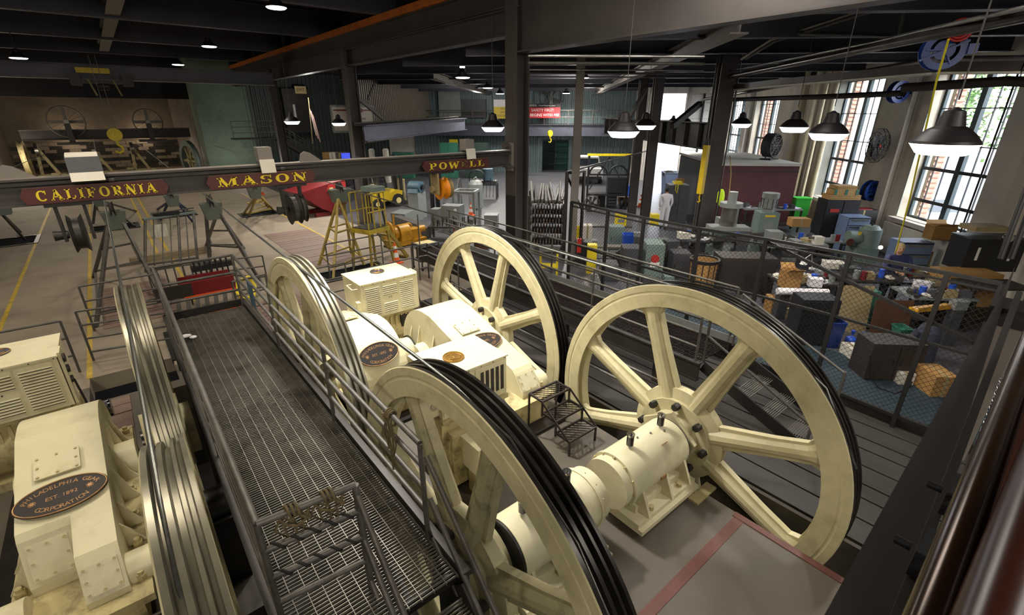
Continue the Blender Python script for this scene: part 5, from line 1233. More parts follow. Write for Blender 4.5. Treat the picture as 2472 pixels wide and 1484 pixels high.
# ================================================================ SHOP FURNITURE, right side
t, W, h_ = cabinet('storage_cabinet', 'tall black two-door storage cabinet below the wall fan window', 'cabinet', (1958, 2052, 612, 480), 'cab_black', .6, 2)
MB().b2((-.03, W*.1, h_*.78), (-.021, W*.36, h_*.84)).part('sticker', 'red_bright', t)
for (px, m, lb, zz) in (((1958, 2050, 480, 468), 'wood_box', 'wide wooden tray lying on the tall black cabinet', 0), ((1966, 2038, 468, 455), 'teal', 'green-banded wooden crate on the tall black cabinet', 0), ((1962, 2020, 455, 446), 'wood_box', 'topmost wooden crate of the stack on the black cabinet', 0)):
    loc = G(2005, 612, 0); z0 = zt(2005, px[2], loc); z1 = zt(2005, px[3], loc); c_ = thing('wooden_crate', lb, 'crate', (loc.x, loc.y, z0), RB); W2 = (px[1]-px[0])*(loc-Vector((0, 0, H))).dot(FW)/F_PX*.75; hh = z1-z0
    if m == 'teal':
        MB().b2((0, -W2/2, 0), (.5, W2/2, hh)).part('box_body', 'wood_box', c_)
        for y in (-W2/2+.05, .0, W2/2-.05): MB().b2((-.01, y-.04, 0), (.51, y+.04, hh+.005)).part('band', 'teal', c_)
    else:
        for k in range(3): MB().b2((0, -W2/2, hh*k/3+.004), (.5, W2/2, hh*(k+1)/3-.004)).part('plank', m, c_)
cabinet('drawer_chest', 'light blue drawer chest right of the tall black cabinet', 'drawers', (2018, 2080, 625, 522), 'blue_drawer', .6, 0, 6)
cabinet('drawer_chest', 'light blue drawer chest under the right-hand window, behind the welder', 'drawers', (2150, 2236, 665, 582), 'blue_drawer', .6, 0, 3)
carton('brown leaning board by the right light blue drawers', (2212, 2236, 665, 605), 'board_tan', .05, name='leaning_board', cat='board')
t, W, h_ = carton('long black case with a red book on it, below the window sill', (2075, 2150, 545, 503), 'cab_black', .5, z=.75, name='black_case', cat='case'); MB().b2((.05, -W*.3, h_), (.4, W*.25, h_+.03)).part('red_book', 'red_paint', t); t.location = t.location-CV*.7-BV*.3
# green-grey grinder
loc = G(2085, 640); t = thing('grinding_machine', 'green-grey round-topped grinder in front of the window, left of the welder', 'machine', loc, RB)
MB().b2((0, -.35, 0), (.6, .35, .55)).part('base', 'green_grey', t); MB().cyl((.3, -.1, .55), (.3, -.1, 1.15), .32, n=26).part('drum', 'green_grey', t); MB().cyl((.3, -.1, 1.15), (.3, -.1, 1.25), .27, .2, n=26).part('lid', 'green_grey', t); MB().cyl((.3, -.1, 1.25), (.3, -.1, 1.33), .03, n=8).part('knob', 'char_metal', t); MB().cyl((.3, .55, .85), (.3, .2, .85), .22, n=20).part('side_drum', 'green_grey', t); MB().cyl((.05, .6, .75), (.02, .6, .75), .12, n=18).part('flange', 'rust_plate', t); MB().b2((.0, .35, 1.0), (-.01, .45, 1.1)).part('label', 'yellow', t)
# welding person
def person(label, loc, rz, top, legs, pose, headc='hair', face=True):
    t = thing('person', label, 'person', loc, rz)
    def skin(name, verts, edges, radii, m, lvl=1, parent=t):
        me = bpy.data.meshes.new(name); me.from_pydata([tuple(v) for v in verts], edges, []); o = bpy.data.objects.new(name, me); COL.objects.link(o); o.parent = parent
        me.materials.append(MATS[m]); sk_ = o.modifiers.new('skin', 'SKIN'); sk_.use_smooth_shade = True
        sv = me.skin_vertices[0].data
        for i, r_ in enumerate(radii): sv[i].radius = (r_, r_) if not isinstance(r_, tuple) else r_
        sv[0].use_root = True
        s_ = o.modifiers.new('sub', 'SUBSURF'); s_.levels = lvl; s_.render_levels = lvl
        return o
    V = Vector
    hip, ch, nk, hd = [V(p) for p in pose['spine']]
    vs = [hip, hip.lerp(ch, .5), ch, nk]; ed = [(0, 1), (1, 2), (2, 3)]; ra = [(.16, .13), (.15, .12), (.18, .13), .06]
    for s_, k in ((-1, 'armL'), (1, 'armR')):
        sh, el, wr = [V(p) for p in pose[k]]; i = len(vs); vs += [sh, el, wr]; ed += [(2, i), (i, i+1), (i+1, i+2)]; ra += [.075, .055, .04]
    for s_, k in ((-1, 'legL'), (1, 'legR')):
        hp, kn, an = [V(p) for p in pose[k]]; i = len(vs); vs += [hp, kn, an]; ed += [(0, i), (i, i+1), (i+1, i+2)]; ra += [.1, .075, .055]
    skin('body', vs, ed, ra, top, 2)
    lg_ = MB()
    for k in ('legL', 'legR'):
        hp, kn, an = [V(p) for p in pose[k]]; lg_.tube([hp+V((0, 0, .02)), hp.lerp(kn, .5), kn, kn.lerp(an, .5), an], [.125, .105, .09, .08, .07], 12)
    lg_.part('trousers', legs, t)
    for k in ('legL', 'legR'):
        an = V(pose[k][2]); MB().ball(an+V((-.06, 0, -.05)), .07, 12, 8, (1.9, .75, .7)).part('shoe', 'black', t)
    n_ = MB(); n_.cyl(nk-V((0, 0, .02)), nk.lerp(hd, .55), .055, n=12); n_.ball(hd, .1, 16, 12, (.95, .8, 1.18)); n_.ball(hd+V((-.1, 0, -.01)), .02, 8, 6, (1, .7, 1.4))
    for s_ in (-1, 1): n_.ball(hd+V((.01, s_*.08, -.01)), .025, 8, 6, (.6, .4, 1.2))
    h_ = n_.part('head', 'skin', t)
    e_ = MB()
    for s_ in (-1, 1): e_.ball(hd+V((-.085, s_*.032, .015)), .012, 8, 6)
    e_.part('eyes', 'black', h_); MB().ball(hd+V((-.088, 0, -.05)), .022, 8, 5, (.4, 1, .3)).part('mouth', 'red_line', h_)
    MB().ball(hd+V((.015, 0, .03)), .108, 16, 10, (.95, .85, 1.05)).part('hair', headc, h_)
    for k in ('armL', 'armR'):
        el, wr = V(pose[k][1]), V(pose[k][2]); d = (wr-el).normalized(); side = d.cross(V((0, 0, 1))).normalized() if abs(d.z) < .9 else V((0, 1, 0)); dn_ = d.cross(side)
        hm = MB(); hm.ball(wr+d*.045, .045, 12, 8, (1, 1, .6))
        for j, ln_ in enumerate((.07, .082, .076, .06)):
            o_ = wr+d*.07+side*(-.03+.02*j); hm.tube([o_, o_+d*ln_*.5+dn_*.008, o_+d*ln_*.85+dn_*.03], [.011, .010, .008], 6)
        o_ = wr+d*.03+side*.04; hm.tube([o_, o_+side*.025+d*.03, o_+side*.02+d*.06+dn_*.015], [.012, .011, .008], 6)
        hm.part('hand', 'skin', t)
    return t
wl_ = G(2130, 745)
pw_ = person('person in navy overalls bending over a bright welding spark at the bench', wl_, RB-.3, 'cloth_navy', 'cloth_dark', dict(spine=[(0, 0, .95), (-.12, .05, 1.35), (-.2, .08, 1.5), (-.24, .1, 1.62)], armL=[(-.12, -.17, 1.38), (-.3, -.2, 1.15), (-.52, -.02, 1.12)], armR=[(-.12, .24, 1.38), (-.3, .3, 1.15), (-.52, .15, 1.14)], legL=[(0, -.1, .92), (.0, -.12, .5), (.02, -.12, .1)], legR=[(0, .1, .92), (-.02, .12, .5), (.02, .13, .1)]), 'board_tan')
sp = G(2128, 598, 1.55); q = D(2126, 597, (wl_-Vector((0, 0, H))).dot(FW)-.5)
MB().ball(q, .045, 12, 8).solo('welding_spark', 'spark', 'bright welding spark in front of the person in navy overalls', 'spark'); light('POINT', q, 40, (1, .8, .6), .04, name='weld_light')
# welder's bench and the crowd of benches behind the fence
def bench(label, px, m, dep=.7, leg='char_metal', h=None, shelf=True, name='workbench'):
    loc, W, h_ = at(*px); h_ = h or h_; t = thing(name, label, 'workbench', loc, RB)
    MB().b2((0, -W/2, h_-.05), (dep, W/2, h_)).part('bench_top', m, t)
    l_ = MB().box((0, 0, (h_-.05)/2), (.06, .06, h_-.05)).mesh('leg', leg)
    for x in (.05, dep-.05):
        for y in (-W/2+.05, W/2-.05): place(l_, 'leg', t, (x, y, 0))
    if shelf: MB().b2((.03, -W/2+.03, h_*.3), (dep-.03, W/2-.03, h_*.3+.03)).part('shelf', leg, t)
    return t, W, h_, loc
BN = [bench('cluttered dark workbench in front of the welder', (2030, 2260, 760, 700), 'char_metal', .8, h=.85),
      bench('workbench with the white roll and open carton', (1870, 2010, 760, 700), 'cab_brown', .8, h=.8),
      bench('white-topped bench with the orange tool tray, right of the brown panel', (2185, 2330, 800, 735), 'machine_grey', .8, h=.8),
      bench('steel bench carrying the lathe, behind the dark brown cabinet', (1850, 2020, 640, 600), 'machine_grey', .6, h=.8),
      bench('long sheet-metal bench below the dark red room', (1792, 1925, 560, 492), 'machine_grey', .7, h=.95),
      bench('low steel bench beside the grey mills', (1640, 1790, 640, 585), 'machine_dark', .6, h=.8)]
t, W, h_ = cabinet('steel_cabinet', 'big dark brown steel cabinet behind the fence, right of the wire basket', 'cabinet', (1727, 1862, 712, 622), 'cab_brown', .7, 2, ws=.95, handles='char_metal')
cabinet('steel_cabinet', 'black low cabinet behind the fence below the tan board', 'cabinet', (1912, 2005, 835, 720), 'cab_black', .5, 1, ws=.9, handles='char_metal')
cabinet('steel_cabinet', 'dark low cabinet behind the fence below the rusty panel', 'cabinet', (2080, 2215, 920, 825), 'cab_brown', .5, 2, ws=.9, handles='char_metal')
def panel(name, label, px, m, rz=None, tilt=.12):
    loc, W, h_ = at(*px); t = thing(name, label, 'panel', loc, RB if rz is None else rz); mt = Matrix.Rotation(tilt, 3, 'Y')
    MB().box(mt @ Vector((0, 0, h_/2)), (.02, W*.95, h_), mt).part('sheet', m, t); MB().box(mt @ Vector((.02, 0, h_/2)), (.03, .05, h_), mt).part('batten', 'wood_dark', t); return t
tb_ = panel('board_panel', 'tan board leaning upright behind the fence', (2002, 2088, 800, 688), 'board_tan')
ru_ = panel('rusty_panel', 'rusty brown panel with yellow marks, behind the fence', (2092, 2182, 830, 722), 'rust_plate')
yd = MB()
for k in range(4): yd.box((-.05, -.12+.08*k, .1), (.01, .03, .03))
yd.b2((-.055, -.2, .03), (-.045, .15, .05)); yd.part('yellow_mark', 'yellow', ru_)
cabinet('green_case', 'pale green equipment case between the tan board and the rusty panel', 'case', (2075, 2105, 790, 700), 'teal', .3, 1, ws=.8)
bin_('dark blue plastic bin at the foot of the tan board', (1988, 2030, 842, 778), 'blue_reel')
for k, (px, lb) in enumerate((((2036, 2062, 838, 795), 'bright blue bag by the dark blue bin, left'), ((2060, 2088, 842, 800), 'bright blue bag by the rusty panel, right'))):
    loc, W, h_ = at(*px); t = thing('plastic_bag', lb, 'bag', loc, RB); m = MB(); m.ball((0, 0, h_*.42), W*.5, 14, 10, (1, 1, .85)); m.part('bag', 'blue_bright', t); MB().cyl((0, 0, h_*.75), (0, 0, h_), W*.08, W*.2, n=8).part('bag_neck', 'blue_bright', t)
loc, W, h_ = at(2190, 2245, 872, 772); t = thing('draped_jacket', 'dark blue jacket draped over a bin behind the fence', 'jacket', loc, RB)
m = MB(); m.lathe([(0, W*.5), (h_*.4, W*.46), (h_*.8, W*.42), (h_*.95, W*.3), (h_, .01)], 18, 'z'); m.part('jacket', 'cloth_dark', t); MB().tube([(0, W*.45, h_*.8), (.05, W*.6, h_*.5), (.02, W*.6, h_*.2)], [.07, .06, .05], 8).part('sleeve', 'cloth_dark', t)
bin_('small green tub between the rusty panel and the dark jacket', (2168, 2198, 820, 795), 'teal', .3, z=.3)
carton('grey carton with papers on the floor by the rusty panel', (2050, 2085, 870, 845), 'off_white', .4)
carton('white carton on the floor under the dark low cabinet', (2165, 2205, 930, 900), 'off_white', .4)
carton('brown carton on the floor at the right end of the fence', (2240, 2300, 960, 905), 'cardboard', .5)
carton('brown carton under the roll bench, left', (1855, 1900, 760, 722), 'cardboard', .4); carton('small tan carton under the roll bench', (1890, 1925, 770, 745), 'board_tan', .3)
BZ = .8
t = thing('paper_roll', 'long white roll lying on the bench left of the tan board', 'roll', G(1935, 712, BZ), RB); MB().cyl((0, -.55, .08), (0, .55, .08), .08, n=18).part('roll', 'paper', t)
carton('open brown carton on the roll bench', (1888, 1932, 700, 655), 'cardboard', .35, z=BZ, open_=True)
t = thing('desk_lamp', 'white cone desk lamp behind the open carton', 'lamp', G(1935, 655, BZ), RB); MB().lathe([(0, .09), (.1, .05), (.15, .02)], 18, 'z').part('shade', 'white_paint', t); t.location.z = BZ+.2; MB().tube([(0, 0, .14), (.1, -.2, .25), (.2, -.35, -.15)], .01, 6).part('arm', 'white_paint', t); MB().cyl((.2, -.35, -.2), (.2, -.35, -.16), .07, n=14).part('base', 'white_paint', t)
# individual clutter on benches: jars, tools, rags, papers
clut = [('tool', 'char_metal'), ('rag', 'off_white'), ('part', 'bare_steel'), ('tin', 'machine_grey'), ('block', 'machine_dark'), ('tool', 'worn_steel'), ('tin', 'red_paint'), ('paper', 'paper'), ('tin', 'blue_bright'), ('block', 'board_tan')]
def small(kind, m, p, rz, grp, lb):
    o = MB()
    if kind == 'tool': o.bar((-.13, 0, .02), (.1, 0, .02), .025, .02); o.cyl((.1, 0, .02), (.16, 0, .02), .028, n=8)
    elif kind == 'rag': o.ball((0, 0, .03), .1, 10, 6, (1, .75, .35))
    elif kind == 'part': o.cyl((-.08, 0, .05), (.08, 0, .05), .05, n=14); o.cyl((.08, 0, .05), (.12, 0, .05), .025, n=10)
    elif kind == 'tin': o.cyl((0, 0, 0), (0, 0, .13), .045, n=14); o.cyl((0, 0, .13), (0, 0, .145), .048, n=14)
    elif kind == 'paper': o.box((0, 0, .004), (.22, .3, .008)); o.box((.04, .02, .012), (.21, .29, .006), Matrix.Rotation(.3, 3, 'Z'))
    else: o.box((0, 0, .05), (.16, .12, .1)); o.box((.0, 0, .11), (.08, .05, .03))
    o.xf(Matrix.Scale(1.45, 4)); return o.solo({'tool': 'hand_tool', 'rag': 'rag', 'part': 'machined_part', 'tin': 'tin', 'paper': 'paper_stack', 'block': 'metal_block'}[kind], m, lb, {'tool': 'tool', 'rag': 'rag', 'part': 'metal part', 'tin': 'tin', 'paper': 'papers', 'block': 'block'}[kind], p, rz, grp)
wh = ['in front of the welder', 'beside the open carton', 'by the orange tool tray', 'on the lathe bench', 'on the sheet-metal bench', 'beside the grey mills']
for bi, (t, W, h_, loc) in enumerate(BN):
    mt = Matrix.Rotation(RB, 3, 'Z')
    for k in range(16 if bi < 3 else 12):
        kind, m = clut[(k*3+bi) % 10]; p = loc+mt @ Vector((R.uniform(.08, .6 if bi != 3 else .45), W/2-.1-(W-.2)*(k+.5)/(16 if bi < 3 else 12), h_))
        nm = {'off_white': 'white', 'char_metal': 'dark', 'bare_steel': 'shiny steel', 'machine_grey': 'grey', 'machine_dark': 'dark grey', 'worn_steel': 'worn steel', 'red_paint': 'red', 'paper': 'white', 'blue_bright': 'blue', 'board_tan': 'tan'}[m]
        small(kind, m, p, R.uniform(0, 3), 'small goods on the bench %s' % wh[bi], '%s %s, %s from left on bench %s' % (nm, {'tool': 'hand tool', 'rag': 'rag', 'part': 'machined part', 'tin': 'tin', 'paper': 'paper stack', 'block': 'block'}[kind], ORD[k], wh[bi]))
loc = G(2250, 745, .82); t = thing('tool_tray', 'orange tool tray on the white-topped bench', 'tray', loc, RB+.3); MB().b2((-.1, -.5, 0), (.1, .5, .05)).part('tray', 'orange_machine', t); MB().b2((-.1, -.5, .05), (-.08, .5, .1)).part('side', 'orange_machine', t)
cabinet('plywood_cabinet', 'plywood cabinet with stickers behind the fence at the right', 'cabinet', (2240, 2392, 770, 655), 'cardboard', .6, 2, ws=.8)
t, W, h_ = cabinet('storage_chest', 'big black tool trunk with two white labels at the right', 'trunk', (2318, 2450, 655, 575), 'cab_black', .6, 0, z=1.05, ws=.95)
for y in (-W*.28, W*.3): MB().b2((-.006, y-.03, h_*.35), (0, y+.03, h_*.75)).part('paper_label', 'white_paint', t)
MB().b2((0, -W/2-.01, h_), (.62, W/2+.01, h_+.03)).part('lid', 'machine_dark', t)
bench('low stand under the big black tool trunk', (2318, 2450, 800, 740), 'wood_dark', .7, h=1.04, name='low_stand')
loc = G(2430, 583, 1.9); t = thing('welding_mask', 'silver welding mask lying on the black tool trunk', 'mask', loc, 0); MB().ball((0, 0, .08), .13, 14, 8, (1.1, .8, .8)).part('shell', 'chrome', t); MB().b2((-.12, -.06, .06), (-.09, .06, .12)).part('visor', 'black', t)
carton('open brown carton on the window sill side, left of the black trunk', (2245, 2305, 580, 545), 'cardboard', .4, z=1.1, open_=True)
carton('flat tan carton lying behind the black trunk', (2350, 2440, 560, 548), 'board_tan', .5, z=2.0)
# lathe and mills
loc = G(1925, 600, .82); t = thing('lathe', 'grey lathe with chuck and tailstock in front of the black cabinet', 'lathe', loc, RB)
MB().b2((0, -.9, 0), (.35, .9, .12)).part('bed', 'machine_grey', t); MB().b2((0, .5, .12), (.35, .9, .5)).part('headstock', 'machine_grey', t); MB().cyl((.17, .5, .3), (.17, .4, .3), .12, n=20).part('chuck', 'bare_steel', t); MB().b2((.05, -.75, .12), (.3, -.5, .35)).part('tailstock', 'off_white', t); MB().cyl((.17, -.5, .3), (.17, -.35, .3), .04, n=12).part('quill', 'bare_steel', t); MB().b2((-.05, -.1, .12), (.36, .15, .24)).part('carriage', 'machine_grey', t); MB().lathe([(-.01, .08), (.01, .08)], 16, 'x', (-.08, .05, .16)).part('handwheel', 'bare_steel', t)
def mill(label, px, pot):
    loc, W, h_ = at(*px); t = thing('milling_machine', label, 'milling machine', loc, RB); s_ = W/2
    MB().b2((.1, -.35, 0), (.8, .35, .5)).part('base', 'green_grey', t); MB().b2((.35, -.2, .5), (.75, .2, h_*.62)).part('column', 'machine_grey', t)
    MB().b2((-.25, -.5, .85), (.2, .5, .95)).part('table', 'bare_steel', t)
    MB().b2((-.15, -.12, .5), (.2, .12, .85)).part('knee', 'machine_grey', t)
    if pot:
        MB().cyl((.1, 0, h_*.55), (.1, 0, h_*.8), s_*.75, n=26).part('drum', 'bare_steel', t); MB().cyl((.1, 0, h_*.8), (.1, 0, h_*.86), s_, n=26).part('collar', 'machine_grey', t); MB().cyl((.1, 0, h_*.86), (.1, 0, h_), s_*.4, n=18).part('motor', 'machine_grey', t); MB().b2((-.2, -.6, h_*.5), (.35, .6, h_*.55)).part('arm', 'machine_grey', t)
    else:
        MB().b2((-.1, -s_*.95, h_*.42), (.45, s_*.95, h_*.72)).part('head', 'green_grey', t); MB().cyl((-.1, 0, h_*.52), (-.13, 0, h_*.52), s_*.5, n=22).part('dial', 'machine_grey', t); MB().b2((-.11, -s_*.5, h_*.66), (-.1, s_*.5, h_*.69)).part('label', 'banner_yellow', t)
        MB().cyl((.15, 0, h_*.72), (.15, 0, h_*.78), s_*.55, n=20).part('motor_neck', 'machine_grey', t); MB().cyl((.15, 0, h_*.78), (.15, 0, h_*.93), s_*.72, n=22).part('motor', 'machine_grey', t); MB().cyl((.15, 0, h_*.93), (.15, 0, h_), s_*.8, n=22).part('fan_cover', 'machine_grey', t)
        for k in range(10):
            a = 2*pi*k/10; MB().box((.15+s_*.74*cos(a), s_*.74*sin(a), h_*.855), (.02, .01, h_*.13), Matrix.Rotation(a, 3, 'Z')).part('cooling_fin', 'char_metal', t)
    return t
mill('milling machine with a shiny steel drum and small grey motor on top', (1718, 1768, 640, 462), True)
mill('green-grey milling machine with ribbed motor and round dial', (1812, 1858, 625, 465), False)
carton('flat brown carton on the lathe bench', (1908, 1958, 548, 528), 'cardboard', .4, z=1.0)
t = bin_('bright green tilted wheelie bin in front of the window wall', (1908, 1946, 545, 480), 'green_bin', .5, name='wheelie_bin', lid='green_bin'); 
loc = G(1862, 545, .9); t = thing('glowing_heater', 'small orange glowing heater beside the ribbed mill', 'heater', loc, RB); MB().b2((0, -.12, 0), (.15, .12, .02)).part('base', 'char_metal', t)
for k in range(3): MB().cyl((.05, -.07+.07*k, .02), (.05, -.07+.07*k, .28), .022, n=10).part('element', 'glow_orange', t)
# dark red room
a = B(21.6, 7.15); rr = thing('control_room', 'dark red box room with a grey side, standing by the window wall', 'booth', (a.x, a.y, 0), RB)
MB().b2((0, -3.4, 0), (6, 0, 2.55)).part('booth_walls', 'maroon_room', rr); MB().b2((-.06, -3.45, 2.55), (6.1, .1, 2.66)).part('booth_roof', 'off_white', rr); MB().b2((.0, .0, 0), (6, .03, 2.5)).part('side_wall', 'machine_dark', rr); MB().b2((-.02, -3.4, 2.3), (0, 0, 2.34)).part('trim_line', 'cab_brown', rr)
def drumfan(t, r_, dpt, m='machine_dark', ax='x'):
    MB().lathe([(-dpt/2, r_), (dpt/2, r_)], 32, ax).part('drum', m, t); MB().lathe([(-dpt/2, r_*.97), (-dpt/2, r_*1.03), (dpt/2, r_*1.03)], 32, ax).part('rim', m, t)
    for k in range(4): a = pi/2*k+.5; MB().prism([(.05, -.02), (r_*.9, -.12*r_-.04), (r_*.9, .14*r_+.04), (.05, .03)], -.01, .01, 'x').xf(Matrix.Rotation(a, 4, 'X') @ Matrix.Rotation(.0, 4, 'Y')).part('blade', 'char_metal', t)
    g_ = MB()
    for rr_ in (.3, .5, .7, .9): g_.tube([(-dpt/2-.02, r_*rr_*cos(q*pi/12), r_*rr_*sin(q*pi/12)) for q in range(24)], .006, 5, True)
    for k in range(8): a = pi/4*k; g_.cyl((-dpt/2-.02, 0, 0), (-dpt/2-.02, r_*cos(a), r_*sin(a)), .006, n=5)
    g_.part('guard', 'bare_steel', t, stuff=False); MB().cyl((-.12, 0, 0), (.12, 0, 0), .08, n=14).part('motor', 'char_metal', t)
q = B(23.4, 10.0, 2.66+.62); t = thing('drum_fan', 'grey drum fan standing on the roof of the dark red room', 'fan', q, RB+.7); drumfan(t, .5, .45)
MB().b2((-.25, -.35, -.62), (.25, .35, -.56)).part('base', 'char_metal', t); [MB().bar((0, s_*.3, -.58), (0, s_*.5, -.1), .04, .04).part('bracket', 'char_metal', t) for s_ in (-1, 1)]
q = onC(2120, 352, WC-.9); t = thing('wall_fan', 'round caged fan on the wall between the two tall windows', 'fan', q, RB+.55); t.scale = (1.35, 1.35, 1.35)
g_ = MB()
for rr_, xx in ((.12, -.14), (.24, -.13), (.34, -.1), (.42, -.03), (.42, .06), (.34, .1), (.2, .13)): g_.tube([(xx, rr_*cos(k*pi/14), rr_*sin(k*pi/14)) for k in range(28)], .009, 5, True)
for k in range(20): a = 2*pi*k/20; g_.tube([(-.14, .05*cos(a), .05*sin(a)), (-.1, .34*cos(a), .34*sin(a)), (0, .43*cos(a), .43*sin(a)), (.1, .34*cos(a), .34*sin(a)), (.13, .1*cos(a), .1*sin(a))], .006, 4)
g_.part('cage', 'char_metal', t)
for k in range(3): a = 2*pi*k/3+.6; MB().ball((0, .19*cos(a), .19*sin(a)), .17, 14, 8, (.12, 1, 1)).part('blade', 'cab_black', t)
MB().cyl((-.04, 0, 0), (.2, 0, 0), .07, n=16).part('motor', 'char_metal', t); MB().cyl((-.06, 0, 0), (-.04, 0, 0), .04, n=12).part('hub_cap', 'red_bright', t)
wq = Vector((.9, 0, -.1)); MB().bar((.15, 0, -.02), (.35, -.55, -.15), .05, .05).part('arm', 'cab_black', t); MB().box((.38, -.62, -.15), (.15, .08, .35)).part('wall_bracket', 'cab_black', t)
def reel(label, q, rz, s_=1.0, hose=True):
    t = thing('hose_reel', label, 'hose reel', q, rz)
    for x in (-.1, .1):
        MB().lathe([(x-.012, .2*s_), (x-.012, .3*s_), (x+.012, .3*s_), (x+.012, .2*s_), (x-.012, .2*s_)], 28, 'x').part('side_disc', 'blue_reel', t)
        for a_ in (0, 2.09, 4.19): MB().bar((x, 0, 0), (x, .25*s_*cos(a_), .25*s_*sin(a_)), .07, .02).part('spoke', 'blue_reel', t)
    MB().cyl((-.1, 0, 0), (.1, 0, 0), .15*s_, n=20).part('drum', 'blue_reel', t); h_ = MB()
    for x in (-.06, -.02, .02, .06): h_.tube([(x, .22*s_*cos(k*pi/12), .22*s_*sin(k*pi/12)) for k in range(24)], .022, 6, True)
    h_.part('hose', 'cab_black', t); MB().bar((-.13, -.28*s_, .12*s_), (-.13, .3*s_, -.15*s_), .09, .03).part('arm', 'blue_reel', t); MB().box((0, -.36*s_, 0), (.3, .12, .14)).part('mount', 'blue_reel', t)
q = onC(2102, 460, WC-.35); reel('blue hose reel on the window wall below the caged fan', q, RB+.3, 1.25)
q = onC(2168, 222, WC-.7); reel('blue hose reel high on the wall, left of the right-hand window', q, RB+.2, 1.15)
q = D(2275, 122, 7.6); reel('blue hose reel with an orange cord, hanging at the top right', q, RB-.35, .95); oc = MB(); [oc.tube([(0, r_*cos(k*pi/10), r_*sin(k*pi/10)) for k in range(20)], .018, 8, True) for r_ in (.07, .11, .15)]; oc.solo('orange_cord', 'red_bright', 'orange-red coiled cord at the top right, in front of the hanging blue reel', 'cord', q-FW*.25+Vector((0, 0, .16)), RB-.35)
P = [D(2290, 95, 6.3), D(2262, 190, 6.9), D(2230, 330, 8.0), D(2196, 480, 9.3), D(2165, 600, 10.6), D(2160, 612, 10.8)]; MB().tube(P, .013, 6).solo('yellow_air_hose', 'yellow_hose', 'yellow air hose hanging in front of the right-hand window', 'hose')
P = [D(1762, 375, 14), D(1765, 420, 14), D(1760, 470, 14)]; MB().tube(P, .014, 6).solo('yellow_air_hose', 'yellow_frame', 'thin yellow drop cord in front of the dark red room', 'hose')
q = D(1698, 410, 15.2); t = thing('hoist_post', 'yellow hoist tube with a hook beside the conduit column', 'hoist', q); MB().box((0, 0, 0), (.16, .16, 1.5)).part('tube', 'yellow_lift', t); MB().cyl((0, 0, .75), (0, 0, .95), .05, n=10).part('eye', 'char_metal', t); MB().tube([(0, 0, -.75), (0, 0, -.9), (.06, 0, -1.0), (0, 0, -1.06), (-.05, 0, -1.0)], .025, 8).part('hook', 'yellow_lift', t); MB().cyl((0, 0, .95), (0, 0, 2.6), .012, n=6).part('cable', 'cable', t)
loc = G(1728, 545); t = thing('hivis_vest', 'yellow-green high visibility vest hung beside the conduit column', 'vest', (loc.x, loc.y, 0)); MB().ball((0, 0, 1.25), .28, 14, 10, (.5, .6, 1.3)).part('vest', 'hivis', t); MB().cyl((0, 0, 0), (0, 0, 1.7), .03, n=8).part('stand', 'char_metal', t)
# ================================================================ SHOP, middle distance
t, W, h_ = cabinet('steel_cabinet', 'grey steel cabinet with yellow rope, beside the person in white', 'cabinet', (1605, 1655, 540, 447), 'machine_dark', .8, 2, ws=.95)
rp_ = MB()
for k in range(4): rp_.tube([(.3+.02*k+.16*cos(a*pi/8), .02*k+.2*sin(a*pi/8), h_+.03+.03*k) for a in range(16)], .016, 6, True)
rp_.tube([(0, .1, h_+.05), (-.05, .1, h_-.1), (-.05, .12, h_-.35), (-.05, .2, h_-.2), (-.02, .18, h_)], .016, 6); rp_.xf(Matrix.Identity(4)); o = rp_.solo('yellow_rope', 'yellow', 'yellow rope coiled on the grey cabinet beside the person in white', 'rope', t.location, RB)
person('person with dark hair in a white coat, back turned, in the shop', G(1600, 552), RB+pi, 'cloth_white', 'cloth_white', dict(spine=[(0, 0, .95), (0, 0, 1.38), (-.02, 0, 1.5), (-.03, 0, 1.62)], armL=[(0, -.2, 1.4), (.02, -.25, 1.12), (-.08, -.2, .9)], armR=[(0, .2, 1.4), (.02, .25, 1.12), (-.08, .2, .9)], legL=[(0, -.1, .92), (0, -.1, .5), (.02, -.1, .1)], legR=[(0, .1, .92), (0, .1, .5), (.02, .1, .1)]))
t = bin_('grey-blue tipping bin full of scrap, in front of the bright gateway', (1598, 1660, 470, 418), 'blue_drawer', 1.2, name='tipping_bin'); carton('brown carton on the rim of the tipping bin', (1630, 1652, 452, 432), 'cardboard', .3, z=1.0)
for px, lb in ((1612, 'dark scrap bag heaped in the tipping bin, left'), (1640, 'grey scrap bag heaped in the tipping bin, right')): MB().ball((0, 0, 0), .4, 12, 8, (1, 1, .6)).solo('scrap_bag', 'char_metal' if px == 1612 else 'machine_grey', lb, 'bag', G(1629, 470)+BV*.6+CV*(-.35 if px == 1612 else .4)+Vector((0, 0, 1.15)))
t = thing('pipe_rack', 'tall steel rack of pipes and bar stock right of the central column', 'rack', G(1318, 610), RB)
W = 1.25; 
for y in (-W/2, W/2):
    for x in (0, 1.2): MB().b2((x-.05, y-.05, 0), (x+.05, y+.05, 2.0 if y > 0 else 2.0)).part('upright', 'char_metal', t)
for z in (.35, .75, 1.1, 1.42, 1.8): MB().b2((-.05, -W/2, z-.04), (1.25, W/2, z)).part('shelf', 'char_metal', t)
pk = MB().cyl((-.35, 0, 0), (1.5, 0, 0), .045, n=10).mesh('pipe', 'stock'); pk2 = MB().box((.5, 0, 0), (1.8, .07, .07)).mesh('bar', 'rail_paint')
rl = t.location; mt = Matrix.Rotation(RB, 3, 'Z')
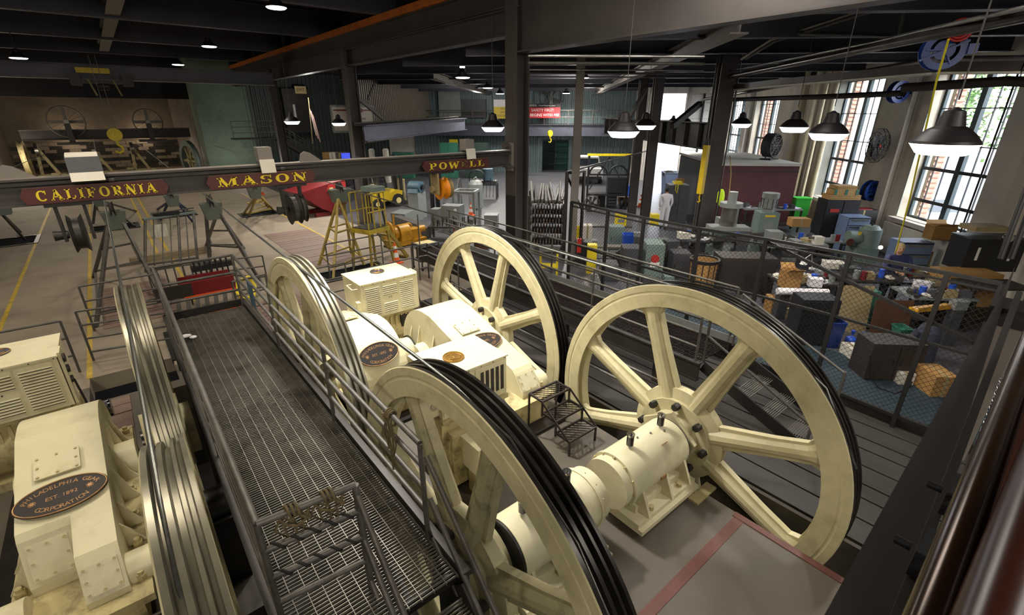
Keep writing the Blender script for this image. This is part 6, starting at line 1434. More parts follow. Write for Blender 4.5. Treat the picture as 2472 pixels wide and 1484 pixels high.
for k in range(20):
    y = -W/2+.1+(k % 10)*.115; z = 1.86+.09*(k//10)+R.uniform(0, .03); o = place(pk if k % 3 else pk2, 'steel_pipe', None, rl+mt @ Vector((R.uniform(-.25, .05), y, z)), (0, R.uniform(-.22, -.1), RB+R.uniform(-.12, .12)))
    o['label'] = 'loose pipe on top of the pipe rack, %s layer, %s from the left' % (('lower', 'upper')[k//10], ORD[9-k % 10]); o['category'] = 'pipe'; o['group'] = 'pipes on top of the rack'
ends = [('bar_stock', 'stock'), ('bar_stock', 'machine_dark'), ('bar_stock', 'rust_plate'), ('bar_stock', 'wood_grey')]
em = [MB().box((.45, 0, 0), (1.1, .05, .05)).mesh('bar_stock', m) for _, m in ends]+[MB().cyl((-.1, 0, 0), (1.0, 0, 0), .03, n=8).mesh('bar_stock', 'rail_paint')]
for zi, z in enumerate((.35, .75, 1.1, 1.42)):
    for k in range(22):
        y = -W/2+.1+(k % 11)*.105; o = place(em[(k*3+zi) % 5], 'bar_stock', None, rl+mt @ Vector((R.uniform(-.12, 0), y, z+.03+.065*(k//11))), (0, 0, RB)); o['label'] = 'bar stock on the %s shelf of the pipe rack, %s row, %s from the left' % (('lowest', 'second', 'third', 'fourth')[zi], ('lower', 'upper')[k//11], ORD[10-k % 11]); o['category'] = 'bar'; o['group'] = 'bar stock on the %s shelf' % ('lowest', 'second', 'third', 'fourth')[zi]
cabinet('door_panel', 'dark green sheet panel leaning on the far corrugated wall', 'panel', (1336, 1398, 408, 345), 'teal', .15, 1, ws=.9)
sh = thing('shelf_unit', 'dark open shelf unit seen through the far doorway', 'shelf', B(FB+1.6, -.5)-Vector((0, 0, 0)), RB)
for z in (.4, .9, 1.4, 1.9, 2.4): MB().b2((0, -2.1, z), (.5, .1, z+.04)).part('shelf', 'teal_dark', sh)
for y in (-2.1, -1.0, .1): MB().b2((0, y-.03, 0), (.5, y+.03, 2.5)).part('upright', 'teal_dark', sh)
bw = MB(); wbox(bw, FB+2.3, FB+2.5, -3, 4, 0, 3); bw.struct('wall_far_room', 'teal_dark')
# pickup truck
def truck():
    loc = G(1420, 445); t = thing('pickup_truck', 'white pickup truck facing the camera in the far shop', 'truck', loc, RB)
    MB().prism([(-.95, .35), (.95, .35), (.98, .8), (.9, 1.05), (-.9, 1.05), (-.98, .8)], 0, 1.3, 'x').part('hood', 'white_paint', t); MB().prism([(-.9, 1.05), (.9, 1.05), (.75, 1.75), (-.75, 1.75)], 1.2, 2.9, 'x').part('cab', 'white_paint', t)
    MB().prism([(-.78, 1.12), (.78, 1.12), (.68, 1.65), (-.68, 1.65)], 1.17, 1.2, 'x').part('windscreen', 'car_glass', t); MB().b2((1.3, -.95, .4), (4.6, .95, 1.05)).part('bed', 'white_paint', t); MB().b2((-.06, -.9, .35), (0, .9, .55)).part('bumper', 'char_metal', t)
    for y in (-.7, .7): MB().cyl((-.02, y, .75), (0.01, y, .75), .11, n=14).part('headlight', 'bare_steel', t)
    for x in (.6, 3.6):
        for y in (-.85, .85): MB().cyl((x, y-.12, .36), (x, y+.12, .36), .36, n=16).part('wheel', 'rubber', t)
truck()
def rig():
    loc = G(1462, 505); t = thing('lift_frame', 'black wheeled frame with hoops and a yellow top bar, in the shop', 'frame', loc, RB)
    for y in (-1.0, 1.0): MB().b2((-.06, y-.05, 0), (.06, y+.05, 2.7)).part('upright', 'cab_black', t)
    MB().b2((-.08, -1.1, 2.65), (.08, 1.1, 2.75)).part('top_bar', 'yellow', t); MB().b2((-.05, -1.05, 1.7), (.05, 1.05, 1.78)).part('cross_rail', 'cab_black', t)
    for s_ in (-1, 1): MB().tube([(0, s_*.5+.45*cos(a*pi/10), 1.75+.45*sin(a*pi/10)) for a in range(11)], .05, 8).part('hoop', 'cab_black', t)
    for s_ in (-1, 1): MB().bar((0, 0, 2.6), (0, s_*.9, 1.0), .05, .05).part('stay', 'cab_black', t)
    MB().b2((-.1, -.95, .85), (.5, .0, 1.6)).part('engine_box', 'cab_black', t); MB().b2((-.1, -1.0, .7), (.5, 1.0, .8)).part('deck', 'cab_black', t)
    for y in (-.8, .8): MB().cyl((.2, y-.06, .3), (.2, y+.06, .3), .3, n=16).part('wheel', 'rubber', t)
rig()
cabinet('tool_chest', 'dark teal tool chest with pale drawer edges, under the wheeled frame', 'drawers', (1462, 1490, 500, 468), 'blue_tool', .5, 0, 4)
cabinet('tool_chest', 'dark tool chest standing left of the teal one', 'drawers', (1440, 1462, 500, 468), 'cab_black', .5, 1)
loc = G(1428, 510); t = thing('floor_fan', 'round caged floor fan behind the fence start', 'fan', loc+Vector((0, 0, .42)), RB); drumfan(t, .38, .18, 'char_metal'); MB().b2((-.15, -.25, -.42), (.15, .25, -.38)).part('base', 'char_metal', t)
for px, pyb, pyt, m, lb in ((1518, 475, 448, 'blue_bright', 'blue steel drum beside the wheeled frame'), (1500, 472, 452, 'machine_grey', 'grey steel drum beside the wheeled frame'), (1432, 695, 660, 'machine_grey', 'grey drum behind the rear walkway rail')):
    loc, W, h_ = at(px-8, px+8, pyb, pyt); t = thing('steel_drum', lb, 'drum', loc); MB().cyl((0, 0, 0), (0, 0, h_), W*.5, n=20).part('shell', m, t)
    for z in (.02, h_/3, 2*h_/3, h_-.02): MB().lathe([(z-.015, W*.5), (z, W*.53), (z+.015, W*.5)], 20, 'z').part('hoop', m, t)
t, W, h_ = cabinet('platform_cart', 'low dark cart with small cartons, right of the teal tool chest', 'cart', (1492, 1530, 498, 488), 'cab_black', .6, 0)
for k, (px, m) in enumerate(((1500, 'cardboard'), (1517, 'cardboard'), (1508, 'off_white'))): carton('small carton on the low dark cart, %s' % ('left', 'right', 'white one')[k], (px-8, px+8, 488, 476), m, .3, z=.3)
def cone(label, loc, s_=1.0):
    t = thing('traffic_cone', label, 'cone', loc); MB().b2((-.18*s_, -.18*s_, 0), (.18*s_, .18*s_, .03)).part('base', 'orange', t)
    pr_ = [(.03, .13, 'orange'), (.2, .1, 'white_paint'), (.36, .075, 'orange'), (.46, .058, 'white_paint'), (.58, .04, 'orange'), (.7, .02, None)]
    for (z0, r0, m), (z1, r1, _) in zip(pr_[:-1], pr_[1:]):
        MB().cyl((0, 0, z0*s_), (0, 0, z1*s_), r0*s_, r1*s_, n=20).part('band' if m == 'white_paint' else 'cone_body', m, t)
cone('orange traffic cone with white bands behind the louvred blower box', G(957, 634), 1.0)
cone('small orange cone glimpsed over the second right sheave', G(1098, 590), .9); cone('orange cone far away in the shop by the cartons', G(1545, 498), .9); cone('orange cone standing behind the red hopper', G(632, 470), 1.0)
cone('narrow red and white cone on the cluttered bench', G(1137, 520, .85)+Vector((0, 0, 0)), .75)
t, W, h_ = cabinet('plastic_crate', 'yellow plastic box on the shop bench behind the fence, left', 'box', (1482, 1514, 550, 517), 'yellow', .35, 0, z=.6); MB().b2((-.01, -W*.3, h_*.4), (0, W*.3, h_*.65)).part('label', 'machine_grey', t)
cabinet('plastic_crate', 'yellow plastic box on the shop bench behind the fence, right', 'box', (1568, 1592, 545, 518), 'yellow', .35, 0, z=.6)
bench('bar-stock bench running behind the fence', (1395, 1640, 640, 590), 'wood_grey', .35, h=.6)
for k in range(7): o = place(pk2, 'steel_bar', None, G(1500, 548, .64)+Vector((0, 0, .0))+BV*(.05*k), (0, 0, RB+pi/2*1.0)); o['label'] = 'long steel bar on the stock bench behind the fence, %s from the front' % ORD[k]; o['category'] = 'bar'; o['group'] = 'bars on the stock bench'
cabinet('green_cabinet', 'green-grey low cabinet behind the fence, left part', 'cabinet', (1466, 1506, 605, 548), 'green_grey', .5, 1, ws=.85)
bin_('blue plastic bin right of the green-grey low cabinet', (1500, 1530, 620, 568), 'blue_bright'); bin_('yellow bucket on the black stand behind the fence start', (1380, 1404, 578, 550), 'yellow', .3, z=.5)
cabinet('black_stand', 'black stand with bucket and white carton behind the fence start', 'stand', (1385, 1432, 640, 585), 'cab_black', .5, 0); carton('white carton on the black stand behind the fence start', (1404, 1430, 580, 545), 'off_white', .4, z=.55)
t, W, h_, loc = bench('small yellow steel bench behind the railings, below the pipe rack', (1300, 1348, 665, 610), 'wood_dark', .5, 'yellow', h=.75, name='yellow_bench')
t, W, h_ = cabinet('yellow_cart', 'small yellow cart behind the railings, left of the fence post', 'cart', (1413, 1440, 660, 592), 'yellow', .3, 0)
t, W, h_ = cabinet('welding_set', 'green-grey welding set with a red warning sign behind the fence', 'machine', (1548, 1602, 672, 590), 'green_grey', .7, 1); MB().cyl((-.03, 0, h_*.6), (-.05, 0, h_*.6), .12, n=18).part('red_sign', 'red_bright', t); MB().b2((-.04, -.15, h_*.35), (-.03, .12, h_*.5)).part('white_sign', 'white_paint', t)
for k, (px, pyb, pyt, lb) in enumerate(((1520, 670, 600, 'grey slatted machine cover left of the welding set'), (1640, 672, 612, 'dark machine block right of the welding set'), (1470, 680, 640, 'dark machine block behind the railings'))): cabinet('machine_block', lb, 'machine', (px-26, px+26, pyb, pyt), 'machine_dark', .6, 1, ws=.8, handles='char_metal')
loc = G(1578, 660); MB().tube([loc+Vector((.03*k % .1, 0, 0))+BV*0+CV*(.3*cos(k*.5))+Vector((0, 0, .35+.3*sin(k*.5))) for k in range(38)], .018, 6).solo('coiled_hose', 'black', 'black hose coil hanging on the welding set', 'hose')
loc = G(1379, 640); t = thing('fire_extinguisher', 'red fire extinguisher at the foot of the slim column', 'extinguisher', loc); MB().cyl((0, -.3, .5), (0, -.3, .95), .07, n=16).part('bottle', 'red_bright', t); MB().cyl((0, -.3, .95), (0, -.3, 1.02), .025, n=8).part('valve', 'black', t); MB().b2((-.02, -.3, .0), (.02, -.2, .5)).part('stand', 'char_metal', t)
loc, W, h_ = at(1655, 1722, 708, 622); t = thing('wire_basket', 'round wire-sided tan basket behind the fence, left of the brown cabinet', 'basket', loc); MB().cyl((0, 0, 0), (0, 0, h_*.95), W*.42, W*.46, n=20, caps=False).part('lining', 'cardboard', t); MB().lathe([(h_*.9, W*.46), (h_, W*.52), (h_, W*.44)], 22, 'z').part('rim', 'cab_brown', t)
for k in range(14): a = 2*pi*k/14; MB().cyl((W*.43*cos(a), W*.43*sin(a), 0), (W*.48*cos(a), W*.48*sin(a), h_*.95), .012, n=5).part('wire', 'cab_brown', t)
for k, (px, pyb) in enumerate(((1690, 655), (1560, 700), (1613, 700), (1480, 640), (1540, 600), (1650, 600), (1600, 610), (1760, 740), (1700, 600), (1430, 610))):
    cabinet('machine_block', 'grey machine part behind the fence, %s' % ('by the wire basket', 'in front of the welding set', 'right front of the welding set', 'behind the yellow cart', 'between the blue bin and the bar bench', 'by the low steel bench', 'under the bar-stock bench end', 'at the foot of the brown cabinet', 'left of the drum mill', 'beside the black stand')[k], 'machine', (px-14, px+14, pyb, pyb-26-3*(k % 4)), ('machine_grey', 'machine_dark', 'green_grey')[k % 3], .3, 1 if k % 2 else 0, ws=.8)
for k, (px, pyb, w_) in enumerate(((1572, 640, 30), (1605, 645, 26), (1660, 650, 24), (1500, 650, 22))):
    t = thing('cable_spool', 'dark cable spool behind the fence, %s' % ('by the warning sign', 'right of the warning sign', 'before the low steel bench', 'left of the welding set')[k], 'spool', G(px, pyb)+Vector((0, 0, .3)), RB+k); [MB().cyl((x, 0, 0), (x+.02, 0, 0), .3, n=22).part('flange', 'char_metal', t) for x in (-.12, .1)]; MB().cyl((-.1, 0, 0), (.1, 0, 0), .17, n=18).part('winding', 'cab_black', t)
# gate frame of the fence
t = thing('fence_gate', 'dark gate frame with mesh at the start of the fence', 'gate', G(1360, 630)); 
for x in (0, .8): MB().b2((x-.04, -.04, 0), (x+.04, .04, 2.9)).part('post', 'char_metal', t)
MB().b2((0, -.03, 2.84), (.8, .03, 2.9)).part('rail', 'char_metal', t); MB().bar((0, 0, 2.8), (.8, 0, 1.6), .05, .05).part('brace', 'char_metal', t)
t = thing('cage_rail', 'long dark overhead rail from the gate frame toward the paired columns', 'rail', G(1360, 630)); MB().bar((0, 0, 2.9), (9, 3.5, 2.95), .05, .05).part('rail', 'char_metal', t)
# banners and signs
def banner(label, q, W, h_, m, lines, rz, name='banner', frame=None, tm='white_paint', top=None):
    t = thing(name, label, 'banner', q, rz); MB().b2((-.02, -W/2, -h_/2), (0, W/2, h_/2)).part('sheet', m, t)
    if top: MB().b2((-.025, -W/2, h_/2), (0, W/2, h_/2+top[0])).part('header', top[1], t); [text(s, sz, 'lettering', 'white_paint', t, (-.03, y, h_/2+top[0]/2), (pi/2, 0, -pi/2), .002) for s, sz, y in top[2]]
    for s, sz, z in lines: text(s, sz, 'lettering', tm, t, (-.024, 0, z), (pi/2, 0, -pi/2), .002)
    return t
q = onB(1310, 272, FB-1.75); d = (q-Vector((0, 0, H))).dot(FW); W = 84*d/F_PX
banner('red and black banner reading SAFETY FIRST! IT BEGINS WITH ME!', q, W, W*.28, 'banner_red', (('SAFETY FIRST!', W*.105, W*.065), ('IT BEGINS WITH ME!', W*.105, -W*.065)), RB, top=(W*.1, 'banner_black', (('SFMTA', W*.07, W*.28), ('Municipal Transportation Agency', W*.035, -W*.12))))
q = onB(1214, 272, FB-1.8); d = (q-Vector((0, 0, H))).dot(FW); W = 44*d/F_PX
banner('yellow notice with a white header, left of the central column', q, W, W*.6, 'banner_yellow', (('BUS', W*.13, W*.2), ('FAST', W*.13, W*.02), ('CUSTOMER', W*.13, -W*.16)), RB, tm='black', top=(W*.36, 'paper', (('NOW', W*.12, .0),)))
q = onB(1430, 345, FB-.3)
q = onC(856, 286, -10.4); q2 = onY(853, 287, 25.7); d = (q2-Vector((0, 0, H))).dot(FW); W = 105*d/F_PX
t = thing('stations_board', 'white sign board with a red line, behind the second column', 'sign', q2, pi/2+.02); MB().b2((-.04, -W/2, -W*.27), (0, W/2, W*.27)).part('board', 'off_white', t)
for a, b in (((-W/2, -W*.27), (W/2, -W*.27)), ((W/2, -W*.27), (W/2, W*.27)), ((W/2, W*.27), (-W/2, W*.27)), ((-W/2, W*.27), (-W/2, -W*.27))): MB().bar((-.05, a[0], a[1]), (-.05, b[0], b[1]), .08, .1).part('frame_bar', 'machine_grey', t)
MB().b2((-.05, -W*.45, W*.17), (-.04, W*.45, W*.2)).part('red_line', 'red_paint', t); MB().cyl((-.06, -W*.2, W*.185), (-.04, -W*.2, W*.185), W*.045, n=20).part('red_disc', 'red_paint', t); text('stations', W*.09, 'lettering', 'red_paint', t, (-.05, -W*.15, .02), (pi/2, 0, -pi/2), .003); text('access', W*.07, 'lettering', 'red_paint', t, (-.05, -W*.2, -W*.16), (pi/2, 0, -pi/2), .003)
q = onB(1332, 234, FB-.9); t = thing('drum_fan', 'round dark fan above the red safety banner', 'fan', q, RB); drumfan(t, .95, .3, 'cab_black')
MB().b2((-.1, -.1, -1.3), (.1, .1, -.9)).part('stand', 'cab_black', t)
q = onB(1120, 262, FB-.4); t = thing('air_unit', 'grey wall unit on the gallery, right of the brown cladding', 'unit', q, RB); MB().b2((0, -1.8, -.7), (.3, 1.8, .7)).part('case', 'machine_dark', t); MB().b2((-.02, -1.7, -.5), (0, 1.7, -.4)).part('vent', 'char_metal', t)
for px, m, lb in ((1085, 'machine_grey', 'grey cabinet high in the corner of the brown and green cladding'), ):
    q = onB(px, 245, FB-.6); t = thing('duct_box', lb, 'unit', q, RB); MB().b2((0, -.9, -1.6), (.5, .9, .9)).part('case', m, t); MB().b2((-.02, -.8, -1.4), (0, .8, .6)).part('door', m, t)

MOREL = ['left of the open carton', 'right of the open carton', 'behind the paper roll', 'left of the welder, farther', 'left of the welder, nearer', 'right of the welder', 'in front of the blue drawers', 'near the plywood cabinet', 'below the conduit column', 'below the drum mill', 'between the two mills', 'left of the lathe', 'right of the lathe', 'by the person in white', 'right of the warning sign', 'above the welding set']
MORE = [(1895, 690, 'cardboard', 'brown box'), (1965, 690, 'paper', 'white box'), (1985, 665, 'machine_grey', 'grey box'), (2010, 645, 'off_white', 'pale box'), (2050, 655, 'machine_dark', 'dark box'), (2220, 700, 'paper', 'white tray'), (2260, 690, 'board_tan', 'tan box'), (2310, 745, 'machine_grey', 'grey box'), (1700, 560, 'machine_grey', 'grey part box'), (1740, 575, 'green_grey', 'green-grey part box'), (1790, 585, 'machine_dark', 'dark part box'), (1880, 585, 'off_white', 'pale part box'), (1950, 590, 'board_tan', 'tan part box'), (1650, 575, 'off_white', 'pale part box'), (1620, 590, 'machine_dark', 'dark part box'), (1540, 570, 'machine_grey', 'grey part box')]
for k, (px, py, m, nm) in enumerate(MORE):
    p = G(px, py, .83); w_ = R.uniform(.18, .34); t = thing('parts_box', '%s on a dark pedestal behind the fence, %s' % (nm, MOREL[k]), 'box', p, RB+R.uniform(-.4, .4))
    h_ = R.uniform(.1, .22); MB().b2((-w_/2, -w_*.7, 0), (w_/2, w_*.7, h_)).part('box_body', m, t); MB().b2((-w_/2-.01, -w_*.7-.01, h_), (w_/2+.01, w_*.7+.01, h_+.02)).part('lid', m, t)
    MB().b2((-w_*.45, -w_*.6, -.83), (w_*.45, w_*.6, 0)).part('pedestal', 'machine_dark', t)
# ================================================================ TRACK HALL GOODS
def aframe(label, top, feet, m, box_m='frame_head', zt_=2.3, bw=.5, cross=True, name='tension_frame'):
    c = sum((Vector(f) for f in feet), Vector())/len(feet); t = thing(name, label, 'frame', (c.x, c.y, 0)); T = Vector((top[0]-c.x, top[1]-c.y, zt_))
    for f in feet:
        f = Vector(f)-Vector((c.x, c.y, 0)); s_ = Vector((1 if f.x > T.x else -1, 1 if f.y > T.y else -1, 0))*.14
        MB().bar(f, T+s_-Vector((0, 0, .2)), .07, .07).part('leg', m, t)
    F = [Vector(f)-Vector((c.x, c.y, 0)) for f in feet]
    if cross:
        for fr_ in (.12, .5):
            for i in range(len(F)):
                a = F[i].lerp(T, fr_); b = F[(i+1) % len(F)].lerp(T, fr_); MB().bar(a, b, .05, .05).part('cross_brace', m, t)
    MB().prism([(-bw*.35, -.35), (bw*.35, -.35), (bw*.5, .08), (-bw*.5, .08)], -.18, .18, 'y').xf(Matrix.Translation(T)).part('top_box', box_m, t); MB().xf(Matrix.Identity(4))
    MB().lathe([(-.05, .03), (-.05, .22), (-.01, .18), (.01, .18), (.05, .22), (.05, .03)], 24, 'x', T+Vector((0, 0, .1))).part('guide_pulley', 'char_metal', t)
    return t
def g2(px, py): v = G(px, py); return (v.x, v.y, 0)
q = G(272, 512, 2.35); aframe('dark four-legged tension frame left of the walkway end', (q.x, q.y), [g2(232, 790), g2(405, 745), g2(350, 640), g2(225, 670)], 'rail_paint')
q = G(508, 492, 2.35); aframe('dark four-legged tension frame behind the walkway end, right of the timber', (q.x, q.y), [g2(512, 680), g2(635, 690), g2(590, 600), g2(495, 600)], 'rail_paint')
q = G(820, 462, 2.2); tt = aframe('yellow-legged tension frame with a pale grey head, next to the yellow platform ladder', (q.x, q.y), [g2(770, 640), g2(805, 672), g2(880, 640), g2(848, 612)], 'yellow_frame', zt_=2.2, bw=.7)
q = G(412, 470, 1.6); aframe('blue-grey tension frame far down the tracks, under the signed beam', (q.x, q.y), [g2(388, 530), g2(465, 535), g2(452, 505), g2(380, 505)], 'cloth_navy', zt_=1.5, cross=False)
q = G(612, 450, 1.9); aframe('tan tension frame behind the signed beam, below the Mason sign', (q.x, q.y), [g2(585, 520), g2(600, 522), g2(662, 508), g2(648, 500)], 'yellow_frame', zt_=1.8, cross=True)
q = G(5, 500, 1.6); aframe('dark tension frame at the left edge below the California sign', (q.x, q.y), [g2(-50, 600), g2(62, 580), g2(50, 560), g2(-60, 570)], 'rail_paint', zt_=1.7, cross=False)
q = G(230, 455, 1.6); aframe('grey tension frame far down the tracks, left of the blue-grey one', (q.x, q.y), [g2(225, 540), g2(325, 545), g2(330, 510), g2(235, 505)], 'rail_paint', zt_=1.2, cross=False)
# gate of rods on the timber, with a control ledge
t = thing('control_stand', 'grey stand of vertical rods with a ledge of levers, between the two dark tension frames', 'stand', G(425, 660), 0)
a = G(345, 530, 2.0)-t.location; b = G(470, 512, 2.0)-t.location; lo1 = G(345, 640, .9)-t.location; lo2 = G(480, 622, .9)-t.location
MB().bar(a, b, .12, .05).part('ledge', 'green_grey', t); MB().bar(lo1, lo2, .05, .05).part('lower_rail', 'rail_paint', t)
MB().bar(Vector(a)+Vector((.2, 0, .12)), Vector(a).lerp(b, .45)+Vector((0, 0, .12)), .03, .03).part('grab_rail', 'rail_paint', t); MB().bar(Vector(a).lerp(b, .6)+Vector((0, 0, .12)), Vector(b)+Vector((0, 0, .12)), .03, .03).part('grab_rail', 'rail_paint', t)
for k in range(7):
    u = .04+.155*k; MB().cyl(Vector(a).lerp(b, u), Vector(lo1).lerp(lo2, u), .035 if k in (0, 4, 6) else .015, n=8).part('rod', 'rail_paint', t)
    MB().cyl(Vector(lo1).lerp(lo2, u), Vector((Vector(lo1).lerp(lo2, u).x, Vector(lo1).lerp(lo2, u).y, 0)), .02, n=6).part('foot_rod', 'rail_paint', t)
MB().box(Vector(a).lerp(b, .3)+Vector((-.05, -.06, -.35)), (.3, .02, .35)).part('hand_written_tag', 'off_white', t)
MB().box(Vector(a).lerp(b, .45)+Vector((0, 0, .08)), (.6, .15, .08)).part('lever_box', 'cab_black', t)
tm = MB(); a = G(315, 632, .1); b = G(508, 600, .1); tm.bar(a, b, .28, .26); tm.solo('timber_beam', 'wood_beam', 'thick weathered timber lying across the track between the tension frames', 'timber')
tm = MB(); a = G(350, 655, .02); b = G(500, 628, .02); tm.bar(a, b, .2, .12); tm.solo('steel_beam', 'rail_paint', 'grey steel beam lying on the floor in front of the thick timber', 'beam')
# splicing pit equipment beyond the walkway end: red tray, dark tray, ladder-like rack
t = thing('red_tray', 'red metal tray hanging beyond the end rail of the walkway', 'tray', G(505, 690, .9), .0); MB().box((0, 0, 0), (1.05, .06, .32)).part('front', 'red_paint', t); MB().box((0, .3, -.14), (1.05, .6, .03)).part('bottom', 'red_paint', t); MB().box((0, .6, 0), (1.05, .04, .3)).part('back', 'red_paint', t); MB().box((0, -.03, -.16), (1.05, .03, .03)).part('lip', 'orange', t)
t = thing('dark_tray', 'dark brown metal tray left of the red one, beyond the walkway end', 'tray', G(420, 706, .9), .0); MB().box((0, 0, 0), (.7, .06, .3)).part('front', 'cab_brown', t); MB().box((0, .3, -.14), (.7, .6, .03)).part('bottom', 'cab_brown', t)
t = thing('roller_rack', 'row of steel rollers in an orange-edged frame beyond the walkway end', 'rack', (0, 0, 0)); a = G(400, 768, .15); b = G(578, 735, .15)
MB().bar(a, b, .08, .1).part('orange_edge', 'orange', t); a2, b2_ = G(395, 725, .3), G(575, 692, .3); MB().bar(a2, b2_, .06, .06).part('back_rail', 'rail_paint', t)
for k in range(8): u = .06+.125*k; MB().bar(a.lerp(b, u), a2.lerp(b2_, u)+Vector((0, 0, .1)), .09, .05).part('roller_arm', 'rail_paint', t)
for k in range(7): p = G(470+13*k, 648-2*k, 1.0); t = thing('control_lever', 'black control lever on the cable gear beyond the walkway, %s from the left' % ORD[k], 'lever', p, 0, 'control levers beyond the walkway end'); MB().cyl((0, 0, -.3), (0, 0, .12), .02, n=8).part('stem', 'cab_black', t); MB().ball((0, 0, .14), .03, 8, 6).part('knob', 'cab_black', t)
MB().bar(G(462, 650, .75), G(560, 632, .75), .2, .14).solo('cable_gear', 'cab_black', 'dark box of cable gear below the black levers', 'gear box')
P = [G(600, 668, .5), G(615, 690, .3), G(612, 715, .25), G(585, 722, .3), G(570, 705, .35), G(575, 680, .45), G(600, 668, .5)]; MB().tube(P, .05, 8).solo('yellow_hoop', 'yellow', 'yellow bent pipe hoop right of the walkway end', 'hoop')
# yellow platform ladder
loc = G(905, 640); t = thing('platform_ladder', 'yellow platform ladder with guard bars, right of the pale grey tension head', 'ladder', loc, .35); m = 'yellow_frame'
for x in (-.4, .35):
    for y in (-.35, .35): MB().bar((x*1.3, y*1.2, 0), (x, y, 1.2), .06, .06).part('leg', m, t)
MB().b2((-.45, -.4, 1.14), (.42, .4, 1.28)).part('platform_frame', 'yellow_old', t); MB().b2((-.42, -.37, 1.28), (.39, .37, 1.3)).part('platform_mat', 'char_metal', t)
for x in (-.4, -.15, .1, .35):
    for y in (-.35, .35): MB().cyl((x, y, 1.28), (x, y, 2.35), .022, n=8).part('guard_bar', 'yellow_old', t)
for z in (1.8, 2.35):
    for y in (-.35, .35): MB().cyl((-.4, y, z), (.35, y, z), .025, n=8).part('guard_rail', 'yellow_old', t)
    MB().cyl((.35, -.35, z), (.35, .35, z), .025, n=8).part('guard_rail', 'yellow_old', t)
MB().b2((.05, -.3, 2.35), (.5, .3, 2.5)).part('tray_box', 'green_grey', t)
for y in (-.3, .3): MB().bar((.4, y, 1.2), (1.25, y, .0), .05, .12).part('stair_stringer', 'yellow_frame', t)
for k in range(4): MB().b2((.52+.2*k, -.3, .88-.28*k), (.68+.2*k, .3, .92-.28*k)).part('step', m, t)
MB().bar((.6, .6, 0), (.3, .55, 2.3), .05, .05).solo('steel_prop', 'char_metal', 'black prop leaning by the yellow platform ladder', 'prop', loc+Vector((.4, .2, 0)))
# red hopper
loc, W, h_ = at(732, 845, 522, 438); t = thing('tipping_hopper', 'red steel tipping hopper on forks behind the yellow tension frame', 'hopper', loc, .15)
MB().prism([(-W*.55, h_*.75), (W*.2, h_*.95), (W*.5, h_*1.0), (W*.48, h_*.3), (W*.1, h_*.12), (-.1*W, h_*.25)], -.1, 1.5, 'y').part('scoop', 'red_paint', t)
MB().prism([(W*.05, h_*.72), (W*.12, h_*.9), (W*.5, h_*.95), (W*.5, h_*.8), (W*.16, h_*.76)], -.14, -.1, 'y').part('edge_plate', 'red_bright', t); MB().b2((W*.12, -.15, h_*.74), (W*.2, -.14, h_*.82)).part('label', 'yellow_pale', t)
for y in (.1, 1.2): MB().b2((-.2*W, y, 0), (W*.4, y+.2, h_*.12)).part('fork_skid', 'red_paint', t)
for k in range(5): MB().cyl((W*.2+k*.1, -.3, 0), (W*.12+k*.1, -.3, 1.3), .02, n=6).part('prop_rod', 'rail_paint', t)
# forklift
loc, W, h_ = at(885, 975, 498, 432); t = thing('forklift', 'yellow forklift parked behind the signed beam', 'forklift', loc, .1); s_ = 1.15
b_ = MB(); b_.prism([(-1.0, .35), (.75, .35), (.85, .8), (.4, .9), (.1, .75), (-.1, .9), (-1.05, .95)], -.5, .5, 'y'); b_.part('chassis', 'yellow_lift', t); MB().b2((-1.08, -.52, .95), (-.25, .52, 1.15)).part('engine_cover', 'yellow_pale', t); MB().b2((-.8, -.525, .98), (-.5, -.52, 1.1)).part('red_mark', 'red_bright', t)
for x, r_ in ((.5, .34), (-.75, .27)):
    for y in (-.5, .5): MB().cyl((x, y-.1, r_), (x, y+.1, r_), r_, n=22).part('wheel', 'rubber', t); MB().cyl((x, y-.11, r_), (x, y+.11, r_), r_*.45, n=14).part('wheel_hub', 'yellow_pale', t)
MB().b2((-.35, -.3, 1.0), (.0, .3, 1.15)).part('seat', 'black', t); MB().box((-.38, 0, 1.4), (.1, .5, .5), Matrix.Rotation(-.2, 3, 'Y')).part('seat_back', 'black', t)
for y in (-.4, .4): MB().bar((.45, y, .8), (.25, y, 2.1), .05, .05).part('guard_post', 'char_metal', t); MB().bar((-.55, y, 1.1), (-.5, y, 2.1), .05, .05).part('guard_post', 'char_metal', t)
MB().b2((-.55, -.45, 2.08), (.3, .45, 2.13)).part('overhead_guard', 'char_metal', t)
for y in (-.28, .28): MB().b2((.85, y-.05, .05), (1.0, y+.05, 2.6)).part('mast', 'char_metal', t)
for k in range(7): MB().b2((1.02, -.42+.14*k-.015, .3), (1.05, -.42+.14*k+.015, 1.35)).part('load_bar', 'yellow_pale', t)
for z in (.3, 1.35): MB().b2((1.02, -.45, z-.03), (1.06, .45, z+.03)).part('load_frame', 'yellow_pale', t)
for y in (-.25, .25): MB().b2((1.05, y-.06, .04), (2.0, y+.06, .09)).part('fork', 'char_metal', t)
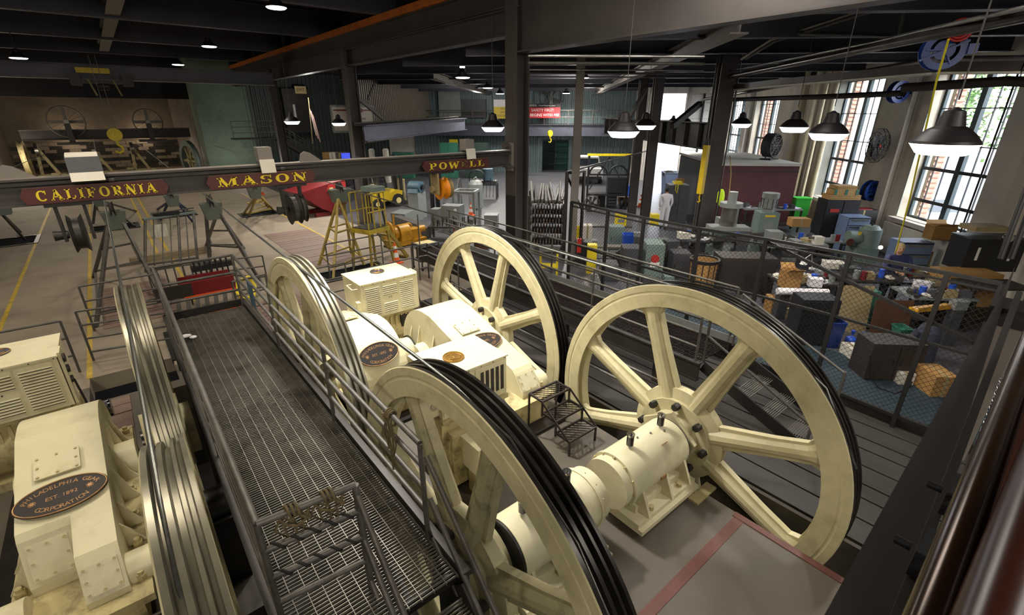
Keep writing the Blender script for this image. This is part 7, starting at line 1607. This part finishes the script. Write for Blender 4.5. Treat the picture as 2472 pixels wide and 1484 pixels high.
# dark mast assemblies behind
for px, lb in ((1045, 'black mast stack standing behind the grey pedestal machine, left'), (1058, 'black mast stack standing behind the grey pedestal machine, right')):
    loc, W, h_ = at(px-6, px+6, 505, 400); MB().b2((-.08, -.08, 0), (.08, .08, h_)).solo('steel_mast', 'cab_black', lb, 'mast', loc)
loc, W, h_ = at(985, 1035, 525, 438); t = thing('pedestal_machine', 'grey pedestal with a blue-green bearing head, right of the forklift', 'machine', loc, .5)
MB().b2((-.35, -.28, 0), (.35, .28, h_*.72)).part('pedestal', 'machine_grey', t); MB().prism([(-.4, h_*.72), (.4, h_*.72), (.33, h_*.82), (-.33, h_*.82)], -.25, .25, 'y').part('head_base', 'machine_blue', t); MB().cyl((0, -.3, h_*.86), (0, .3, h_*.86), .26, n=24).part('bearing_head', 'machine_blue', t); MB().cyl((0, -.42, h_*.86), (0, -.3, h_*.86), .12, n=18).part('shaft', 'chrome_dark', t)
MB().prism([(-.9, 0), (.5, 0), (.5, .35), (-.2, .55), (-1.0, .5)], -.35, .4, 'y').solo('steel_chute', 'machine_grey', 'grey folded steel chute lying left of the grey pedestal machine', 'chute', loc+Vector((-.6, -.4, 0)), .5)
a, b = G(958, 528, .3), G(1040, 558, .3); MB().bar(a, b, .35, .3).solo('box_beam', 'rail_paint', 'long grey box beam lying behind the orange winch', 'beam')
# orange winch
loc, W, h_ = at(940, 1022, 590, 532); t = thing('winch', 'orange cable winch with drum and side guard, behind the orange cone', 'winch', loc, .1); m = 'orange_machine'
MB().b2((-.75, -.3, .06), (.75, .35, .22)).part('base_frame', m, t); MB().prism([(-.3, .2), (.3, .2), (.36, .6)]+arc(0, .62, .36, 20, 160, 8)+[(-.36, .6)], -.72, -.66, 'x').part('side_guard', m, t); MB().cyl((-.55, 0, .5), (-.4, 0, .5), .24, n=22).part('brake_disc', m, t); MB().cyl((-.35, 0, .52), (.1, 0, .52), .28, n=24).part('drum_cover', m, t); MB().b2((-.35, -.3, .2), (.12, .3, .5)).part('gear_case', m, t); MB().b2((.15, -.22, .2), (.55, .22, .58)).part('motor_case', m, t); MB().cyl((.55, 0, .5), (.85, 0, .5), .13, n=18).part('motor', m, t)
MB().bar((-.6, -.2, .4), (-.6, -.25, 1.25), .05, .05).part('lever', m, t); MB().tube([(.2+.17*cos(a*pi/8), .1, .6+.17*sin(a*pi/8)) for a in range(9)], .03, 8).part('lifting_loop', m, t)
sk = MB().b2((-.8, -.25, 0), (-.65, .3, .06)); sk.b2((.6, -.25, 0), (.75, .3, .06)); sk.part('skid', 'black', t)
# steel cart with a paper on top
loc, W, h_ = at(1000, 1062, 645, 562); t = thing('tool_cart', 'grey steel cart with a tan sheet on top, left of the second right sheave', 'cart', loc, .1); h_ = .85
for z in (h_-.05, .3): MB().b2((-.35, -.25, z-.02), (.35, .25, z+.02)).part('tray', 'machine_dark', t)
for x in (-.34, .34):
    for y in (-.24, .24): MB().b2((x-.02, y-.02, .1), (x+.02, y+.02, h_)).part('leg', 'rail_paint', t); MB().cyl((x-.015, y, .05), (x+.015, y, .05), .05, n=12).part('caster', 'rubber', t)
MB().b2((-.28, -.18, h_-.03), (.26, .2, h_-.02)).part('tan_sheet', 'yellow_pale', t)
# hydraulic unit, guard cage, tank, frame, compressor, bench with clutter
t, W, h_ = cabinet('hydraulic_unit', 'grey hydraulic cabinet with a white dial, right of the orange winch', 'machine', (1060, 1118, 560, 497), 'machine_grey', .6, 1, rz=.6); MB().cyl((-.03, -W*.3, h_*.85), (-.05, -W*.3, h_*.85), .07, n=18).part('dial', 'white_paint', t)
cabinet('steel_cabinet', 'grey low cabinet left of the hydraulic cabinet', 'cabinet', (1038, 1062, 555, 505), 'machine_grey', .5, 1, rz=.6)
loc, W, h_ = at(1060, 1130, 508, 428); t = thing('wire_guard', 'arched wire mesh machine guard behind the orange pulley', 'guard', loc, .8)
g_ = MB()
for yy in (-.35, .35):
    g_.tube([(W*.45*cos(a*pi/14), yy, h_*.55+h_*.42*sin(a*pi/14)) for a in range(15)], .02, 6)
    for k in range(9): x = -W*.4+W*.1*k; g_.cyl((x, yy, 0), (x, yy, h_*.55+h_*.42*sqrt(max(0, 1-(x/(W*.46))**2))), .008, n=4)
    for k in range(8): g_.cyl((-W*.45, yy, h_*.07*k+.02), (W*.45, yy, h_*.07*k+.02), .008, n=4)
g_.part('mesh', 'rail_paint', t); MB().b2((-W*.45, -.35, 0), (W*.45, .35, h_*.3)).part('base', 'machine_dark', t)
loc, W, h_ = at(1132, 1168, 520, 430); t = thing('air_tank', 'grey upright air tank in front of the compressor', 'tank', loc); r_ = W*.48
MB().lathe([(.25, .02), (.3, r_*.7), (.4, r_), (h_*.85, r_), (h_*.93, r_*.75), (h_*.97, .02)], 24, 'z').part('vessel', 'machine_grey', t)
for a in range(3): MB().cyl((r_*.8*cos(a*2.1), r_*.8*sin(a*2.1), 0), (r_*.8*cos(a*2.1), r_*.8*sin(a*2.1), .4), .03, n=6).part('leg', 'machine_grey', t)
MB().cyl((0, 0, h_*.97), (0, 0, h_*1.03), .05, n=10).part('valve', 'bare_steel', t); MB().tube([(-.1, 0, h_*.98), (.1, .1, h_*1.02), (.2, 0, h_*.9)], .03, 6).part('pipe', 'bare_steel', t)
loc, W, h_ = at(1122, 1182, 545, 462); t = thing('grey_frame', 'grey welded frame on legs before the air tank', 'frame', loc, .7); W *= .8
for x in (-W/2, W/2):
    for y in (0, .9): MB().b2((x-.05, y-.05, 0), (x+.05, y+.05, h_)).part('leg', 'machine_grey', t)
for a, b in (((-W/2, 0), (W/2, 0)), ((W/2, 0), (W/2, .9)), ((W/2, .9), (-W/2, .9)), ((-W/2, .9), (-W/2, 0))): MB().bar((a[0], a[1], h_), (b[0], b[1], h_), .1, .1).part('beam', 'machine_grey', t)
loc, W, h_ = at(1148, 1200, 480, 408); t = thing('compressor', 'blue-grey compressor engine on a frame, left of the central column', 'compressor', loc, RB)
MB().cyl((.2, -.1, h_*.62), (.2, -.1, h_), .3, n=22).part('cylinder', 'machine_blue', t); MB().b2((0, -.6, h_*.45), (.7, .6, h_*.6)).part('deck', 'machine_dark', t); MB().lathe([(0, .45), (.05, .5), (.1, .45)], 26, 'x', (-.1, .5, h_*.7)).part('flywheel', 'char_metal', t)
for x in (0, .7):
    for y in (-.6, .6): MB().b2((x-.04, y-.04, 0), (x+.04, y+.04, h_*.5)).part('leg', 'machine_dark', t)
for k in range(5): MB().tube([(-.05, -.5+.2*k, h_*.7), (-.15, -.45+.2*k, h_*.4), (-.05, -.4+.2*k, .1)], .015, 5).part('hose', 'black', t)
bh = bench('cluttered dark bench behind the second right sheave', (1035, 1150, 600, 550), 'char_metal', .7, h=.8)
for k in range(26):
    p = bh[3]+Matrix.Rotation(RB, 3, 'Z') @ Vector((R.uniform(.05, .6), bh[1]/2-.05-(bh[1]-.1)*(k+.5)/26, .8)); o = MB(); hh = R.uniform(.12, .32); o.cyl((0, 0, 0), (0, 0, hh), R.uniform(.015, .035), n=8); o.cyl((0, 0, hh), (0, 0, hh+.03), .03, n=8); o.solo('tool_holder', ('worn_steel', 'char_metal', 'bare_steel')[k % 3], 'small upright tool holder on the cluttered dark bench, %s from the left' % ORD[k], 'tool', p, 0, 'tool holders on the dark bench')
cabinet('steel_bench', 'grey steel bench beside the central column', 'workbench', (1165, 1205, 560, 520), 'machine_grey', .6, 0, rz=RB)
cabinet('rust_block', 'rust-red machine block seen through the second right sheave', 'machine', (1145, 1182, 600, 572), 'rust_plate', .4, 0)
# far stairs, platform, door, flag
sf = thing('far_stairs', 'far steel stairs with pipe rails left of the second column', 'stairs', (9.4, 36.5, 0)); 
for s_ in (0, 1.1):
    MB().bar((0, s_, 3.1), (4.6, s_, 0), .05, .25).part('stringer', 'char_metal', sf)
    for dz in (.5, 1.0): MB().cyl((0, s_, 3.1+dz), (4.6, s_, dz), .025, n=6).part('stair_rail', 'rail_paint', sf)
    for k in range(5): MB().cyl((4.6*k/4, s_, 3.1-3.1*k/4), (4.6*k/4, s_, 4.1-3.1*k/4), .022, n=6).part('rail_post', 'rail_paint', sf)
for k in range(11): MB().b2((.2+.4*k, 0, 2.95-.27*k), (.48+.4*k, 1.1, 2.98-.27*k)).part('tread', 'char_metal', sf)
MB().b2((-2.6, 0, 3.02), (0, 1.1, 3.1)).part('landing', 'char_metal', sf)
for z in (.35, .7, 1.05): MB().cyl((-2.6, 0, 3.1+z), (0, 0, 3.1+z), .025, n=6).part('landing_rail', 'rail_paint', sf)
for k in range(3): MB().cyl((-2.6+1.3*k, 0, 3.1), (-2.6+1.3*k, 0, 4.15), .025, n=6).part('rail_post', 'rail_paint', sf)
q = onY(722, 268, 39.3); t = thing('upper_door', 'dark upper door with a white handle plate, above the far stairs', 'door', q, pi/2); MB().b2((-.03, -1.0, -1.5), (0.03, 1.0, 1.5)).part('leaf', 'char_metal', t); MB().b2((-.06, .25, -.5), (-.03, .4, .45)).part('push_plate', 'white_paint', t)
q = onY(725, 217, 39.3); t = thing('exit_sign', 'small lit sign above the dark upper door', 'sign', q, pi/2); MB().b2((-.06, -.4, -.25), (0, .4, .25)).part('sign_box', 'yellow_pale', t); text('EXIT', .28, 'lettering', 'red_paint', t, (-.065, 0, 0), (pi/2, 0, -pi/2), .003)
q = onY(748, 300, 34); t = thing('flag', 'furled striped flag on a slanting pole, far left of the second column', 'flag', q); MB().cyl((0, 0, -1.2), (.15, 0, 1.6), .03, n=6).part('pole', 'board_tan', t)
for k in range(6): MB().bar((.12+.04*k, 0, 1.0-.1*k), (.3+.05*k, 0, -.7-.1*k), .05, .03).part('stripe', 'red_paint' if k % 2 else 'off_white', t)
hook_ = None
bench('upper deck on posts behind the far stairs', (770, 830, 475, 380), 'char_metal', 2.0, h=1.6, name='shelf_bench')
for k, (px, m, lb) in enumerate(((787, 'cardboard', 'brown carton on the far shelf bench, left'), (803, 'off_white', 'white carton on the far shelf bench, middle'), (826, 'board_tan', 'tan carton on the far shelf bench, right'))): carton(lb, (px-9, px+9, 384, 368), m, .6, z=1.6)
loc = onY(834, 376, 30); t = thing('monitor', 'small lit monitor on the far shelf bench, beside the second column', 'monitor', loc, pi/2); MB().b2((-.04, -.3, -.2), (0, .3, .2)).part('case', 'black', t); MB().b2((-.045, -.27, -.17), (-.04, .27, .17)).part('screen', 'screen', t); MB().cyl((0, 0, -.45), (0, 0, -.2), .04, n=8).part('stand', 'black', t)

for k, (px, m, lb) in enumerate(((905, 'off_white', 'pale round tank under the crane runway, left'), (938, 'off_white', 'pale round tank under the crane runway, right'))): loc, W, h_ = at(px-8, px+8, 440, 362); MB().cyl((0, 0, 0), (0, 0, h_), W*.45, n=18).lathe([(h_, W*.45), (h_+.1, W*.3), (h_+.12, .01)], 18, 'z').solo('storage_tank', m, lb, 'tank', loc)
for k, (px, w_, m, lb) in enumerate(((975, 60, 'teal', 'green locker behind the signed beam, left of the posts'), (1085, 50, 'teal', 'green locker behind the signed beam, right of the posts'), (1150, 70, 'teal_dark', 'dark green locker left of the central column'))): cabinet('green_locker', lb, 'locker', (px-w_/2, px+w_/2, 430, 345 if k else 368), m, .6, 2)
cabinet('yellow_board', 'yellow notice board under the brown cladding', 'board', (1082, 1108, 350, 336), 'yellow', .05, 0, z=2.2)
hz = thing('traffic_barrier', 'orange and white barrier on the floor behind the signed beam', 'barrier', G(945, 425), RB); MB().b2((-.05, -1.0, .6), (.05, 1.0, .8)).part('board', 'orange', hz); [MB().b2((-.06, y, .6), (.06, y+.25, .8)).part('white_stripe', 'white_paint', hz) for y in (-.7, 0, .6)]; [MB().b2((-.03, y, 0), (.03, y+.06, .6)).part('leg', 'char_metal', hz) for y in (-.8, .8)]
# tunnel machinery
fb = thing('fan_beam', 'dark beam across the tunnel mouth carrying two fans', 'beam', (0, 44.2, 0)); a = onY(48, 326, 44.2); b = onY(458, 318, 44.2); ibeam(MB(), (a.x, 0, a.z-.35), (b.x, 0, a.z-.35), .62, .3).part('beam', 'char_metal', fb); MB().b2((a.x, -.18, a.z+.25), (b.x, .18, a.z+.3)).part('pipe_rail', 'rail_paint', fb)
for px, r_, lb in ((160, .95, 'round fan on the tunnel beam, left'), (357, .85, 'round fan on the tunnel beam, right')):
    q = onY(px, 294, 44.0); t = thing('tunnel_fan', lb, 'fan', q, pi/2); g_ = MB(); g_.tube([(0, r_*cos(k*pi/16), r_*sin(k*pi/16)) for k in range(32)], .035, 6, True)
    for k in range(16): g_.cyl((0, 0, 0), (0, r_*cos(k*pi/8), r_*sin(k*pi/8)), .008, n=4)
    g_.part('cage', 'rail_paint', t); [MB().box((0, r_*.5*cos(k*pi/2), r_*.5*sin(k*pi/2)), (.05, r_*.85 if k % 2 == 0 else .18, r_*.85 if k % 2 else .18)).part('blade', 'rail_paint', t) for k in range(4)]
    MB().cyl((-.2, 0, 0), (.2, 0, 0), .14, n=12).part('motor', 'machine_grey', t); MB().b2((-.2, -.15, -r_-.35), (.2, .15, -.1)).part('stand', 'char_metal', t); MB().b2((-.3, -.8, -r_-.45), (.3, .8, -r_-.3)).part('foot', 'char_metal', t)
for px, pyb, pyt, m, lb in ((110, 420, 345, 'cream_dirty', 'tall cream frame post in the tunnel, left'), (240, 410, 352, 'cream_dirty', 'cream frame post in the tunnel, centre'), (335, 415, 350, 'cream_dirty', 'cream frame post in the tunnel, right')):
    loc, W, h_ = at(px-8, px+8, pyb, pyt); s_ = 52/max(loc.y, 52); loc = Vector((loc.x*s_, loc.y*s_, 0)); h_ *= s_; t = thing('pulley_stand', lb, 'frame', loc); MB().bar((0, 0, h_), (.9, 0, 0), .25, .2).part('leg', m, t); MB().bar((0, 0, h_), (-.2, 0, 0), .22, .2).part('leg', m, t); MB().b2((-.4, -.2, 0), (1.2, .2, .25)).part('foot', m, t); MB().lathe([(-.1, .1), (-.1, .5), (.1, .5), (.1, .1)], 20, 'x', (0, 0, h_*.9)).part('pulley', 'bare_steel', t)
for px, w_, lb in ((470, .34, 'pale green narrow sheave right of the tunnel mouth'), (78, .3, 'pale narrow sheave at the left of the tunnel')):
    loc = G(px, 425)*.93; t = thing('tunnel_sheave', lb, 'wheel', loc+Vector((0, 0, 1.4)), .25 if px > 400 else 0); MB().lathe([(-.15, 1.05), (-.15, 1.4), (-.05, 1.3), (.05, 1.3), (.15, 1.4), (.15, 1.05), (-.15, 1.05)], 40, 'x').part('rim', 'green_grey' if px > 400 else 'cream_dirty', t); [MB().bar((0, 0, 0), (0, 1.1*cos(k*pi/3), 1.1*sin(k*pi/3)), .1, .15).part('spoke', 'cream_dirty', t) for k in range(6)]; MB().cyl((-.2, 0, 0), (.2, 0, 0), .2, n=14).part('hub', 'cream_dirty', t)
aa = G(512, 408); t = thing('yellow_stand', 'yellow box on a tripod by the green tunnel wall', 'stand', aa); MB().b2((-.4, -.2, 1.5), (.4, .2, 2.2)).part('head_box', 'yellow_frame', t); [MB().bar((0, 0, 1.5), (.5*cos(a), .4*sin(a), 0), .05, .05).part('leg', 'yellow_frame', t) for a in (0, 2.1, 4.2)]
for k in range(12):
    x = -4.6+k*.85; t = thing('track_machine', 'cream low cable machine in the tunnel mouth, %s from the left' % ('first', 'second', 'third', 'fourth', 'fifth', 'sixth', 'seventh', 'eighth', 'ninth', 'tenth', 'eleventh', 'twelfth')[k], 'machine', (x, 43+(k*7 % 5), 0)); hh = .35+.12*(k % 4); MB().b2((-.3, -.5, 0), (.3, .5, hh)).part('body', ('cream_dirty', 'conc_warm', 'rust_plate')[k % 3], t); MB().cyl((-.2, 0, hh), (.2, 0, hh), .15, n=12).part('roller', 'cream_dirty', t)
dw = thing('tunnel_arch_frame', 'dark curved frame by the left tunnel wall', 'frame', G(75, 420)); MB().tube([(0, 0, 0), (.1, 0, 1.6), (.5, 0, 2.2), (1.2, 0, 1.7), (1.9, 0, .2)], .14, 8).part('arch', 'char_metal', dw); MB().bar((.1, 0, .7), (1.5, 0, .7), .1, .1).part('tie', 'char_metal', dw)
for o in list(bpy.data.objects):
    if o.type == 'MESH' and o.data.users > 0 and o.parent is None and 'kind' not in o and 'label' not in o: print('UNLABELLED', o.name)
